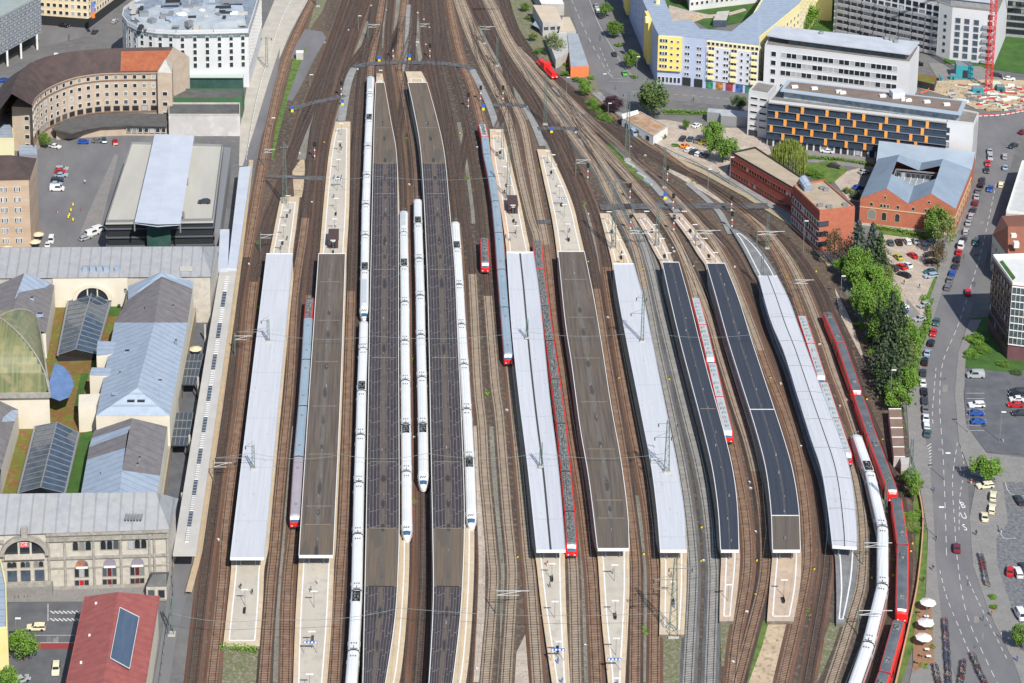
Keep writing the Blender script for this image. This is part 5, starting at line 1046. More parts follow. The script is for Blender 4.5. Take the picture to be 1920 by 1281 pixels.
# white rounded building
s = '466,58 400,60 330,61 290,59 258,54 238,44 229,32 232,18 248,6 300,-14 380,-35 470,-50 490,-20 478,20'
T, P = flat('white_office', 'large white rounded building with green-tinted windows and a steel-blue stepped roof', 'office', s, 23, w_white, mat('steel_roof', (.16, .20, .25), (.26, .30, .35), .35, .6), par=.9)
P = ccw(P)
for i in range(len(P)):
    a, b_ = P[i], P[(i + 1) % len(P)]; dd = b_ - a
    if dd.x > .5: slabwall(T, a, b_, 20.6, 22.2, .12, mat('band_glass', (.09, .12, .14), (.2, .24, .26), .7, .2), 'glazed_band')
    if dd.x > 1 and a.y < 1010 + 30: windows(T, a, b_, [8.5 + 2.7 * j for j in range(5)], max(1, int(dd.length / 3.6)), 1.3, 1.9, fr_w, mat('tinted_glass', (.02, .05, .045), (.03, .04, .045), .4, .2))
q = MB(); q.prism([p.xy for p in wl('300,22 360,8 455,10 460,36 400,44 320,40', 26)], 23, 26); q.build('penthouse', mat('penthouse_grey', (.30, .35, .40), (.42, .46, .50), .2), T)
q = MB(); q.prism([p.xy for p in wl('250,30 290,12 330,20 320,45 270,48', 25)], 23, 25); q.build('penthouse', MATS['penthouse_grey'], T)
rw = random.Random(4)
for k in range(46):
    x, y = rw.uniform(248, 462), rw.uniform(4, 48); p = at(x, y, 25); q = MB(); hz = 26.3 if x > 300 and y < 40 else 24.3; q.box((p.x, p.y, hz), (rw.uniform(1, 6), rw.uniform(.5, 2.5), rw.uniform(.5, 1.6)), rw.choice((0, .1, 1.5))); q.build('roof_plant', [MATS['penthouse_grey'], m_grey, m_zinc, m_dark, m_conc][k % 5], T)
for x, y in ((270, 25), (285, 38), (310, 30), (340, 28), (355, 42), (380, 20), (410, 28), (440, 25)): p = at(x, y, 26); q = MB(); q.box((p.x, p.y, 25.6), (random.uniform(1.5, 4), random.uniform(1.5, 3), 2), random.random()); q.build('roof_plant', m_grey if x % 20 else m_white, T)
a, b_ = at(347, 147, 5).xy, at(456, 147, 5).xy; q = MB(); q.prism([a, b_, b_ + Vector((0, 12)), a + Vector((0, 12))], 0, 5.5); q.build('glass_base', MATS['green_glass'], T)
q = MB(); q.prism([a + Vector((0, -1)), b_ + Vector((0, -1)), b_ + Vector((0, 5)), a + Vector((0, 5))], 5.5, 5.9); q.build('canopy', mat('pale_green_slab', (.42, .52, .47), rough=.6), T)
flush_rest(T)

# --- right side: small depot buildings
T, P = flat('depot_building', 'small pale-roofed depot building nearest the top tracks', 'depot', '999,9 1041,12 1055,41 1018,43', 6, m_conc, mat('beige_roof', (.50, .42, .32), (.56, .48, .38), .2), par=0)
windows(T, P[3], P[2], [3], 3, 1.6, 1, fr_d, m_glassb); q = MB(); q.prism([p.xy for p in wl('1003,40 1018,46 1016,56 998,46', 2.5)], 2.2, 2.5); q.build('lean_to_roof', m_zinc, T); flush_rest(T)
flat('depot_building', 'flat tan annex right behind the small pale-roofed depot', 'depot', '1055,32 1068,32 1080,58 1048,60', 4.5, m_conc, MATS['beige_roof'], par=0)
flat('depot_building', 'white-roofed depot hall at the very top beside the road', 'depot', '1000,-20 1045,-20 1058,8 1015,7', 5, m_conc, m_white, par=0)
flat('depot_building', 'pale grey flat shed half under the light green tree', 'depot', '1024,64 1062,61 1070,95 1042,112', 4, m_conc, mat('pale_grey_roof', (.38, .39, .38), (.46, .46, .45), .3), par=0)
T, P = flat('depot_building', 'narrow blue-grey roofed shed with a bright orange end wall', 'depot', '1064,63 1083,63 1104,124 1070,125', 4.5, mat('orange_wall', (.72, .20, .07), (.66, .18, .06), .5), mat('bluegrey_roof', (.27, .31, .35), (.34, .38, .42), .2), par=0)
T, P = flat('kiosk', 'low depot hut with a rusty stained flat roof beside the track curve', 'hut', '1166,222 1200,210 1252,238 1225,256', 3.6, m_white, mat('rusty_roof', (.30, .17, .09), (.42, .36, .28), .3, c3=(.5, .2, .08), s3=.5), par=.3, parm=m_conc)
windows(T, P[0], P[3], [1], 3, 1.6, 1.5, fr_d, m_glass); q = MB(); q.prism([p.xy for p in wl('1165,214 1196,206 1198,212 1168,222', 4.2)], 3.9, 4.2); q.build('porch_roof', m_white, T); flush_rest(T)
T, P = flat('metal_shed', 'long grey corrugated metal shed beside the white tower', 'shed', '1328,203 1404,209 1404,221 1352,217 1350,212 1326,210', 4, m_grey, mat('corrugated_roof', (.34, .37, .40), (.42, .45, .48), .3, .5), par=0)

# --- blue and yellow apartment block
m_blu = mat('blue_render', (.38, .44, .60), (.44, .50, .66), .1, .9); m_yel = mat('yellow_block', (.78, .58, .14), (.83, .63, .2), .2, .9); m_ltg = mat('pale_lilac_render', (.55, .57, .65), rough=.9); m_balc = mat('balcony_yellow', (.80, .70, .36), rough=.8)
b = at(1270, 162); T = thing('apartment_block', 'blue and yellow apartment block with blue-grey roofs wrapping the street corner', 'apartments', (b.x, b.y, 0)); HH = 20
left_b = [p.xy for p in wl('1228,150 1207,100 1188,55 1170,10 1150,-40 1128,-110', 0)]; front_b = [p.xy for p in wl('1232,157 1276,160 1322,166 1420,178', 0)]
innr = [p.xy for p in wl('1420,20 1372,60 1312,55 1296,38 1262,41 1248,5 1222,-60 1200,-115', HH)]
Pp = left_b[::-1] + front_b + innr; q = MB(); q.prism(Pp, 0, HH - .05); q.build('wall', m_blu, T)
q = MB(); q.prism([p for p in Pp], HH - .05, HH + .25); q.build('roof', m_zinc, T)
_, a, b_ = slabwall(T, front_b[0], front_b[1], 6, 19.6, 1.2, m_yel, 'yellow_bay')
windows(T, a, b_, [7.2 + 2.6 * k for k in range(5)], 1, 1.0, 1.3, fr_w, m_glass, ts=[.13, .235, .34]); windows(T, a, b_, [7.2 + 2.6 * k for k in range(5)], 1, .9, .9, fr_w, m_glass, ts=[.58, .85])
windows(T, front_b[0], front_b[1], [.8], 6, 1.0, 2.2, fr_w, m_glass)
a, b_ = front_b[1], front_b[2]; windows(T, a, b_, [4.4 + 2.75 * k for k in range(5)], 1, .8, 1.1, fr_w, m_glass, ts=[.18, .28, .66, .76])
for t in (.12, .6): c = a.lerp(b_, t + .12); q = MB(); q.box((c.x, c.y - .05, 1.9), (3.2, .4, 3.2), math.atan2((b_ - a).y, (b_ - a).x)); q.build('passage', m_dark, T)
a, b_ = front_b[2], front_b[3]; _, a2, b2 = slabwall(T, a, b_, 3.6, 17.2, .35, m_ltg, 'lilac_front')
for t in (.10, .53, .92):
    for k in range(5):
        c0, c1 = a2.lerp(b2, t - .055), a2.lerp(b2, t + .055); slabwall(T, c0, c1, 4.4 + 2.6 * k, 5.5 + 2.6 * k, 1.0, m_balc, 'balcony'); windows(T, c0, c1, [5.7 + 2.6 * k], 2, 1.0, 1.2, fr_w, m_glass)
windows(T, a2, b2, [4.8 + 2.6 * k for k in range(5)], 1, .8, 1.1, fr_w, m_glass, ts=[.22, .36, .41, .68, .8])
for k, (t, cm) in enumerate(((.08, (.05, .35, .18)), (.27, (.75, .32, .03)), (.46, (.6, .04, .06)), (.65, (.05, .2, .6)), (.83, (.04, .3, .12)))):
    c0, c1 = a.lerp(b_, t - .06), a.lerp(b_, t + .07); slabwall(T, c0, c1, .4, 3.2, .25, mat('shop_panel_%d' % k, cm, (.05, .06, .07), .8, .4), 'shop_window')
slabwall(T, a, b_, 17.2, 19.8, .1, m_balc, 'top_storey'); windows(T, a, b_, [18.0], 12, 1.1, 1.2, fr_w, m_glass, off=.14)
for i in range(len(left_b) - 1):
    a, b_ = left_b[::-1][i], left_b[::-1][i + 1]
    if i % 2 == 0: slabwall(T, a.lerp(b_, .25), a.lerp(b_, .6), 2, HH + .6, 1.3, m_yel if i else m_balc, 'yellow_bay')
    windows(T, a, b_, [3 + 3 * k for k in range(5)], 3, 1.0, 1.3, fr_w, m_glass)
for x, y in ((1233, 8), (1213, 42), (1192, -10)): p = at(x, y, HH); q = MB(); q.cone((p.x, p.y), .9, .9, HH, HH + 2.2, 12); q.build('stair_cap', m_balc, T)
flush_rest(T)
T, P = flat('apartment_block', 'farther courtyard wing with a blue-grey roof and yellow balconies', 'apartments', '1376,60 1425,72 1500,10 1540,-50 1470,-60 1440,-20 1412,28', 18, m_balc, m_zinc); P = ccw(P)
for i in range(len(P)):
    a, b_ = P[i], P[(i + 1) % len(P)]
    if (b_ - a).length > 6: windows(T, a, b_, [2 + 2.9 * k for k in range(5)], int((b_ - a).length / 4), 1.3, 1.4, fr_w, m_glass)
flush_rest(T)
flat('pavilion', 'small grey glazed garden pavilion in the courtyard lawn', 'pavilion', '1345,22 1368,20 1362,38 1337,38', 3, m_glassb, m_conc, par=0)
T, P = flat('apartment_block', 'white courtyard house with a row of yellow planters in front, top edge', 'apartments', '1290,-75 1420,-90 1425,-70 1295,-55', 18, w_white, roof_grey); windows(T, P[3], P[2], [2.5 + 3 * k for k in range(4)], 14, 1.1, 1.3, fr_w, m_glass); flush_rest(T)

# --- white tower + slab with orange panels
m_navy = mat('navy_glazing', (.022, .032, .055), (.05, .065, .09), .5, .25); m_or = mat('orange_panel', (.78, .32, .06), rough=.6)
s = '1441,190 1776,228 1826,233 1835,213 1800,206 1470,158'
T, P = flat('apartment_slab', 'long apartment slab with navy glazing, staggered orange panels and a brown penthouse roof', 'apartments', s, 17, w_white, roof_grey, par=.5, parm=mat('pale_coping', (.55, .56, .56), rough=.6))
A_, B_ = P[0], P[1]; L_ = (B_ - A_).length
for k in range(5):
    z = 3.0 + 2.75 * k; slabwall(T, A_, B_, z, z + 2.4, .25, m_navy, 'window_band'); slabwall(T, A_, B_, z + 2.5, z + 2.72, .9, m_grey, 'balcony_slab'); slabwall(T, A_, B_, z - .1, z + .9, .8, mat('navy_rail', (.03, .05, .085), rough=.5), 'balcony_rail')
    for j in range(8):
        t = (j + (.25 if k % 2 else .72) + random.uniform(-.16, .16)) / 8.6; c0, c1 = A_ + (B_ - A_) * t, A_ + (B_ - A_) * (t + 1.05 / L_); slabwall(T, c0, c1, z, z + 2.5, .95, m_or, 'orange_panel')
windows(T, A_, B_, [.3], 26, 1.5, 2.2, fr_d, m_glass); windows(T, P[1], P[2], [2 + 2.75 * k for k in range(5)], 1, .8, 1.6, fr_d, m_glass, ts=[.06])
slabwall(T, P[2], P[3], 2, 16, .1, mat('striped_side', (.6, .6, .6), (.2, .2, .2), .9, stretch=(.1, 2, .1)), 'side_screen')
PQ = [p.xy for p in wl('1470,168 1798,211 1808,190 1480,151', 20.4)]; q = MB(); q.prism(PQ, 17, 20.2); q.build('penthouse', mat('penthouse_blue', (.20, .27, .34), (.45, .49, .53), .5, .3), T)
PQ = [p.xy for p in wl('1463,169 1802,214 1813,188 1476,149', 20.8)]; q = MB(); q.prism(PQ, 20.2, 20.6); q.build('penthouse_eave', mat('eave_blue', (.36, .43, .5), rough=.5), T)
PQ = [p.xy for p in wl('1472,165 1796,208 1804,190 1483,153', 20.9)]; q = MB(); q.prism(PQ, 20.6, 20.9); q.build('penthouse_roof', mat('brown_gravel', (.17, .13, .11), (.21, .165, .14), .3), T)
for x, y in ((1490, 163), (1527, 166), (1573, 172), (1580, 174), (1655, 180), (1695, 187), (1703, 188), (1738, 191), (1775, 196)): p = at(x, y, 21.2); q = MB(); q.box((p.x, p.y, 21.3), (2.2, 1.4, .8), .12); q.build('roof_plant', m_white, T)
p = at(1682, 176, 22); q = MB(); q.box((p.x, p.y, 22), (4.5, 4, 2.4), .12); q.build('lift_house', w_white, T)
flush_rest(T)
T, P = flat('white_tower', 'small white tower block with slot windows left of the navy and orange slab', 'apartments', '1404,172 1440,178 1456,160 1420,154', 17, w_white, roof_grey); A_, B_ = P[0], P[1]
windows(T, A_, B_, [3.6 + 2.7 * k for k in range(5)], 1, 2.6, .8, fr_w, m_glass, ts=[.3, .78]); windows(T, A_, B_, [.4], 1, 3.0, 1.9, fr_d, m_glass, ts=[.3]); flush_rest(T)
# --- white office with square windows
T, P = flat('white_office', 'long white office with regular rows of square windows and an overhanging pale roof', 'office', '1434,85 1706,118 1724,88 1452,55', 18, w_white, roof_grey, par=.3); A_, B_ = P[0], P[1]
windows(T, A_, B_, [14.0, 10.4, 6.8], 0, 1.8, 1.9, fr_w, m_glass, ts=[.065] + [.135 + k * .0365 for k in range(22)], panes=[m_blind]); windows(T, A_, B_, [3.2], 0, 1.55, 1.7, fr_w, m_glass, ts=[.065] + [.58 + k * .0365 for k in range(10)])
slabwall(T, A_.lerp(B_, .12), A_.lerp(B_, .9), 1.2, 3.0, .2, m_navy, 'window_band')
PQ = [p.xy for p in wl('1478,72 1698,100 1712,84 1480,58', 20.4)]; q = MB(); q.prism(PQ, 18, 20.6); q.build('glass_storey', mat('office_glazing', (.10, .15, .17), (.05, .08, .10), .6, .15), T)
PQ = [p.xy for p in wl('1438,66 1472,72 1706,102 1724,79 1452,49', 21)]; q = MB(); q.prism(PQ, 20.6, 21.1); q.build('roof_slab', mat('pale_sheet_roof', (.42, .45, .50), (.50, .53, .58), .2, .6), T)
for x, y in ((1540, 62), (1662, 72), (1672, 74), (1680, 78)): p = at(x, y, 21.5); q = MB(); q.box((p.x, p.y, 21.7), (1.6, 1.2, 1)); q.build('roof_plant', m_grey, T)
flush_rest(T)
# --- balcony apartments at the back
m_bgr = mat('balcony_grey', (.24, .25, .27), (.32, .33, .35), .5, .6)
b = at(1700, 95); T = thing('apartment_block', 'white apartment block with tiers of grey balconies behind the long white office', 'apartments', (b.x, b.y, 0)); Pb = [p.xy for p in wl('1562,60 1757,104 1780,112 1864,122 1885,70 1790,50 1575,5', 0)]
q = MB(); q.prism(Pb, 0, 22); q.build('wall', w_white, T); q = MB(); q.prism(Pb, 22, 22.3); q.build('roof', roof_grey, T); q = MB(); cc = sum(Pb, Vector((0, 0))) / len(Pb); q.prism([p.lerp(cc, .09) for p in Pb], 22.3, 25); q.build('penthouse', m_bgr, T); q = MB(); q.prism([p.lerp(cc, .06) for p in Pb], 25, 25.3); q.build('penthouse_roof', MATS['pale_sheet_roof'], T)
A_, B_ = Pb[0].lerp(Pb[1], .03), Pb[1]
for k in range(7):
    z = .8 + 2.9 * k; windows(T, A_, B_, [z + .5], 15, 1.9, 1.8, fr_d, m_glass)
    if k < 6:
        for j in range(8): slabwall(T, A_.lerp(B_, (j + .06) / 8), A_.lerp(B_, (j + .94) / 8), z - .2, z + .95, 1.5, m_bgr, 'balcony')
windows(T, Pb[1], Pb[2], [2.5 + 2.9 * k for k in range(6)], 1, .8, .9, fr_d, m_glass, ts=[.5]); windows(T, Pb[2], Pb[3], [1.3 + 2.9 * k for k in range(6)], 0, 1.8, 2.0, m_bgr, m_glassb, ts=[.14, .34, .55]); windows(T, Pb[2], Pb[3], [1.3 + 2.9 * k for k in range(7)], 0, 1.5, 1.8, fr_d, m_glass, ts=[.85])
for k in range(6): slabwall(T, Pb[2].lerp(Pb[3], .7), Pb[2].lerp(Pb[3], .98), .6 + 2.9 * k, 1.6 + 2.9 * k, 1.3, m_bgr, 'balcony')
flush_rest(T)
T, P = flat('apartment_block', 'grey apartment block at the top right corner behind the red crane', 'apartments', '1874,-20 1990,-10 1995,-60 1880,-70', 20, m_bgr, roof_grey); windows(T, P[0], P[1], [1.5 + 3 * k for k in range(6)], 14, 2.0, 1.8, fr_d, m_glass, m0=.6); flush_rest(T)
flat('apartment_block', 'low yellow and white house glimpsed above the trees behind the offices', 'apartments', '1478,-60 1560,-50 1562,-20 1480,-25', 14, m_balc, roof_grey)
# --- red brick office on the track side
m_brk = mat('dark_red_brick', (.27, .06, .042), (.33, .085, .06), .8, .9); m_brk2 = mat('orange_red_brick', (.38, .12, .07), (.45, .15, .09), .8, .9); m_tan = mat('tan_gravel_roof', (.34, .28, .20), (.42, .35, .26), .25, .95)
T, P = flat('brick_office', 'lower dark red brick office strip with a tan gravel roof along the railway', 'office', '1371,288 1416,278 1503,335 1490,357', 9, m_brk, m_tan, parm=m_dark); P_ = P
windows(T, P[0], P[3], [1.2, 5.8], 24, 1.2, 1.4, m_brk, m_glass); flush_rest(T)
T, P = flat('brick_office', 'taller red brick office block with a flat tan roof beside the conifers', 'office', '1487,350 1545,340 1603,390 1537,398', 14, m_brk, m_tan, parm=m_brk2)
windows(T, P[0], P[3], [1.5, 5.0, 8.6], 11, 1.6, 1.9, fr_w, m_glass); slabwall(T, P[3], P[2], 0, 14, .08, m_brk2, 'end_wall')
windows(T, P[3] + Vector((0, -.1)), P[2] + Vector((0, -.1)), [2, 5.5, 9], 0, 3.2, 1.5, m_dark, m_glass, ts=[.12])
for x, y in ((1542, 352), (1549, 355), (1538, 384), (1555, 387), (1585, 383)): p = at(x, y, 14.5); q = MB(); q.box((p.x, p.y, 14.5), (1.8, 1.4, .7)); q.build('roof_plant', m_grey, T)
q = MB(); p0, p1 = at(1505, 336, 16.5), at(1516, 354, 15); q.bar(p0, p1, 1.6, n=8); q.build('curved_skylight', m_zinc, T); flush_rest(T)
# --- brick hall with double gable
m_zr = mat('hall_roof_bluegrey', (.20, .26, .33), (.25, .31, .38), .15, .55)
b = at(1700, 430); T = thing('brick_hall', 'orange brick hall with twin gables, arched windows and blue-grey roof', 'hall', (b.x, b.y, 0)); ze, zp = 9.5, 14
g = [at(1613, 372, ze), at(1660, 358, zp), at(1702, 380, ze), at(1744, 369, zp), at(1792, 392, ze)]; _a, _b = g[0].xy, g[4].xy; g = [g[0]] + [Vector((*_a.lerp(_b, t), z)) for t, z in ((.27, zp), (.505, ze), (.735, zp))] + [g[4]]
k_ = [at(1646, 298, ze), at(1686, 290, zp), at(1728, 305, ze), at(1768, 298, zp), at(1822, 318, ze)]
for i in range(4):
    if i in (1, 2):
        for a0, a1 in ((0, .42), (.8, 1)):
            q = MB(); q.add([g[i].lerp(k_[i], a0), g[i + 1].lerp(k_[i + 1], a0), g[i + 1].lerp(k_[i + 1], a1), g[i].lerp(k_[i], a1)], [(0, 1, 2, 3)]); q.build('roof', m_zr, T)
    else: q = MB(); q.add([g[i], g[i + 1], k_[i + 1], k_[i]], [(0, 1, 2, 3)]); q.build('roof', m_zr, T)
q = MB(); cpt = [g[1].lerp(k_[1], .42), g[3].lerp(k_[3], .42), g[3].lerp(k_[3], .8), g[1].lerp(k_[1], .8)]; q.prism([p.xy for p in cpt], 0, 8.6); q.build('court_roof', mat('court_glass_grey', (.20, .23, .26), (.36, .39, .42), .8, .25), T)
for k in range(7): a, c = cpt[0].lerp(cpt[1], (k + .5) / 7), cpt[3].lerp(cpt[2], (k + .5) / 7); q = MB(); q.bar((a.x, a.y, 8.8), (c.x, c.y, 8.8), .12); q.build('court_bar', m_white, T)
for a, c in ((cpt[3], cpt[2]), (cpt[0], cpt[3]), (cpt[1], cpt[2])): q = MB(); q.bar((a.x, a.y, 11), (c.x, c.y, 11), .3); q.build('court_beam', m_grey, T)
a, c = cpt[3], cpt[2]; windows(T, a.xy - Vector((0, .2)), c.xy - Vector((0, .2)), [8], 9, 1.2, 2.2, m_grey, m_glass)
q = MB(); vs = [(p.x, p.y, 0) for p in g] + [(p.x, p.y, p.z - .05) for p in g]; q.add(vs, [(i, i + 1, 6 + i, 5 + i) for i in range(4)]); vs = [(p.x, p.y, 0) for p in (g[4], k_[4], k_[0], g[0])] + [(p.x, p.y, ze - .05) for p in (g[4], k_[4], k_[0], g[0])]; q.add(vs, [(i, i + 1, 5 + i, 4 + i) for i in range(3)]); q.build('wall', m_brk2, T)
q = MB(); vs = [(p.x, p.y, p.z - .05) for p in k_]; q.add(vs, [(4, 3, 2, 1, 0)][:0] + [(0, 1, 2), (2, 3, 4)][:0] or [(2, 1, 0), (4, 3, 2)]); q.build('back_gable', m_brk2, T)
A_, B_ = g[0].xy, g[4].xy; yl = mat('sandstone_trim', (.52, .42, .26), rough=.9)
for i, (ts, z, w_, h_, ar) in enumerate((([.13, .635 + .26], 2.6, 2.6, 3.4, True), ([.26, .40], 2.6, 1.5, 2.9, True), ([.755], 0, 2.6, 4.4, True), ([.12, .40, .56, .88], 7.3, 1.0, 1.2, True), ([.225, .26, .295, .69, .72, .75], 7.2, .8, 1.2, True), ([.26, .72], 10.4, .8, .9, True))):
    windows(T, A_, B_, [z], 0, w_, h_, yl, m_glass, ar, ts=ts)
slabwall(T, A_, B_, 6.4, 6.7, .2, yl, 'string_course'); slabwall(T, A_, B_, 0, .8, .15, m_stone, 'plinth')
slabwall(T, g[4].xy, k_[4].xy, 6.4, 6.7, .2, yl, 'string_course'); windows(T, g[4].xy, k_[4].xy, [2.6], 8, 1.4, 2.8, yl, m_glass, True); flush_rest(T)
p = at(1716, 425); T = thing('spiral_sculpture', 'tall spiralling grey metal sculpture against the brick hall', 'sculpture', (p.x, p.y, 0)); q = MB()
for k in range(14): a = k * .9; q.bar((p.x + .8 * math.cos(a), p.y + .8 * math.sin(a) - 1, k * .55), (p.x + .8 * math.cos(a + .9), p.y + .8 * math.sin(a + .9) - 1, k * .55 + .55), .35, n=6)
q.build('spiral', m_grey, T)
T, P = flat('metal_roof_hall', 'low hall with a plain light blue metal roof behind the brick hall', 'hall', '1643,302 1822,319 1829,285 1648,264', 8, m_brk2, mat('light_zinc', (.33, .41, .49), (.38, .46, .54), .15, .5), par=0)
# --- buildings at the right edge
flat('flat_hall', 'flat grey-roofed hall cut by the right edge of the picture', 'hall', '1886,400 1990,408 1995,300 1916,305', 7, m_conc, mat('light_flat_roof', (.45, .46, .46), (.52, .53, .52), .3), par=.8, parm=m_white)
b = at(1880, 480); T = thing('tiled_house', 'pale house with a rust red tiled hip roof at the right edge', 'house', (b.x, b.y, 0)); E = [at(1861, 440, 12), at(1890, 480, 12), at(2000, 480, 12), at(1990, 400, 12), at(1878, 405, 12)]; tp = [at(1890, 425, 18), at(1985, 425, 18)]
q = MB(); q.add(E + tp, [(0, 1, 5), (1, 2, 6, 5), (2, 3, 6), (3, 4, 5, 6), (4, 0, 5)]); q.build('roof', mat('rust_tiles', (.27, .10, .06), (.20, .085, .06), .6, .9), T); q = MB(); q.prism([e.xy for e in E], 0, 11.9); q.build('wall', m_cream, T); windows(T, E[0].xy, E[1].xy, [2, 5, 8], 5, 1.1, 1.6, fr_w, m_glass); 
for x, y in ((1900, 445), (1912, 430), (1905, 460)): p = at(x, y, 15.5); q = MB(); q.box((p.x, p.y, 15.8), (1.6, 1.6, 1.8)); q.build('dormer', m_white, T)
flush_rest(T)
s = '1861,482 1898,534 1990,545 1985,478'
T, P = flat('glass_office', 'tall glass-fronted office with a maroon side wall and roof garden strips', 'office', s, 24, mat('maroon_cladding', (.13, .06, .07), (.17, .08, .09), .3, .4), mat('white_roof_sheet', (.56, .57, .56), (.62, .63, .62), .3), par=.9, parm=m_white)
q = MB(); q.prism([p.xy for p in wl('1870,492 1896,528 1904,520 1880,488', 24.2)], 24, 24.2); q.build('roof_garden', m_lawn, T)
slabwall(T, P[1], P[2], 5, 23.6, .3, mat('curtain_wall', (.03, .05, .06), (.10, .13, .14), .7, .1), 'glass_front')
for k in range(9): slabwall(T, P[1], P[2], 5 + 2.3 * k, 5.25 + 2.3 * k, .5, m_white, 'floor_edge')
for k in range(12): t = k / 11.5; slabwall(T, P[1].lerp(P[2], t), P[1].lerp(P[2], t + .008), 5, 23.6, .55, m_white, 'mullion')
windows(T, P[0], P[1], [4 + 3.3 * k for k in range(6)], 7, 1.5, 2.0, fr_d, m_glass); flush_rest(T)
# --- low brown lock-up row beside the outer curve
b = at(1685, 862); T = thing('garage_row', 'narrow row of brown roofed lock-ups with white dividing bars', 'garages', (b.x, b.y, 0)); P = [p.xy for p in wl('1666,768 1690,768 1697,858 1676,858', 3)]; q = MB(); q.prism(P, 0, 3); q.build('wall', m_conc, T); q = MB(); q.prism(P, 3, 3.15); q.build('roof', mat('brown_panel', (.19, .125, .095), (.24, .165, .13), .3), T)
for k in range(6): a, b_ = P[0].lerp(P[3], k / 5), P[1].lerp(P[2], k / 5); q = MB(); q.bar((a.x, a.y, 3.25), (b_.x, b_.y, 3.25), .14); q.build('roof_bar', m_white, T)
T, P = flat('transformer_hut', 'small grey concrete hut at the near end of the brown lock-ups', 'hut', '1688,858 1706,858 1708,872 1690,872', 3, m_conc, m_conc, par=0)
flat('site_annex', 'low annex with a planted roof beside the white office end wall', 'annex', '1717,138 1757,143 1752,158 1716,150', 3, m_dark, m_sed, par=0)
flat('small_entrance_building', 'small grey glazed entrance building in the left yard', 'building', '35,272 68,272 70,290 36,290', 4, m_grey, m_zinc, par=0)
# ---------------------------------------------------------------- trees and bushes
def leafmat(n, a, b, c=None): return mat(n, a, b, .9, .75, detail=6, c3=c or tuple(x * 1.35 for x in b), s3=.7)
LM = dict(forest=mat('leaves_forest', (.075, .13, .035), (.13, .19, .055), .9, .75, c3=(.10, .16, .045), s3=.5), green=leafmat('leaves_green', (.065, .14, .015), (.13, .24, .03), (.17, .29, .04)), bright=leafmat('leaves_bright', (.075, .17, .015), (.15, .28, .028), (.20, .34, .045)), dark=leafmat('leaves_dark', (.045, .085, .026), (.08, .13, .04)), conifer=leafmat('needles', (.026, .050, .024), (.055, .085, .036)),
          bluecon=leafmat('needles_blue', (.04, .062, .05), (.07, .095, .075)), purple=leafmat('leaves_purple', (.035, .012, .020), (.06, .022, .032)), willow=leafmat('leaves_willow', (.15, .20, .03), (.24, .29, .06)), rust=leafmat('twigs_rust', (.13, .075, .045), (.08, .075, .03)), olive=leafmat('leaves_olive', (.10, .15, .03), (.17, .21, .06)))
m_bark = mat('bark', (.09, .065, .045), (.14, .10, .07), 2)
CROWN = {}
def crown_mesh(kind, var):
    if (kind, var) in CROWN: return CROWN[(kind, var)]
    rnd = random.Random(hash(kind) % 1000 * 0 + len(kind) * 31 + var * 7); vs = []; fs = []
    def leaf(p, s, down=False):
        a = rnd.uniform(0, 6.28); t = rnd.uniform(-.9, .9); u = Vector((math.cos(a), math.sin(a), 0)); v = Vector((-math.sin(a) * math.cos(t), math.cos(a) * math.cos(t), math.sin(t)))
        if down: v = Vector((rnd.uniform(-.15, .15), rnd.uniform(-.15, .15), -1.0)) * 2.2; u *= .5
        k = len(vs); vs.extend([p - u * s - v * s * .6, p + u * s * .7 - v * s, p + u * s + v * s * .7, p - u * s * .6 + v * s]); fs.append((k, k + 1, k + 2, k + 3))
    if kind == 'conifer':
        for lv in range(26):
            z = lv / 26; r = (1 - z) ** .85 * (1 + .18 * math.sin(lv * 2.4)); nb = int(5 + 9 * (1 - z))
            for b in range(nb):
                a = b * 6.28 / nb + lv * .7 + rnd.uniform(-.2, .2); rr = r * rnd.choice((.45, .75, 1.0, 1.2)) * rnd.uniform(.85, 1.1)
                for k in range(9):
                    t = (k + rnd.random()) / 9; leaf(Vector((math.cos(a) * rr * t + rnd.uniform(-.05, .05), math.sin(a) * rr * t + rnd.uniform(-.05, .05), z + .05 - t * rr * .10 + rnd.uniform(-.01, .01))), .045)
    elif kind == 'willow':
        for b in range(420):
            a = rnd.uniform(0, 6.28); r = rnd.random() ** .5; z0 = 1.0 - .45 * r * r + rnd.uniform(-.05, .05); ln = rnd.uniform(.3, .75) * (0.4 + r)
            for k in range(12):
                t = k / 12; leaf(Vector((math.cos(a) * r * (1 + .05 * t), math.sin(a) * r * (1 + .05 * t), max(.02, z0 - t * ln))), .034, True)
    else:
        cl = []
        nC = 34 if kind == 'round' else 22
        for c in range(nC):
            d = Vector((rnd.gauss(0, 1), rnd.gauss(0, 1), rnd.gauss(0, 1))).normalized() * rnd.uniform(.45, .86)
            if kind == 'tall': d = Vector((d.x * .62, d.y * .62, d.z))
            d.z = d.z * (.42 if kind != 'tall' else .48) + (.55 if kind != 'bush' else .4); cl.append((d, rnd.uniform(.2, .36)))
        for d, r in cl:
            for k in range(95 if kind != 'airy' else 60):
                q = Vector((rnd.gauss(0, 1), rnd.gauss(0, 1), rnd.gauss(0, 1))).normalized() * r * rnd.random() ** .33; q.z *= .8; leaf(d + q, .038)
    me = bpy.data.meshes.new('crown'); me.from_pydata([tuple(v) for v in vs], [], fs); me.update(); CROWN[(kind, var)] = me; return me
CRM = {}
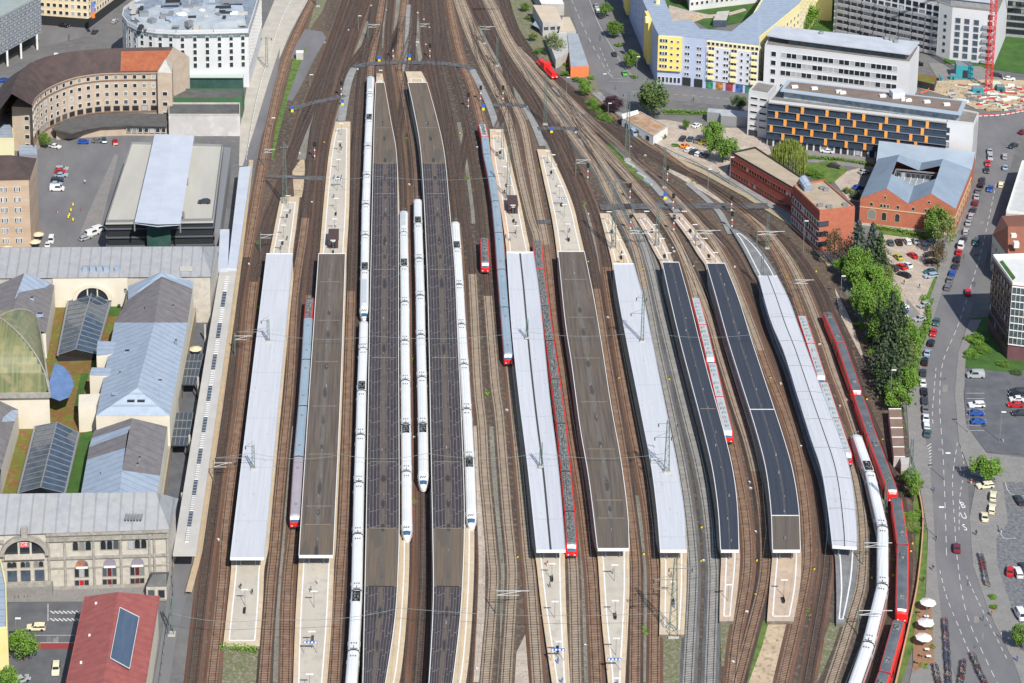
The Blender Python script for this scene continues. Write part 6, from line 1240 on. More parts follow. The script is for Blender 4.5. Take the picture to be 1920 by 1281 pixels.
def tree(name, label, px, py, h, r, kind, m, group=None, z=0.0, base=.18):
    """base of the trunk at photo point px,py; height h, crown radius r"""
    if kind == 'conifer': r *= 1.3; h *= .92
    p = at(px, py, z); T = thing(name, label, 'tree' if name not in ('bush', 'hedge') else name, tuple(p), group); v = random.randint(0, 2)
    me0 = crown_mesh(kind, v); key = (kind, v, m)
    if key not in CRM: me = me0.copy(); me.materials.append(LM[m]); CRM[key] = me
    o = bpy.data.objects.new('crown', CRM[key]); sc.collection.objects.link(o); o.parent = T; zb = h * base if kind != 'conifer' else h * .06
    o.location = (0, 0, zb if kind != 'bush' else 0); o.scale = (r, r * random.uniform(.9, 1.1), (h - zb) / (1.0 if kind in ('conifer', 'willow') else 1.05)); o.rotation_euler = (0, 0, random.uniform(0, 6.28))
    if name not in ('bush', 'hedge'):
        q = MB(); q.cone((p.x, p.y), max(.18, h * .022), .08, z, z + h * .8, 7); q.build('trunk', m_bark, T)
        for k in range(4): a = k * 1.6 + px; q = MB(); b0 = Vector((p.x, p.y, z + h * (.3 + .1 * k))); q.bar(b0, b0 + Vector((math.cos(a) * r * .55, math.sin(a) * r * .55, h * .15)), .09); q.build('limb', m_bark, T)
    return T
for a in [
 ('conifer_tree', 'tall dark conifer right beside the corner of the red brick office', 1606, 512, 19, 4.6, 'conifer', 'bluecon'), ('conifer_tree', 'dark conifer between the tallest blue-green one and the gravel car park', 1648, 508, 14, 4.0, 'conifer', 'dark'),
 ('conifer_tree', 'slim conifer left of the parked black cars on gravel', 1632, 505, 17, 3.6, 'conifer', 'bluecon'), ('conifer_tree', 'short dark conifer beside the yellow-green car', 1655, 530, 11, 3.4, 'conifer', 'conifer'),
 ('bare_tree', 'rust-brown thinly leaved tree against the orange brick end wall', 1563, 500, 13, 4.2, 'airy', 'rust'), ('bare_tree', 'second rust-brown thin tree between brick wall and conifers', 1588, 508, 11, 3.2, 'airy', 'rust'),
 ('leafy_tree', 'small bright green tree beside the orange sign at the path bend', 1577, 515, 6, 3.2, 'round', 'bright'), ('leafy_tree', 'large bright green tree at the far left of the gravel car park', 1630, 560, 12, 5.4, 'round', 'bright'),
 ('leafy_tree', 'broad bright green tree in front of the larger green tree', 1617, 592, 12, 5.0, 'round', 'bright'), ('leafy_tree', 'bright green tree touching the parked white and blue cars', 1662, 580, 11, 4.4, 'round', 'bright'),
 ('conifer_tree', 'very tall dark conifer whose tip stands before the bright green tree', 1668, 668, 22, 5.2, 'conifer', 'conifer'), ('conifer_tree', 'tall dark conifer above the head of the outer curve', 1645, 640, 15, 3.6, 'conifer', 'dark'),
 ('conifer_tree', 'tall conifer next to the gravel lot edge and two silver cars', 1687, 660, 17, 4.4, 'conifer', 'conifer'), ('conifer_tree', 'dark conifer nearest the platform lamp post', 1672, 742, 17, 4.6, 'conifer', 'conifer'),
 ('conifer_tree', 'conifer standing between pavement and the nearest lamp post', 1692, 700, 15, 4.2, 'conifer', 'dark'), ('conifer_tree', 'smaller dark conifer behind the outer curve trees', 1655, 700, 12, 3.6, 'conifer', 'conifer'),
 ('leafy_tree', 'bright green tree hanging over the pavement beside the kerb cars', 1700, 745, 10, 4.0, 'round', 'bright'), ('leafy_tree', 'bright green tree right above the brown lock-ups', 1683, 775, 8, 3.6, 'round', 'bright'), ('leafy_tree', 'narrow green tree between conifers and pavement', 1708, 722, 8, 2.8, 'tall', 'green'),
 ('leafy_tree', 'wide airy green tree right of the sculpture by the brick hall', 1766, 478, 14, 5.0, 'airy', 'olive'), ('leafy_tree', 'brownish-green thin tree over the dark cars by the pavement', 1758, 505, 9, 3.4, 'airy', 'rust'), ('leafy_tree', 'green tree crown filling the gap right of the brick hall door', 1750, 462, 10, 3.6, 'round', 'green'),
 ('leafy_tree', 'round bright green tree on the corner of the station square', 1848, 907, 8.5, 4.3, 'round', 'bright'), ('leafy_tree', 'tall slim green tree in the verge beside the nearest lock-up hut', 1713, 940, 8, 2.6, 'tall', 'bright'), ('leafy_tree', 'low green tree in the verge near the curve', 1705, 915, 6, 2.6, 'round', 'bright'),
 ('willow_tree', 'yellow-green weeping willow in front of the navy slab', 1478, 325, 12, 6.6, 'willow', 'willow'), ('poplar_tree', 'big dark green tree at the corner of the road junction', 1227, 222, 16, 8.2, 'tall', 'forest'), ('poplar_tree', 'dark green tree leaning on the big junction tree', 1214, 216, 13, 6.5, 'tall', 'forest'),
 ('copper_tree', 'dark purple-leaved tree near the track curve', 1150, 212, 7, 4.2, 'round', 'purple'), ('leafy_tree', 'bright green tree above the small car rows', 1336, 275, 10, 4.4, 'round', 'bright'), ('leafy_tree', 'large green tree beside the corner of the brick strip', 1355, 306, 11, 5.6, 'round', 'green'),
 ('leafy_tree', 'small cone-shaped tree beside the white car on gravel', 1286, 245, 5, 2.4, 'tall', 'green'), ('leafy_tree', 'small dark tree at the foot of the white tower', 1386, 210, 7, 3.6, 'round', 'dark'), ('leafy_tree', 'small green tree between white tower and white office', 1470, 162, 6, 3.2, 'round', 'green'),
 ('leafy_tree', 'light yellow-green tree over the depot sheds', 1043, 108, 11, 4.4, 'airy', 'olive'), ('leafy_tree', 'street tree at the top of the diagonal road', 1135, 34, 7, 3.2, 'round', 'green'), ('leafy_tree', 'middle street tree on the diagonal road island', 1153, 72, 8, 3.8, 'round', 'green'), ('leafy_tree', 'nearest street tree beside the bright green car', 1183, 130, 8, 3.6, 'round', 'green'),
 ('leafy_tree', 'bright green tree behind the long white office, upper of two', 1515, 58, 12, 6, 'round', 'bright'), ('leafy_tree', 'green tree behind the long white office, lower of two', 1502, 68, 10, 5, 'round', 'green'), ('leafy_tree', 'reddish small tree in the courtyard lawn', 1275, 8, 6, 3, 'round', 'purple'),
 ('leafy_tree', 'bright green tree beside the taxi lane in front of the station', 46, 1240, 8.5, 4.0, 'round', 'bright'), ('leafy_tree', 'green tree at the very bottom left corner', 10, 1310, 8, 3.6, 'round', 'bright'), ('leafy_tree', 'small dark green tree at the end of the loading annex', 86, 278, 6, 2.8, 'round', 'green'),
 ('leafy_tree', 'small tree in the lawn at the right edge of the square', 1915, 1215, 6, 3, 'round', 'green')]:
    tree(*a)
for a in [(1598, 540, 9, 4.2, 'round', 'green', 'green tree crown filling the gap below the rust-brown trees'), (1645, 585, 11, 4.6, 'round', 'green', 'mid-green tree behind the touching white and blue cars'), (1690, 640, 9, 3.6, 'round', 'green', 'mid-green tree between tall conifers and silver cars'), (1655, 540, 8, 3.6, 'round', 'olive', 'olive tree below the yellow-green car'), (1700, 688, 9, 3.4, 'airy', 'olive', 'olive airy tree beside the pavement conifers'),
          (1675, 755, 7, 3.2, 'round', 'green', 'mid-green tree at the foot of the nearest conifers'), (1640, 600, 8, 4, 'round', 'dark', 'dark leafy tree in the shade of the conifers'), (1097, 182, 6, 2.8, 'round', 'bright', 'bright small tree at the top of the embankment row'), (1028, 60, 5, 2.4, 'round', 'green', 'small green tree left of the tan depot annex'), (985, 22, 4, 2.4, 'round', 'green', 'small green tree at the far yard edge, upper'), (1000, 78, 4, 2.2, 'round', 'olive', 'small olive tree at the far yard edge, lower'), (1610, 530, 13, 4.6, 'round', 'bright', 'bright green tree rising above the small orange sign'), (1625, 612, 12, 4.8, 'round', 'green', 'full green tree at the head of the outer curve'), (1668, 610, 13, 4.6, 'round', 'bright', 'bright green tree behind the very tall conifer tip'), (1650, 655, 11, 4.4, 'round', 'green', 'full green tree between the dark conifers'), (1700, 668, 11, 3.8, 'round', 'bright', 'bright green tree touching the narrow pavement hedge'), (1755, 450, 12, 4.6, 'round', 'green', 'full green tree against the right corner of the brick hall'), (1010, 100, 3, 2.4, 'bush', 'green', 'scrubby growth beside the depot sheds')]:
    tree('leafy_tree', a[6], *a[:6])
for k in range(60):
    t = random.random(); x, y = (random.uniform(1600, 1700), random.uniform(520, 780)) if t < .6 else ((random.uniform(975, 1090), 0) if t < .8 else (random.uniform(1698, 1722), random.uniform(880, 1000)))
    if y == 0: y = (x - 975) * 1.25 + random.uniform(5, 22)
    if t < .6 and (x > 1655 + (y - 520) * .22 or x < 1590 + (y - 520) * .28): continue
    tree('bush', 'low scrubby bush growing in the %s' % ('undergrowth below the conifers' if t < .6 else ('rough ground beside the depot sheds' if t < .8 else 'green verge by the lock-ups')), x, y, random.uniform(1.2, 2.6), random.uniform(1.4, 2.8), 'bush', random.choice(('green', 'bright', 'olive', 'dark')), 'bushes in the %s' % ('undergrowth' if t < .6 else ('rough depot ground' if t < .8 else 'green verge')))
for i, (px, py, h, r, m, lab) in enumerate([
 (1108, 196, 3.5, 3.2, 'bright', 'bright green bush on the embankment above the track curve'), (1120, 208, 3.5, 3.4, 'green', 'green bush on the embankment, second along the curve'), (1130, 222, 3.6, 3.2, 'green', 'green bush below the purple tree'), (1142, 228, 2.6, 2.6, 'bright', 'bright green bush at the near end of the embankment row'),
 (1062, 140, 2.5, 2.8, 'green', 'dark bush beside the red shunter'), (1085, 152, 2.2, 2.6, 'green', 'bush left of the orange end wall'), (1098, 158, 2.0, 2.6, 'bright', 'clipped bush under the orange end wall'), (1108, 148, 2.0, 1.8, 'bright', 'clipped bush right of the orange end wall'),
 (1160, 86, 1.6, 2.2, 'bright', 'bush on the road island beside the dark car'), (1190, 146, 1.4, 2.0, 'bright', 'bush beside the pavement near the bright green car'), (1240, 258, 2.6, 2.8, 'green', 'bush growing against the rusty-roofed hut'), (1220, 262, 2.4, 2.6, 'rust', 'dry brown bush in front of the rusty-roofed hut'),
 (1266, 274, 1.0, 1.8, 'bright', 'low bush beside the parked orange car'), (1510, 322, 2.4, 3.6, 'green', 'bush left of the far gravel forecourt'), (1532, 330, 2.6, 3.6, 'green', 'bush behind the brick strip roof'), (1605, 372, 3.5, 2.4, 'dark', 'dark bush at the left corner of the brick hall'), (1592, 362, 3.0, 2.2, 'olive', 'grey-green bush beside the dark cars near the brick hall'),
 (1830, 640, 3.0, 3.6, 'bright', 'big bush on the lawn below the glass office'), (1822, 668, 2.4, 3.0, 'bright', 'bush at the lower left of the lawn by the glass office'), (1845, 660, 2.2, 2.8, 'green', 'bush in the middle of the shaded lawn'), (1880, 684, 1.8, 2.4, 'green', 'bush at the near edge of the shaded lawn'), (1905, 700, 1.5, 2.2, 'dark', 'dark bush by the steps of the glass office'),
 (1862, 1122, 1.4, 1.2, 'bright', 'narrow bush between cycle stands and cobbles, upper'), (1863, 1140, 1.4, 1.2, 'bright', 'narrow bush between cycle stands and cobbles, lower'), (279, 250, 2.6, 1.9, 'green', 'round green bush against the loading annex wall'), (1745, 1180, 1.3, .9, 'willow', 'yellow flowering bush beside the terrace parasols'), (1749, 1215, 1.3, .9, 'willow', 'yellow flowering bush at the near end of the terrace'),
 (1733, 1250, 1.2, 1.2, 'willow', 'flowering bush at the last terrace corner'), (1716, 905, 1.8, 2.0, 'green', 'bush beside the concrete hut'), (1722, 965, 1.6, 1.6, 'bright', 'low bush at the near end of the green verge trees'), (1690, 800, 1.5, 1.5, 'green', 'low bush between lock-ups and pavement'), (1040, 58, 1.5, 1.8, 'bright', 'small bush beside the tan depot annex'),
 (345, 418, 1.2, 1.6, 'bright', 'clipped hedge planter beside the car park ramp')]):
    tree('bush', lab, px, py, h, r, 'bush', m)
for s, lab in (('1247,211 1325,214', 'long clipped hedge beside the road to the white tower'), ('1640,428 1700,438 1745,450', 'low green hedge between brick hall and gravel car park'), ('1732,560 1742,600 1722,660 1718,690', 'long narrow hedge along the pavement by the gravel car park'), ('1445,296 1560,300 1640,312', 'low hedge in front of the navy and orange slab'), ('455,1218 476,1222', 'bright weeds at the end of the nearest platform'), ('418,1216 455,1219', 'weed clump at the squared platform end')):
    L = smooth_line(wl(s), 1.3); p0 = L[0]; T = thing('hedge', lab, 'hedge', (p0.x, p0.y, 0)); q = MB(); rnd = random.Random(5)
    for p in L:
        for k in range(46):
            c = Vector((p.x + rnd.gauss(0, .5), p.y + rnd.gauss(0, .5), rnd.uniform(.1, 1.2))); a = rnd.uniform(0, 6); u = Vector((math.cos(a), math.sin(a), rnd.uniform(-.5, .5))) * .17; v = Vector((-math.sin(a), math.cos(a), rnd.uniform(-1, 1))) * .17; q.add([c - u - v, c + u - v, c + u + v, c - u + v], [(0, 1, 2, 3)])
    q.build('foliage', LM['bright' if 'weed' in lab else 'green'], T)

# ---------------------------------------------------------------- vehicles
CARM = {}
def car_parts(kind):
    if kind in CARM: return CARM[kind]
    S = {'hatch': (4.1, 1.75, 1.48, [(0, .62), (.12, .80), (1.0, .95), (1.75, 1.42), (3.1, 1.48), (3.85, 1.02), (4.1, .85)]), 'saloon': (4.6, 1.8, 1.43, [(0, .60), (.12, .78), (1.25, .93), (2.0, 1.38), (3.1, 1.43), (3.8, 1.05), (4.6, .95)]),
         'estate': (4.6, 1.8, 1.5, [(0, .62), (.12, .80), (1.2, .95), (1.9, 1.42), (3.0, 1.5), (4.35, 1.42), (4.6, 1.0)]), 'van': (5.1, 1.95, 2.2, [(0, .8), (.15, 1.0), (.8, 1.25), (1.5, 2.05), (2.2, 2.2), (4.9, 2.2), (5.1, 1.2)])}[kind]
    L, W, Hh, pr = S; out = {}
    mb = MB(); n = len(pr); vs = []
    belt = .92 if kind != 'van' else 1.25
    for x, z in pr:
        y = L / 2 - x; zz = min(z, belt + .02); tw = W / 2 * (.84 if x in (pr[0][0], pr[-1][0]) else 1.0); tt = tw * (.80 if z > belt + .1 else .96)
        vs += [(-tw, y, .28), (-tw, y, zz), (-tt, y, z), (tt, y, z), (tw, y, zz), (tw, y, .28)]
    fs = []
    for i in range(n - 1):
        for j in range(5): k = i * 6 + j; fs.append((k, k + 1, k + 7, k + 6))
        fs.append((i * 6 + 5, i * 6, i * 6 + 6, i * 6 + 11))
    fs += [(0, 5, 4, 3, 2, 1), tuple((n - 1) * 6 + j for j in range(6))]; mb.add(vs, fs); me = bpy.data.meshes.new('body'); me.from_pydata(mb.v, [], mb.f)
    me.update(); out['body'] = me
    gl = []
    hi = [i for i in range(n) if pr[i][1] > belt + .1]; a, b = hi[0], hi[-1]
    def P(i, t): x, z = pr[i]; return x, z
    def quadm(pts, nm):
        m_ = bpy.data.meshes.new(nm); m_.from_pydata(pts, [], [tuple(range(len(pts)))]); m_.materials.append(m_glass); m_.update(); return m_
    y0, y1 = L / 2 - pr[a - 1][0], L / 2 - pr[a][0]; z0, z1 = pr[a - 1][1], pr[a][1]; w0, w1 = W * .42, W * .37
    f = lambda t: (y0 + (y1 - y0) * t, z0 + (z1 - z0) * t + .03)
    (ya, za), (yb, zb) = f(.12), f(.92); out['windscreen'] = quadm([(-w0, ya + .02, za), (-w1, yb + .02, zb), (w1, yb + .02, zb), (w0, ya + .02, za)][::-1], 'windscreen')
    y0, y1 = L / 2 - pr[b + 1][0], L / 2 - pr[b][0]; z0, z1 = pr[b + 1][1], pr[b][1]; (ya, za), (yb, zb) = f(.15), f(.92); out['rear_window'] = quadm([(-w0, ya - .02, za), (-w1, yb - .02, zb), (w1, yb - .02, zb), (w0, ya - .02, za)], 'rear_window')
    for sx in (-1, 1):
        ys0, ys1 = L / 2 - pr[a][0] + .25, L / 2 - pr[b][0] - (0 if kind != 'van' else -1.9); zt = pr[a][1] - .08; xo = sx * (W / 2 + .005); xi = sx * (W / 2 * .83 + .02)
        q = [(xo, ys0 + .2, belt + .05), (xo, ys1 - .25, belt + .05), (xi, ys1, zt), (xi, ys0 - .25, zt)]; out['side_window%d' % sx] = quadm(q if sx > 0 else q[::-1], 'side_window')
    for k, (x, y) in enumerate(((-W / 2 + .05, L / 2 - .85), (W / 2 - .05, L / 2 - .85), (-W / 2 + .05, -L / 2 + .85), (W / 2 - .05, -L / 2 + .85))):
        vs = [(x + dx, y + .33 * math.cos(t * math.pi / 5), .33 + .33 * math.sin(t * math.pi / 5)) for dx in (-.1, .1) for t in range(10)]; m_ = bpy.data.meshes.new('wheel'); m_.from_pydata(vs, [], [(i, (i + 1) % 10, 10 + (i + 1) % 10, 10 + i) for i in range(10)] + [tuple(range(9, -1, -1)), tuple(range(10, 20))]); m_.materials.append(m_black); m_.update(); out['wheel%d' % k] = m_
    for k, x in enumerate((-W / 2 + .25, W / 2 - .25)):
        for e, mm, nm in ((1, m_white, 'headlight'), (-1, mat('tail_light', (.4, .02, .02), rough=.4), 'tail_light')):
            q = MB(); q.box((x, e * L / 2, .68), (.3, .08, .16)); m_ = bpy.data.meshes.new(nm); m_.from_pydata(q.v, [], q.f); m_.materials.append(mm); m_.update(); out[nm + str(k)] = m_
    CARM[kind] = out; return out
PAINT = dict(black=(.012, .013, .016), dark=(.035, .04, .05), white=(.70, .71, .72), silver=(.36, .38, .40), grey=(.15, .16, .17), lightblue=(.30, .40, .50), blue=(.02, .09, .38), red=(.52, .015, .02), darkred=(.16, .02, .03), cream=(.72, .68, .48), yellow=(.60, .48, .03), lime=(.07, .50, .05), orange=(.75, .24, .02), teal=(.04, .10, .11), olive=(.42, .40, .05))
BODY = {}
def car(px, py, dx, dy, kind, col, label, group=None, z=.06):
    p = at(px, py, z); q = at(px + dx, py + dy, z); d = (q - p); ang = math.atan2(d.y, d.x) - math.pi / 2
    T = thing('parked_car' if kind != 'van' else 'van', label, 'car' if kind != 'van' else 'van', tuple(p), group); T.rotation_euler = (0, 0, ang)
    for nm, me in car_parts(kind).items():
        if nm == 'body':
            if (kind, col) not in BODY: b = me.copy(); b.materials.append(mat('paint_' + col, PAINT[col], rough=.25, spec=.6)); BODY[(kind, col)] = b
            me = BODY[(kind, col)]
        o = bpy.data.objects.new(nm.rstrip('0123456789-'), me); sc.collection.objects.link(o); o.parent = T
    return T
ADJ = dict(black='black', dark='dark grey', white='white', silver='silver', grey='mid-grey', lightblue='light blue', blue='bright blue', red='red', darkred='dark red', cream='cream', yellow='yellow', lime='bright green', orange='orange', teal='dark teal', olive='yellow-green')
KN = dict(hatch='hatchback', saloon='saloon', estate='estate car', van='van')
K1 = [(1842, 340, 'dark', 'hatch'), (1840, 349, 'black', 'estate'), (1834, 361, 'grey', 'hatch'), (1831, 372, 'silver', 'hatch'), (1829, 383, 'darkred', 'estate'), (1825, 397, 'dark', 'hatch'), (1821, 408, 'silver', 'estate'), (1816, 421, 'silver', 'hatch'), (1811, 437, 'silver', 'saloon'), (1807, 452, 'dark', 'hatch'), (1802, 464, 'white', 'van'), (1798, 476, 'red', 'hatch'),
      (1795, 489, 'black', 'estate'), (1792, 502, 'dark', 'hatch'), (1786, 515, 'blue', 'estate'), (1781, 528, 'grey', 'hatch'), (1777, 541, 'grey', 'estate'), (1746, 646, 'black', 'hatch'), (1739, 665, 'lightblue', 'hatch'), (1734, 681, 'black', 'saloon'), (1731, 702, 'dark', 'hatch'), (1730, 721, 'white', 'hatch'), (1733, 738, 'black', 'saloon'), (1734, 755, 'dark', 'estate'), (1735, 771, 'grey', 'hatch'), (1736, 787, 'white', 'hatch'), (1737, 801, 'white', 'estate'), (1739, 816, 'teal', 'hatch')]
wh = ['opposite the brick hall roof', 'beside the brick hall wall', 'between brick hall and flat hall', 'level with the brick hall eaves', 'near the tiled house', 'beside the airy green tree', 'in line with the gravel car park entrance', 'opposite the maroon wall', 'just before the shaded stretch of road']
ords = ['first', 'second', 'third', 'fourth', 'fifth', 'sixth', 'seventh', 'eighth', 'ninth', 'tenth', 'eleventh', 'twelfth', 'thirteenth', 'fourteenth', 'fifteenth', 'sixteenth', 'seventeenth']
for i, (x, y, c, k) in enumerate(K1):
    j = i if i < 17 else i - 17; g_ = 'cars parked along the kerb'
    nx = K1[i + 1] if i + 1 < len(K1) else (x - 2, y + 10); dx, dy = (nx[0] - x, nx[1] - y) if i != 16 else (-5, 12)
    car(x, y, -dx, -dy, k, c, '%s %s, %s from the top of the %s kerb row' % (ADJ[c], KN[k], ords[j], 'far' if i < 17 else 'near'), g_)
for x, y, dx, dy, k, c, lab in [
 (1856, 357, -3, 10, 'hatch', 'blue', 'bright blue hatchback driving between the kerb row and a cream taxi'), (1877, 349, 3, -10, 'saloon', 'cream', 'cream saloon driving away beside the bright blue hatchback'), (1830, 457, -3, 10, 'estate', 'teal', 'dark teal estate driving past the airy green tree'), (1815, 551, 0, -10, 'estate', 'red', 'red estate alone on the shaded part of the street'),
 (1756, 607, -3, 10, 'hatch', 'teal', 'dark teal hatchback driving just behind a red one'), (1750, 627, -3, 10, 'hatch', 'red', 'red hatchback driving just ahead of a dark teal one'), (1794, 1031, 0, -10, 'hatch', 'darkred', 'maroon hatchback alone on the near part of the street'), (1856, 287, 0, 10, 'saloon', 'silver', 'silver saloon at the top of the street queue'), (1857, 298, 0, 10, 'estate', 'silver', 'silver estate second in the street queue'), (1852, 309, 0, 10, 'hatch', 'red', 'red hatchback third in the street queue'),
 (1850, 322, 0, 10, 'hatch', 'dark', 'dark hatchback behind the red one in the street queue'), (1885, 317, 2, -10, 'hatch', 'lightblue', 'light blue hatchback driving uphill near the flat hall'), (1899, 276, -10, 4, 'saloon', 'dark', 'dark saloon turning at the top right junction'), (1884, 296, 0, -8, 'estate', 'silver', 'silver estate crossing the upper junction'), (1918, 250, 8, -4, 'hatch', 'darkred', 'dark red hatchback at the right edge of the junction'),
 (1670, 458, -4, -9, 'hatch', 'teal', 'dark teal hatchback, leftmost in the top row on gravel'), (1686, 457, -4, -9, 'saloon', 'black', 'black saloon second in the top row on gravel'), (1701, 455, -6, -8, 'estate', 'white', 'white estate in the top row on gravel'), (1717, 455, -4, -9, 'hatch', 'silver', 'silver hatchback right of the white estate on gravel'), (1742, 458, -9, 3, 'estate', 'lightblue', 'light blue estate half under the airy tree on gravel'),
 (1684, 485, -8, -7, 'hatch', 'olive', 'yellow-green hatchback on the gravel car park'), (1711, 482, -9, -6, 'hatch', 'red', 'red hatchback standing apart right of the yellow-green one'), (1744, 480, -10, 0, 'hatch', 'dark', 'dark hatchback under the brown tree, upper of two'), (1746, 493, -10, 0, 'saloon', 'black', 'black saloon under the brown tree, lower of two'), (1674, 505, -8, -5, 'estate', 'dark', 'dark estate left of two red and white cars on gravel'),
 (1690, 503, -8, -5, 'hatch', 'red', 'red hatchback between a dark and a white car on gravel'), (1701, 500, -8, -5, 'hatch', 'white', 'white hatchback touching the red one on gravel'), (1695, 518, -8, -3, 'saloon', 'black', 'black saloon alone in the middle of the gravel'), (1744, 512, -10, 1, 'hatch', 'teal', 'dark teal car above the blue-grey one at the gravel edge'), (1745, 520, -10, 1, 'estate', 'lightblue', 'blue-grey estate at the gravel edge'),
 (1732, 575, -10, 3, 'hatch', 'silver', 'silver hatchback near the gravel exit'), (1724, 601, -10, 2, 'hatch', 'silver', 'silver hatchback nearest the hedge, below the other silver one'), (1692, 579, -10, 2, 'hatch', 'white', 'white hatchback half under the bright trees'), (1691, 587, -10, 2, 'hatch', 'blue', 'blue hatchback half under the bright trees'), (1692, 602, -10, 2, 'estate', 'white', 'white estate behind the tall conifer on gravel'),
 (1829, 707, -10, 0, 'van', 'silver', 'silver van at the top of the asphalt car park'), (1831, 762, -10, 0, 'estate', 'white', 'white estate above two blue cars'), (1831, 778, 10, 0, 'hatch', 'blue', 'upper of two bright blue cars in the asphalt car park'), (1834, 794, 10, 0, 'hatch', 'blue', 'lower of two bright blue cars in the asphalt car park'),
 (1907, 737, -10, 0, 'estate', 'dark', 'dark estate uppermost at the right edge car rank'), (1905, 745, -10, 0, 'hatch', 'black', 'black hatchback second in the right edge car rank'), (1906, 752, -10, 0, 'hatch', 'white', 'white hatchback third in the right edge car rank'), (1904, 762, -10, 0, 'saloon', 'red', 'red saloon fourth in the right edge car rank'), (1912, 778, -10, 0, 'saloon', 'dark', 'dark saloon alone below the right edge car rank'),
 (1847, 914, -10, 1, 'estate', 'cream', 'cream taxi across the head of the taxi rank under the tree'), (1862, 934, 1, -10, 'estate', 'cream', 'cream taxi second in the rank with its door side to the square'), (1860, 958, 1, -10, 'saloon', 'cream', 'cream taxi third in the rank'), (1846, 973, -1, -10, 'hatch', 'cream', 'cream taxi left behind the rank'), (1911, 941, -6, -10, 'saloon', 'dark', 'dark saloon on the cobbled square near the right edge'),
 (1894, 1075, 1, -10, 'hatch', 'red', 'red and white small car in a cobbled bay'), (1909, 1077, -4, -10, 'estate', 'white', 'white estate right of the small red car'), (1920, 1068, -4, -10, 'estate', 'dark', 'dark estate right of the white estate at the edge'), (1912, 1155, -5, -9, 'van', 'white', 'white van at the right edge of the cobbles'),
 (1280, 262, 5, -8, 'saloon', 'dark', 'dark saloon top left in the small car rows by the tree'), (1294, 263, 5, -8, 'hatch', 'teal', 'dark teal hatchback right of the dark saloon by the tree'), (1307, 266, 5, -8, 'hatch', 'grey', 'mid-grey hatchback by the tree in the small upper row'), (1319, 269, 8, -3, 'saloon', 'yellow', 'yellow car under the bright tree'), (1284, 276, 8, -4, 'hatch', 'orange', 'orange hatchback left of the white car in the lower row'),
 (1292, 283, 9, -5, 'saloon', 'white', 'white saloon second in the lower row by the tree'), (1301, 287, 9, -5, 'saloon', 'dark', 'dark saloon third in the lower row by the tree'), (1311, 291, 9, -5, 'estate', 'white', 'white estate fourth in the lower row by the tree'), (1322, 294, 9, -5, 'hatch', 'grey', 'mid-grey hatchback last in the lower row by the tree'), (1306, 238, 9, -4, 'hatch', 'white', 'white hatchback alone on the sandy patch'),
 (1187, 252, -8, -8, 'van', 'lightblue', 'light blue van beside the rusty-roofed hut'), (1171, 140, -3, -10, 'hatch', 'lime', 'bright green hatchback waiting at the junction line'), (1152, 104, -4, -10, 'hatch', 'dark', 'dark hatchback driving towards the junction'), (1121, 22, -3, -10, 'saloon', 'white', 'white saloon parked at the top road, lower of two'), (1118, 13, -3, -10, 'hatch', 'silver', 'silver hatchback parked at the top road, upper of two'), (1126, 33, -3, -10, 'hatch', 'dark', 'dark hatchback below the two pale cars on the top road'),
 (1550, 286, -10, -1, 'saloon', 'white', 'white saloon in front of the navy slab entrance'), (1564, 314, 10, 2, 'saloon', 'dark', 'dark saloon near the hedge by the far forecourt'), (1620, 325, 9, -2, 'hatch', 'silver', 'silver car beside the brick hall roof corner'), (1609, 354, 9, -2, 'hatch', 'blue', 'dark blue car beside the brick hall left corner'), (1722, 122, 9, 1, 'hatch', 'black', 'black hatchback beside the white office end wall'),
 (1868, 143, 9, 1, 'saloon', 'dark', 'dark saloon behind the crane foot'), (1892, 150, 9, 1, 'saloon', 'white', 'white saloon right of the crane beyond the site'),
 (103, 277, 10, 2, 'saloon', 'white', 'white saloon beside the small tree in the left yard'), (157, 269, 10, 0, 'hatch', 'blue', 'small bright blue car in front of the curved annex'), (183, 267, 10, 0, 'hatch', 'grey', 'mid-grey hatchback left of the red car by the annex'), (195, 266, 3, 9, 'hatch', 'teal', 'dark teal hatchback between grey and red cars by the annex'), (216, 269, 1, 9, 'saloon', 'red', 'red saloon by the annex, its bonnet facing the yard'),
 (116, 319, 10, 0, 'estate', 'silver', 'silver estate at the top of the left yard column'), (113, 324, 10, 0, 'hatch', 'red', 'red hatchback second in the left yard column'), (115, 331, 10, 0, 'saloon', 'lightblue', 'light blue saloon third in the left yard column'), (108, 340, 10, 0, 'estate', 'dark', 'dark estate in the left yard column'), (105, 348, 10, 0, 'hatch', 'lightblue', 'light blue hatchback above the white van in the left yard'), (107, 357, 10, 0, 'van', 'white', 'white van closing the left yard column'),
 (185, 434, 9, -3, 'van', 'white', 'white van beside the car park wall, right one'), (173, 441, 9, -3, 'van', 'white', 'white van beside the car park wall, left one'), (160, 449, 9, -3, 'saloon', 'silver', 'silver saloon left of the two white vans'), (97, 452, 3, -10, 'van', 'white', 'white van near the cream parasols'), (90, 462, 3, -10, 'hatch', 'white', 'white hatchback half hidden behind the station roof'),
 (68, 1180, -10, 0, 'estate', 'cream', 'cream taxi crossing in front of the bright green tree'), (105, 1258, -1, 10, 'estate', 'cream', 'cream taxi driving down beside the red-roofed building'), (40, 1278, 9, -3, 'hatch', 'silver', 'silver hatchback in the bottom left corner'), (120, 50, 10, 2, 'saloon', 'black', 'black saloon in front of the beige office shops'), (215, 42, 7, -6, 'saloon', 'silver', 'silver saloon in the street beside the white rounded building'), (178, 62, 7, -6, 'hatch', 'dark', 'dark hatchback at the upper left crossing'),
 (8, 152, 8, -3, 'hatch', 'blue', 'blue hatchback at the left edge near the curved roof'), (393, 164, 9, 2, 'van', 'white', 'white van in the yard under the white rounded building')]:
    car(x, y, dx, dy, k, c, lab, z=.12 if 1655 < x < 1760 and y < 620 else .1)
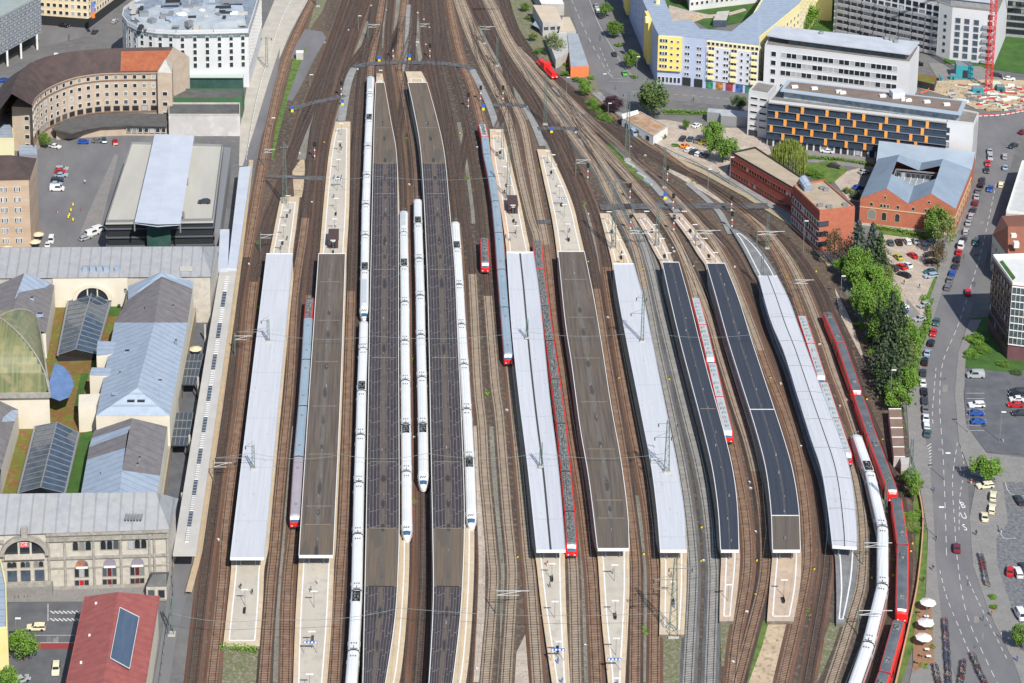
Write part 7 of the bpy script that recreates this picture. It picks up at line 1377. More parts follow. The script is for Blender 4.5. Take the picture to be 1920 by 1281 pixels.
car(383, 381, -10, 0, 'hatch', 'dark', 'dark hatchback alone on the top deck of the car park', z=13.02)

# ---------------------------------------------------------------- masts, lamps, signals
def lattice(px, py, h, label, z=0.0, arms=(), w0=1.3, w1=.55, name='lattice_mast', m=None):
    p = at(px, py, z); m = m or m_mast; T = thing(name, label, 'mast', tuple(p)); n = max(5, int(h / 1.3)); q = MB()
    def cn(t, i): w_ = (w0 + (w1 - w0) * t) / 2; sx, sy = ((-1, -1), (1, -1), (1, 1), (-1, 1))[i]; return Vector((p.x + sx * w_, p.y + sy * w_, z + h * t))
    for i in range(4): q.bar(cn(0, i), cn(1, i), .075)
    for k in range(n):
        for i in range(4):
            a, b = (i, (i + 1) % 4) if (k + i) % 2 else ((i + 1) % 4, i); q.bar(cn(k / n, a), cn((k + 1) / n, b), .045)
    q.build('lattice', m, T); f = MB(); f.box((p.x, p.y, z + .2), (w0 + .6, w0 + .6, .4)); f.build('footing', m_conc, T)
    for (zz, l0, l1) in arms:
        a = MB(); a.bar((p.x + l0, p.y, z + zz), (p.x + l1, p.y, z + zz), .08); a.bar((p.x + (l0 if abs(l0) > abs(l1) else l1), p.y, z + zz), (p.x, p.y, z + zz + 1.4), .05); a.build('arm', m_grey, T)
        for xx in (l0, l1):
            if abs(xx) > .5: b = MB(); b.cone((p.x + xx, p.y), .14, .14, z + zz - .9, z + zz, 6); b.build('insulator', m_dark, T)
    return T
for a in [(1262, 1192, 21, 'tall lattice mast at the near end of the lattice-mast platform', .2, ((18, -1.5, 4), (15, -5, 0), (12.5, -5, 0)), 2.0), (1250, 884, 15, 'lattice mast rising through the narrow plain white canopy', 5, ((14, -2.5, 2.5), (10, -3.4, 1))), (475, 879, 7, 'short lattice mast on the roof of the nearest pale canopy', 5, ((6.6, -2, 0), (3.2, -10, 0)), .7),
 (503, 640, 7, 'short lattice mast high on the nearest pale canopy', 5, ((6.6, -2, 0), (3, -9, 0)), .7), (1014, 875, 7, 'thin lattice mast on the dark gutter of the split canopy', 5, (), .7), (988, 634, 6, 'small lattice mast near the far end of the split canopy', 5, (), .7),
 (534, 384, 22, 'tall green lattice mast at the far end of the nearest platform', .2, ((21, -1.5, 1.5),), 1.6), (1022, 234, 20, 'green lattice mast among the fanning tracks by the yellow-topped cabinet', .2, (), 1.2), (1176, 300, 26, 'tallest lattice mast beside the grass strip and the rusty-roofed hut', .2, ((25, -2, 2),), 1.7),
 (953, 372, 19, 'lattice mast beside the brown platform shed', 1, (), 1.3), (942, 300, 14, 'lattice mast near the far tip of the shed platform', 1, (), 1.0), (1150, 466, 24, 'green lattice mast on the tip of the lattice-mast platform', 1, ((23, -2, 4), (12, 0, 6)), 1.4), (1232, 460, 15, 'lattice mast on the far tip of the all-blue canopy platform', 1, ((10, 0, 7),), 1.1),
 (1428, 536, 13, 'green mast at the far end of the rightmost curved canopy', 1, (), .8), (1438, 466, 12, 'green mast among tracks left of the brick office', .2, (), .8), (1204, 640, 15, 'thin lattice mast on the far half of the narrow white canopy', 5, ((14, -2, 1), (9, -3.5, 0)), .8), (500, 128, 13, 'lattice mast on the pale walkway beside the far left track', .2, ((12.5, -2, 2),), 1.1),
 (932, 124, 12, 'lamp mast with two white heads in the fanning tracks', .2, (), .8), (908, 82, 8, 'small mast on a pale footing in the far fanning tracks', .2, (), .7), (322, 1190, 10, 'weathered green lattice mast on the asphalt beside the nearest track', .2, (), 1.2), (596, 12, 10, 'lattice mast beside the far left service road', .2, (), 1.0), (1245, 352, 15, 'green mast between the rail bundles before the crossing', .2, (), .9), (1660, 960, 12, 'catenary mast inside the outer curve', .2, (), .6), (1705, 925, 16, 'lattice mast at the verge beside the concrete hut', .2, (), 1.1)]:
    lattice(*a)
def lamp(px, py, h, label, z=0.0, heads=1, m=None, ax=(0, -1)):
    p = at(px, py, z); T = thing('lamp_post', label, 'lamp post', tuple(p)); q = MB(); q.cone((p.x, p.y), .11, .07, z, z + h, 6); q.build('pole', m or m_grey, T)
    for k in range(heads): sgn = 1 if k == 0 else -1; q = MB(); q.box((p.x + sgn * .6, p.y, z + h), (1.3, .45, .18)); q.build('lamp_head', m_white, T)
lamps = [(1506, 473, 11, 'lamp post in front of the dark red brick office wall'), (1576, 562, 8, 'lamp post beside the gravel triangle above the outer curve'), (1668, 766, 12, 'lamp post before the dark conifers at the lock-ups'), (1368, 345, 10, 'lamp post on the service road behind the brick strip'), (1193, 152, 10, 'street lamp beside the bright green car'), (1130, 185, 10, 'street lamp at the crossing near the purple tree'), (1327, 363, 9, 'white-headed lamp between the rail bundles'),
 (711, 150, 4, 'small lamp at the tip of the left long dark canopy'), (581, 163, 5, 'white-headed lamp left of the dark far tracks'), (672, 60, 7, 'white lamp in the middle of the far tracks'), (780, 110, 7, 'two-headed lamp where the tracks fan out'), (1140, 222, 6, 'lamp at the embankment bushes'), (1034, 320, 6, 'lamp on the far half of the stained-canopy platform'), (510, 245, 5, 'lamp beside the far left track curve'), (1736, 1170, 5, 'lamp among the terrace parasols'),
 (1062, 182, 8, 'lamp beside the shunter track'), (1874, 828, 9, 'lamp post in the asphalt car park'), (1815, 812, 8, 'street lamp at the side-street corner'), (1757, 1010, 9, 'street lamp casting a thin shadow near the maroon car'), (32, 1230, 10, 'street lamp in front of the station square tree'), (1770, 900, 8, 'street lamp on the pavement by the verge trees')]
for a in lamps: lamp(*a)
kc = 0
for key, nm in (('W1', 'nearest'), ('B1', 'short-brown-canopy'), ('W2', 'split-canopy'), ('B2', 'stained-canopy'), ('W3', 'lattice-mast'), ('D1', 'all-blue-canopy'), ('D2', 'brown-ended-canopy')):
    Lp, Rp = PE[key]; n = min(len(Lp), len(Rp)); Lw, Rw = CE[key]; y0 = Lw[-1].y; y1 = Lw[0].y; kk = [i for i in range(4, n - 4) if (Lp[i].y < y0 - 5 or Lp[i].y > y1 + 5)]
    for j in kk[::5]:
        c = (Lp[j] + Rp[j]) / 2; T = thing('platform_lamp', 'small white bar lamp on the open part of the %s platform' % nm, 'lamp', (c.x, c.y, ZP), 'bar lamps on the %s platform' % nm); q = MB(); q.cone((c.x, c.y), .08, .06, ZP, ZP + 4.5, 6); q.build('pole', m_grey, T); q = MB(); q.box((c.x, c.y, ZP + 4.5), (1.7, .35, .16)); q.build('lamp_head', m_white, T)
    for j in kk[3::9]:
        c = (Lp[j] + Rp[j]) / 2; T = thing('platform_bench', 'dark bench with waste bin on the open part of the %s platform' % nm, 'bench', (c.x, c.y, ZP), 'benches on the %s platform' % nm); q = MB(); q.box((c.x, c.y, ZP + .45), (.6, 2.2, .1)); q.build('seat', m_dark, T)
        for e in (-.9, .9): q = MB(); q.box((c.x, c.y + e, ZP + .2), (.5, .12, .4)); q.build('leg', m_dark, T)
        q = MB(); q.box((c.x + .28, c.y, ZP + .75), (.06, 2.2, .5)); q.build('backrest', m_dark, T)
for px, py, key in ((582, 1204, 'B1'), (1046, 1218, 'W2'), (1152, 1236, 'B2'), (634, 337, 'B1'), (1053, 372, 'B2')):
    p = at(px, py, ZP + 3); T = thing('platform_sign', {582: 'blue and white section sign on the near end of the short-brown-canopy platform', 1046: 'blue and white section sign on the near end of the split-canopy platform', 1152: 'blue and white section sign on the near end of the stained-canopy platform', 634: 'blue and white section sign on the far end of the short-brown-canopy platform', 1053: 'blue and white section sign on the far end of the stained-canopy platform'}[px], 'sign', (p.x, p.y, ZP)); q = MB(); q.box((p.x, p.y, ZP + 3), (3.2, .15, .55)); q.build('panel', m_blue, T)
    for k in range(4): q = MB(); q.box((p.x - 1.25 + k * .83, p.y - .1, ZP + 3), (.42, .05, .4)); q.build('white_field', m_white, T)
    for e in (-1.5, 1.5): q = MB(); q.box((p.x + e, p.y + .02, ZP + 1.4), (.1, .1, 2.7)); q.build('post', m_grey, T)
def signal(px, py, label, z=.1):
    p = at(px, py, z); T = thing('rail_signal', label, 'signal', tuple(p)); q = MB(); q.cone((p.x, p.y), .12, .1, z, z + 5.2, 6); q.build('post', m_grey, T)
    q = MB(); q.box((p.x, p.y, z + 5.9), (1.0, .3, 1.7)); q.build('signal_head', m_black, T)
    for k in range(3): q = MB(); q.box((p.x, p.y - .16, z + 1.6 + k * 1.1), (.42, .08, .5)); q.build('mast_plate', m_white if k != 1 else m_red, T)
for px, py, lab in [(878, 206, 'rail signal left of the blue and yellow cabinet pair'), (901, 192, 'rail signal on the path just above the red train'), (943, 192, 'rail signal above the short dark crossing'), (1181, 378, 'rail signal left of the wide crossing'), (1262, 398, 'rail signal at the wide crossing beside the service path'), (1371, 402, 'rail signal at the right end of the wide crossing'), (1372, 432, 'rail signal just below the right end of the crossing'), (1251, 345, 'red and white rail signal beside the green mast'), (1102, 340, 'rail signal between dark track bundles'),
    (737, 112, 'rail signal between the two blue-topped cabinets'), (806, 112, 'rail signal right of the blue-topped cabinets'), (640, 184, 'rail signal at the tip of the far left platform path'), (1182, 436, 'rail signal beside the tip of the lattice-mast platform'), (1263, 438, 'rail signal beside the tip of the brown-ended platform'), (590, 300, 'rail signal left of the far short-brown-canopy platform')]:
    signal(px, py, lab)
for px, py, lab in [(711, 116, 'blue and yellow cabinet at the tip of the left long canopy'), (768, 113, 'blue and yellow cabinet at the tip of the right long canopy'), (548, 210, 'blue and yellow cabinet at the far left crossing'), (906, 207, 'blue and yellow cabinet just above the red train'), (1247, 374, 'blue and yellow cabinet beside the wide crossing'), (642, 198, 'blue and yellow cabinet at the short-brown-canopy platform path'), (1034, 250, 'blue and yellow cabinet under the green lattice mast')]:
    p = at(px, py, .1); T = thing('track_cabinet', lab, 'cabinet', tuple(p)); q = MB(); q.box((p.x, p.y, .7), (1.0, .7, 1.2)); q.build('base', m_yellow, T); q = MB(); q.box((p.x, p.y, 1.9), (1.1, .8, 1.2)); q.build('upper_panel', m_blue, T)
for i, (px, py) in enumerate([(483 + 125, 268), (862, 250), (1035, 325), (1103, 492), (1205, 505), (1300, 500), (1475, 520), (1530, 510), (1160, 710), (1255, 712), (1315, 990), (1419, 1052), (1417, 1116), (1444, 710), (1527, 1068), (1635, 1085), (1675, 1080), (1684, 900), (1590, 742), (1625, 750), (1655, 825), (970, 1046), (1207, 1040), (1315, 1053), (1710, 1020), (1708, 1035)]):
    p = at(px, py, .1); T = thing('track_marker', 'small yellow trackside box on the ballast between rails', 'track box', tuple(p), 'yellow trackside boxes'); q = MB(); q.box((p.x, p.y, .4), (.45, .35, .6), i); q.build('box', m_yellow, T); q = MB(); q.box((p.x, p.y, .73), (.5, .4, .06), i); q.build('lid', m_dark, T)
for i in range(70):
    t = random.choice(list(TR.values())); p = t[random.randint(5, len(t) - 20)] + Vector((2.3 * random.choice((-1, 1)), 0))
    T = thing('point_machine', 'small pale trackside box lying beside the rails', 'track box', (p.x, p.y, .1), 'pale trackside boxes'); q = MB(); q.box((p.x, p.y, .3), (.55, .8, .4), i); q.build('housing', m_conc if i % 3 else m_grey, T); q = MB(); q.box((p.x, p.y, .53), (.4, .5, .06), i); q.build('lid', m_white, T)
# overhead line spans
m_wire = mat('wire', (.20, .25, .24), rough=.6)
for s, lab in (('322,1150 510,1160 750,1140 1262,1148', 'faint span wire crossing all near tracks at the open platform ends'), ('475,850 640,852 800,850 1014,850 1250,850', 'faint span wire above the near halves of the canopies'), ('503,625 700,630 988,622 1204,622 1420,626', 'faint span wire above the middle of the canopies'), ('534,330 700,330 950,330', 'faint span wire over the far left tracks'), ('1022,170 1176,245 1245,300', 'faint span wire over the far right tracks')):
    pts = [at(x, y, 9 if 'near' not in lab else 8) for x, y in pxs(s)]; T = thing('span_wire', lab, 'wire', tuple(pts[0])); q = MB()
    for a, b in zip(pts, pts[1:]):
        prev = a
        for k in range(1, 13): t = k / 12; c = a.lerp(b, t) - Vector((0, 0, 3.0 * 4 * t * (1 - t) * .5)); q.bar(prev, c, .045); prev = c
    q.build('cable', m_wire, T)
for key in ('A1', 'A2', 'Ba', 'C', 'T3', 'T4', 'T5', 'M1', 'M2', 'M3', 'N1', 'N2', 'O1', 'O2', 'P1', 'P2', 'U1', 'U2', 'S1', 'S2', 'Q1', 'Q2'):
    L = TR[key]; q = MB()
    for i in range(0, len(L) - 8, 8): q.bar((L[i].x, L[i].y, 5.9), (L[i + 8].x, L[i + 8].y, 5.9), .02, n=3)
    tag(q.build('contact_wire', m_wire), 'thin overhead contact wire strung above one of the tracks', 'wire', 'contact wires above the tracks')
m_arm = mat('galvanised_arm', (.55, .57, .56), rough=.5)
for i, (px, py, l) in enumerate([(1200, 432, 6), (1305, 432, 8), (1420, 434, 9), (1490, 525, 6), (690, 46, 5), (900, 50, 6), (787, 45, 4), (1620, 1018, 7), (1610, 1145, 8), (488, 440, 5), (495, 280, 4), (400, 868, 5), (440, 630, 5), (930, 1108, 8), (1180, 432, 6), (1220, 860, 5), (1080, 300, 5)]):
    p = at(px, py, 6.5); T = thing('cantilever_arm', 'pale braced catenary arm hanging over the rails', 'catenary arm', tuple(p), 'catenary arms over the rails'); q = MB(); q.bar((p.x, p.y, 6.5), (p.x + l, p.y, 6.5), .09); q.bar((p.x, p.y, 5.3), (p.x + l * .8, p.y, 6.5), .07); q.bar((p.x, p.y, 5.3), (p.x + l * .7, p.y, 5.3), .07); q.build('brace', m_arm, T)
    q = MB(); q.cone((p.x, p.y), .16, .12, 0, 7.4, 6); q.build('mast', m_mast, T)
# ---------------------------------------------------------------- platform sheds, parasols, barriers, site
m_shed = mat('shed_brown', (.055, .035, .035), (.075, .05, .048), .8, .7)
for px, py, lab in ((625, 466, 'dark brown platform shed on the short-brown-canopy platform'), (962, 401, 'dark brown platform shed beside the tall lattice mast')):
    p = at(px, py, ZP); T = thing('platform_shed', lab, 'shed', tuple(p)); q = MB(); q.prism([(p.x - 1.6, p.y), (p.x + 1.6, p.y), (p.x + 1.5, p.y + 8), (p.x - 1.5, p.y + 8)], ZP, ZP + 2.9); q.build('wall', m_shed, T); q = MB(); q.prism([(p.x - 1.8, p.y - .2), (p.x + 1.8, p.y - .2), (p.x + 1.7, p.y + 8.2), (p.x - 1.7, p.y + 8.2)], ZP + 2.9, ZP + 3.15); q.build('roof', mat('shed_roof', (.075, .045, .045), rough=.7), T)
    q = MB(); q.box((p.x, p.y - .03, ZP + 1.2), (1.4, .08, 2.2)); q.build('door', m_black, T); q = MB(); q.box((p.x, p.y - .1, ZP + 2.5), (1.0, .06, .3)); q.build('lamp', m_white, T)
def parasol(px, py, r, c, lab, grp=None):
    p = at(px, py, .1); T = thing('parasol', lab, 'parasol', tuple(p), grp); q = MB(); n = 8; q.add([(p.x + r * math.cos(6.283 * i / n + .4), p.y + r * math.sin(6.283 * i / n + .4), 2.5) for i in range(n)] + [(p.x, p.y, 3.3)], [(i, (i + 1) % n, n) for i in range(n)]); q.build('canopy', c, T)
    q = MB(); q.cone((p.x, p.y), .05, .05, .1, 3.2, 6); q.build('pole', m_grey, T)
m_par = mat('parasol_white', (.70, .70, .68), rough=.8); m_parc = mat('parasol_cream', (.62, .54, .36), rough=.8)
for a in [(1739, 1146, 2.0, m_par, 'white octagonal parasol, farthest of the terrace row'), (1735, 1184, 2.0, m_par, 'white octagonal parasol in the middle of the terrace row'), (1731, 1212, 2.0, m_par, 'white octagonal parasol, nearest of the terrace row'), (72, 452, 2.0, m_parc, 'cream parasol beside the stone block, farthest of three'), (66, 466, 2.0, m_parc, 'cream parasol beside the stone block, middle of three'), (13, 478, 2.0, m_parc, 'cream parasol beside the stone block, leftmost of three'), (367, 668, 2.0, m_parc, 'pale patio umbrella next to the farther dark shelter')]: parasol(*a)
m_deckw = mat('terrace_boards', (.22, .12, .07), (.30, .18, .10), 1.5)
sheet('terrace_floor', '1722,1130 1745,1130 1752,1240 1712,1262 1712,1200', .18, m_deckw)
for i, (px, py) in enumerate([(1737, 1160), (1734, 1170), (1745, 1168), (1729, 1200), (1738, 1222), (1728, 1232), (1741, 1235), (1720, 1245)]):
    p = at(px, py, .2); T = thing('terrace_table', 'small terrace table between the white parasols', 'table', tuple(p), 'tables on the restaurant terrace'); q = MB(); q.box((p.x, p.y, .92), (1.1, .8, .05)); q.build('tabletop', m_deckw if i % 2 else m_white, T); q = MB(); q.box((p.x, p.y, .55), (.1, .1, .7)); q.build('leg', m_dark, T)
# crane and building site
T = thing('tower_crane', 'tall red lattice tower crane rising from the building site', 'crane', tuple(at(1853, 168))); p = at(1853, 168); m_cr = mat('crane_red', (.62, .03, .03), rough=.5)
q = MB(); W2 = 1.05; hh = 62
for sx, sy in ((-1, -1), (1, -1), (1, 1), (-1, 1)): q.bar((p.x + sx * W2, p.y + sy * W2, .5), (p.x + sx * W2, p.y + sy * W2, hh), .15)
for k in range(30):
    z0 = .5 + k * 2.05; z1 = z0 + 2.05; C = [(-1, -1), (1, -1), (1, 1), (-1, 1)]
    for i in range(4):
        a, b = C[i], C[(i + 1) % 4]; q.bar((p.x + a[0] * W2, p.y + a[1] * W2, z0), (p.x + b[0] * W2, p.y + b[1] * W2, z1), .10); q.bar((p.x + a[0] * W2, p.y + a[1] * W2, z0), (p.x + b[0] * W2, p.y + b[1] * W2, z0), .08)
q.build('mast', m_cr, T); q = MB(); q.box((p.x, p.y, .4), (6, 6, .5)); q.build('base', m_conc, T); q = MB(); q.box((p.x, p.y - 2.6, .9), (6, .6, .6), .2); q.build('base_beam', m_cr, T)
q = MB(); q.bar((p.x - 12, p.y, hh), (p.x + 45, p.y + 12, hh), .5); q.build('jib', m_cr, T)
q = MB(); q.cone((p.x + 3, p.y + 1), 2.2, 2.2, .1, 2.4, 8); q.build('ballast_ring', mat('pale_mint', (.50, .62, .50), rough=.8), T)
m_tq = mat('container_turquoise', (.03, .30, .36), (.04, .25, .31), .5, .5)
for x, y, sx, sy, sz, c, lab in [(1809, 148, 6.5, 5, 5.4, m_tq, 'large turquoise stacked site container beside the lawn'), (1834, 178, 4, 3, 2.6, m_tq, 'turquoise site container left of the crane foot'), (1764, 152, 1.2, 1.2, 2.3, m_tq, 'turquoise portable toilet on the site edge'), (1787, 150, 2, 1.5, 2, m_tq, 'small turquoise box left of the large container'), (1877, 175, 3, 3, 2.5, mat('container_teal', (.02, .15, .16), rough=.5), 'dark teal container right of the crane foot')]:
    p = at(x, y, .1); T = thing('site_container', lab, 'container', tuple(p)); q = MB(); q.box((p.x, p.y + sy / 2, .1 + sz / 2), (sx, sy, sz), -.1); q.build('shell', c, T); q = MB(); q.box((p.x, p.y, .1 + sz * .35), (sx * .3, .1, sz * .6), -.1); q.build('door', m_dark, T); q = MB(); q.box((p.x, p.y + sy / 2, .16 + sz), (sx * .96, sy * .96, .12), -.1); q.build('roof', m_grey, T)
mm = [mat('timber_stack', (.45, .34, .20), (.32, .22, .13), 1.2), mat('mint_formwork', (.48, .58, .45), rough=.8), m_conc, mat('stack_red', (.45, .05, .04), rough=.6), mat('rubble_grey', (.22, .24, .26), (.12, .13, .14), 1.5), m_white]
wd = [('timber boards', 'timber_stack'), ('mint green formwork', 'formwork_stack'), ('concrete slabs', 'slab_stack'), ('red steel parts', 'steel_stack'), ('grey rubble', 'rubble_pile'), ('white sheeting', 'sheet_stack')]
for k in range(110):
    x, y = random.uniform(1780, 1935), random.uniform(160, 207)
    if x < 1840 and y > 192 or (abs(x - 1853) < 12 and y < 176): continue
    c = k % 6; p = at(x, y, .13); T = thing(wd[c][1], 'pile of %s lying on the sandy building site' % wd[c][0], 'building material', tuple(p), 'piles of %s' % wd[c][0]); a = random.uniform(-.6, .3); l = random.uniform(2, 6); q = MB(); q.box((p.x, p.y, .4), (l, random.uniform(.6, 1.8), random.uniform(.3, .9)), a); q.build('pile', mm[c], T); q = MB(); q.box((p.x + .2, p.y + .1, .9), (l * .6, .5, .3), a + .1); q.build('top_layer', mm[(c + 2) % 6 if c != 4 else 4], T)
for i, s in enumerate(('1832,220 1860,219 1890,216 1930,208', '1725,178 1738,174 1745,165')):
    L = resample(smooth_line(wl(s), 1), 2.2)
    for a, b in zip(L, L[1:]):
        c = (a + b) / 2; d = b - a; T = thing('site_barrier', 'red and white barrier element edging the building site' if i == 0 else 'orange mesh barrier element near the white office', 'barrier', (c.x, c.y, .1), 'red site barriers' if i == 0 else 'orange site barriers'); ang = math.atan2(d.y, d.x)
        q = MB(); q.box((c.x, c.y, .9), (2.1, .12, .35), ang); q.build('rail', mat('barrier_red', (.6, .05, .04), rough=.6) if i == 0 else mat('barrier_orange', (.8, .15, .04), rough=.6), T); q = MB(); q.box((c.x, c.y, .45), (2.1, .1, .3), ang); q.build('lower_rail', m_white if i == 0 else MATS['barrier_orange'], T)
        for e in (-.9, .9): q = MB(); q.box((c.x + e * math.cos(ang), c.y + e * math.sin(ang), .5), (.12, .5, .9), ang); q.build('foot', m_grey, T)
for x, y, lab in ((137, 386, 'yellow site bollard, topmost of the yard group'), (133, 396, 'yellow site bollard, second of the yard group'), (130, 405, 'yellow site bollard, third of the yard group'), (128, 409, 'yellow site bollard, fourth of the yard group'), (137, 414, 'yellow site bollard, lowest of the yard group')):
    p = at(x, y, .1); T = thing('bollard', lab, 'bollard', tuple(p)); q = MB(); q.cone((p.x, p.y), .35, .25, .1, 1.1, 8); q.build('post', m_yellow, T); q = MB(); q.cone((p.x, p.y), .5, .5, .1, .2, 8); q.build('foot', m_dark, T)
for s, n, lab, h in (('546,3 520,60 496,135 478,205 462,300', 30, 'long white railing between the pale walkway and the sunken ramp', 1.2), ('1716,900 1730,975 1722,1085 1708,1160 1690,1240 1676,1300', 34, 'sandstone-capped wall along the terrace and green verge', 1.0), ('318,1052 326,1120 312,1200 300,1290', 14, 'green metal fence beside the asphalt strip next to the nearest track', 1.8), ('1095,185 1150,232 1240,279 1330,322 1420,378 1500,437 1560,505', 40, 'low metal fence along the top of the railway embankment', .9)):
    L = smooth_line(wl(s), 2); T = thing('fence', lab, 'fence', (L[0].x, L[0].y, 0)); mm_ = m_white if 'white' in lab else (mat('terracotta_cap', (.50, .30, .18), rough=.8) if 'sand' in lab else m_mast); q = MB(); th = .3 if 'sand' in lab else .06
    strip(q, L, th / 2, -th / 2, h + .1); strip(q, L, th / 2, th / 2, .0 if 'sand' in lab else h - .15, 0, h + .1); strip(q, L, -th / 2, -th / 2, h + .1, 0, .0 if 'sand' in lab else h - .15); q.build('rail', mm_, T)
    for p in resample(L, 4)[:95]: q = MB(); q.box((p.x, p.y, h / 2), (.12 + th * .2, .12 + th * .2, h)); q.build('post', mm_, T)
# small cars dock: white trackside boxes between rails
for x, y, lab in ((1181, 310, 'white cable trough lid at the far end of the grass strip'), (1202, 330, 'white cable trough lid in the middle of the grass strip'), (1214, 343, 'pale blue tarpaulined box at the near end of the grass strip')):
    p = at(x, y, .2); T = thing('cable_trough', lab, 'trough', tuple(p)); q = MB(); q.box((p.x, p.y, .45), (1.1, 4.6, .5), .55); q.build('casing', m_conc, T); q = MB(); q.box((p.x, p.y, .75), (.95, 4.4, .1), .55); q.build('lid', m_conc if x < 1210 else m_zinc, T)
for x, y, lab in ((562, 112, 'white cube-shaped control hut beside the far left track'), ): 
    p = at(x, y, .1); T = thing('control_hut', lab, 'hut', tuple(p)); q = MB(); q.box((p.x, p.y + 1.2, 1.5), (2.8, 2.6, 2.8)); q.build('wall', m_conc, T); q = MB(); q.box((p.x, p.y + 1.2, 3.0), (3.0, 2.8, .2)); q.build('roof', m_white, T)
# ---------------------------------------------------------------- bicycles
BIKE = []
def ring(mb, c, r, n=10, t=.035):
    vs = [(c[0] + dx, c[1] + rr * math.cos(6.283 * i / n), c[2] + rr * math.sin(6.283 * i / n)) for i in range(n) for rr, dx in ((r, -t), (r, t), (r - .09, t), (r - .09, -t))]
    mb.add(vs, [(4 * i + j, 4 * i + (j + 1) % 4, 4 * ((i + 1) % n) + (j + 1) % 4, 4 * ((i + 1) % n) + j) for i in range(n) for j in range(4)])
def bike_meshes():
    out = []
    for nm, yy in (('wheel', -.52), ('wheel', .52)): q = MB(); ring(q, (0, yy, .34), .34); out.append((nm, q, m_black))
    q = MB(); A = [(0, -.52, .34), (0, -.1, .32), (0, -.2, .85), (0, .38, .82), (0, .52, .34)]
    for a, b in ((0, 1), (1, 2), (0, 2), (2, 3), (1, 3), (3, 4)): q.bar(A[a], A[b], .035)
    q.bar((-.28, .33, 1.02), (.28, .33, 1.02), .03); q.bar((0, .38, .8), (0, .34, 1.02), .03); out.append(('frame', q, None)); q = MB(); q.box((0, -.22, .93), (.16, .28, .07)); out.append(('saddle', q, m_black)); return [(n, x.v, x.f, m) for n, x, m in out]
bm_ = bike_meshes(); bcol = [mat('bike_%d' % i, c, rough=.4) for i, c in enumerate(((.05, .05, .06), (.3, .32, .34), (.35, .03, .03), (.04, .12, .3), (.5, .5, .5)))]; bme = {}
def bike(x, y, ang, lab, grp, ci):
    T = thing('bicycle', lab, 'bicycle', (x, y, .12), grp); T.rotation_euler = (0, random.uniform(-.12, .12), ang)
    for i, (nm, v, f, m) in enumerate(bm_):
        k = (i, ci if m is None else 0)
        if k not in bme: me = bpy.data.meshes.new(nm); me.from_pydata(v, [], f); me.materials.append(m or bcol[ci]); me.update(); bme[k] = me
        o = bpy.data.objects.new(nm, bme[k]); sc.collection.objects.link(o); o.parent = T
for s, st, ang, lab, grp in (('1771,1165 1778,1285', .62, 1.3, 'bicycle leaning in the long rack beside the terrace pavement', 'bicycles in the long rack by the terrace'), ('1752,1250 1762,1300', .6, 1.3, 'bicycle in the short rack behind the terrace', 'bicycles in the short rack'), ('1806,1242 1798,1300', .6, 1.7, 'bicycle in the middle of the near pavement racks', 'bicycles in the middle rack'), ('1822,1230 1850,1295', .6, 1.2, 'bicycle in the slanting rack at the foot of the street', 'bicycles in the slanting rack'), ('1838,1042 1850,1100', .65, 1.2, 'bicycle in the rack along the cobbled square', 'bicycles beside the cobbled square'), ('28,1120 52,1118', 1.0, .2, 'bicycle standing outside the station entrance', 'bicycles at the station entrance')):
    for i, p in enumerate(resample(smooth_line(wl(s), .3), st)): ci = random.randint(0, 4); bike(p.x + random.uniform(-.15, .15), p.y, ang + random.uniform(-.2, .2), ('black', 'grey', 'red', 'blue', 'silver')[ci] + ' ' + lab, grp + ', ' + ('black', 'grey', 'red', 'blue', 'silver')[ci], ci)
# ---------------------------------------------------------------- people
def person_mesh(pose):
    J = {0: (0, 0, .95, .15), 1: (0, 0, 1.2, .14), 2: (0, 0, 1.42, .15), 3: (0, .01, 1.53, .06), 4: (0, .03, 1.66, .105), 5: (0, .02, 1.76, .06)}
    E = [(0, 1), (1, 2), (2, 3), (3, 4), (4, 5)]; k = 6
    for sx in (-1, 1):
        st = pose * sx * .22; pts = [(sx * .1, 0, .88, .10), (sx * .1, st * .6, .48, .07), (sx * .1, st, .10, .05), (sx * .1, st + .14, .05, .045)]
        for i, p in enumerate(pts): J[k] = p; E.append((0 if i == 0 else k - 1, k)); k += 1
        pts = [(sx * .21, 0, 1.40, .065), (sx * .27, -st * .5, 1.12, .05), (sx * .27, -st * .9 + .08, .86, .04), (sx * .26, -st * 1.0 + .12, .78, .035)]
        for i, p in enumerate(pts): J[k] = p; E.append((2 if i == 0 else k - 1, k)); k += 1
    me = bpy.data.meshes.new('person'); me.from_pydata([J[i][:3] for i in range(k)], E, []); o = bpy.data.objects.new('tmp', me); sc.collection.objects.link(o); md = o.modifiers.new('s', 'SKIN')
    for i in range(k): me.skin_vertices[0].data[i].radius = (J[i][3], J[i][3])
    me.skin_vertices[0].data[0].use_root = True; sb = o.modifiers.new('u', 'SUBSURF'); sb.levels = 1
    dg = bpy.context.evaluated_depsgraph_get(); r = bpy.data.meshes.new_from_object(o.evaluated_get(dg)); bpy.data.objects.remove(o); return r
PM = [person_mesh(0), person_mesh(1)]; m_skin = mat('skin', (.48, .29, .20), rough=.7); PCOL = dict(red=(.5, .03, .03), black=(.02, .02, .022), white=(.65, .65, .65), blue=(.05, .12, .35), grey=(.2, .2, .2), beige=(.5, .42, .3), orange=(.8, .25, .03), denim=(.06, .09, .16), pink=(.6, .3, .35)); PV = {}
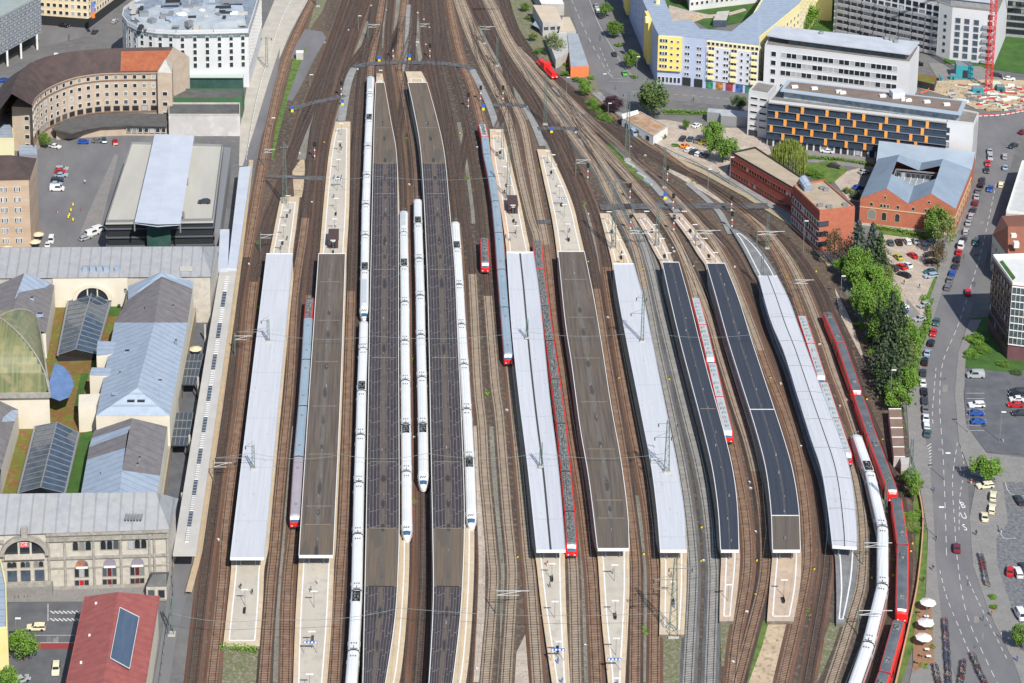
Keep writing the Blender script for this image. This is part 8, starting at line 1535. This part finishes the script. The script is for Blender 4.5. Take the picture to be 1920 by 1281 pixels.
def person(px, py, top, legs, lab, z=.12, grp=None):
    p = at(px, py, z); v = random.randint(0, 1)
    if (v, top, legs) not in PV:
        me = PM[v].copy(); me.materials.clear()
        for mm_ in (mat('cloth_' + legs, PCOL[legs], rough=.9), mat('cloth_' + top, PCOL[top], rough=.9), m_skin, mat('hair', (.05, .03, .02), rough=.8)): me.materials.append(mm_)
        for f in me.polygons: c = f.center; f.material_index = 3 if c.z > 1.70 or (c.z > 1.58 and c.y < 0) else (2 if c.z > 1.5 or (abs(c.x) > .2 and c.z < .9) else (1 if c.z > .92 or abs(c.x) > .19 else 0))
        PV[(v, top, legs)] = me
    o = bpy.data.objects.new('person', PV[(v, top, legs)]); sc.collection.objects.link(o); o.location = p; o.rotation_euler = (0, 0, random.uniform(0, 6.28)); tag(o, lab, 'person', grp)
for a in [(1695, 534, 'black', 'grey', 'person in black cycling clothes crossing the gravel car park'), (1724, 541, 'black', 'black', 'person in black walking at the gravel car park exit'), (1755, 1014, 'black', 'denim', 'person in black on the pavement near the parasols'), (1731, 1092, 'black', 'black', 'person in black close beside the sandstone wall'), (1749, 1070, 'black', 'grey', 'person in a black top standing at the kerb'), (1830, 1004, 'black', 'black', 'person in black near the taxi bay corner'), (1877, 1000, 'blue', 'white', 'person in blue top at the cobbled bay line'),
 (1821, 908, 'red', 'white', 'person in a red top under the square tree'), (1843, 1164, 'blue', 'denim', 'person in blue crossing the street near the narrow bush'), (1859, 1155, 'red', 'grey', 'person in red beside the narrow bush'), (1876, 1196, 'white', 'grey', 'person in white at the foot of the cobbles'), (1907, 1240, 'blue', 'denim', 'person in blue near the orange stand'), (1880, 828, 'blue', 'white', 'person in blue by the side-street kerb'), (1751, 922, 'blue', 'denim', 'person in blue on the pavement edge by the verge'),
 (1300, 190, 'black', 'black', 'person in black crossing the road near the hedge'), (1154, 168, 'red', 'denim', 'person in red on the junction crossing'), (1899, 388, 'red', 'grey', 'person in red at the right edge hall'), (52, 1110, 'white', 'black', 'person in white outside the station doors'), (84, 1098, 'black', 'black', 'person in black by the entrance pillar'), (28, 1200, 'red', 'black', 'person in red waiting by the square tree'), (22, 1206, 'white', 'denim', 'person in white waiting by the square tree'),
 (18, 1240, 'black', 'grey', 'person in black below the square tree'), (213, 275, 'grey', 'white', 'person in grey behind the red car by the annex'), (159, 345, 'white', 'denim', 'person in white walking in the left yard'), (1439, 388, 'orange', 'orange', 'track worker in orange at the right end of the wide crossing'), (108, 400, 'red', 'white', 'person in red in the left yard'), (152, 396, 'red', 'grey', 'person in dark red near the yellow bollards')]: person(*a)
for a in [(1026, 1062, 'red', 'white', 'person in a red top on the split-canopy platform end'), (583, 1110, 'grey', 'black', 'person in grey on the near short-brown-canopy platform'), (948, 448, 'black', 'denim', 'person in black below the brown shed, left one'), (956, 452, 'blue', 'black', 'person in blue below the brown shed, right one'), (1046, 1245, 'blue', 'blue', 'person in blue by the section sign on the split-canopy platform'), (640, 282, 'black', 'grey', 'person in black on the far short-brown-canopy platform'), (932, 292, 'black', 'black', 'person in black at the far tip of the shed platform')]: person(*a, z=ZP + .02)

for key, nm in (('W1', 'nearest'), ('B1', 'short-brown-canopy'), ('W2', 'split-canopy'), ('B2', 'stained-canopy'), ('W3', 'lattice-mast'), ('D2', 'brown-ended-canopy')):
    Lp, Rp = PE[key]; n = min(len(Lp), len(Rp)); rnd = random.Random(len(nm)); y0 = CE[key][0][-1].y; y1 = CE[key][0][0].y; kk = [i for i in range(5, n - 5) if Lp[i].y < y0 - 4 or Lp[i].y > y1 + 4]
    for q_ in range(5):
        j = rnd.choice(kk); c = Lp[j].lerp(Rp[j], rnd.uniform(.3, .7)); v = rnd.randint(0, 1); tp, lg = rnd.choice((('black', 'denim'), ('grey', 'black'), ('blue', 'denim'), ('white', 'grey'))); k_2 = (v, tp, lg)
        if k_2 not in PV: person(0, 1500, tp, lg, 'x'); bpy.data.objects.remove([o for o in sc.collection.objects if o.get('label') == 'x'][0])
        me = PV.get(k_2) or list(PV.values())[0]; o = bpy.data.objects.new('person', me); sc.collection.objects.link(o); o.location = (c.x, c.y, ZP + .02); o.rotation_euler = (0, 0, rnd.uniform(0, 6)); tag(o, 'passenger waiting on the open part of the %s platform' % nm, 'person', 'passengers on the %s platform' % nm)
# weeds between rails and at platform ends
m_tuft = LM['bright']
for k in range(26):
    key = random.choice(list(TR)); L = TR[key]; j = random.randint(8, max(9, len(L) // 2)); p = L[j] + Vector((random.choice((-2.4, 2.4)), 0)); T = thing('weed_tuft', 'tuft of green weeds growing in the ballast between tracks', 'weeds', (p.x, p.y, .1), 'weed tufts in the ballast'); q = MB(); rnd = random.Random(k)
    for m in range(60):
        c = Vector((p.x + rnd.gauss(0, .35), p.y + rnd.gauss(0, 1.3), .1 + rnd.random() * .3)); a = rnd.uniform(0, 6); u = Vector((math.cos(a), math.sin(a), .2)) * .12; w_ = Vector((-math.sin(a), math.cos(a), .8)) * .12; q.add([c - u - w_, c + u - w_, c + u + w_, c - u + w_], [(0, 1, 2, 3)])
    q.build('leaves', LM[rnd.choice(('bright', 'olive'))], T)
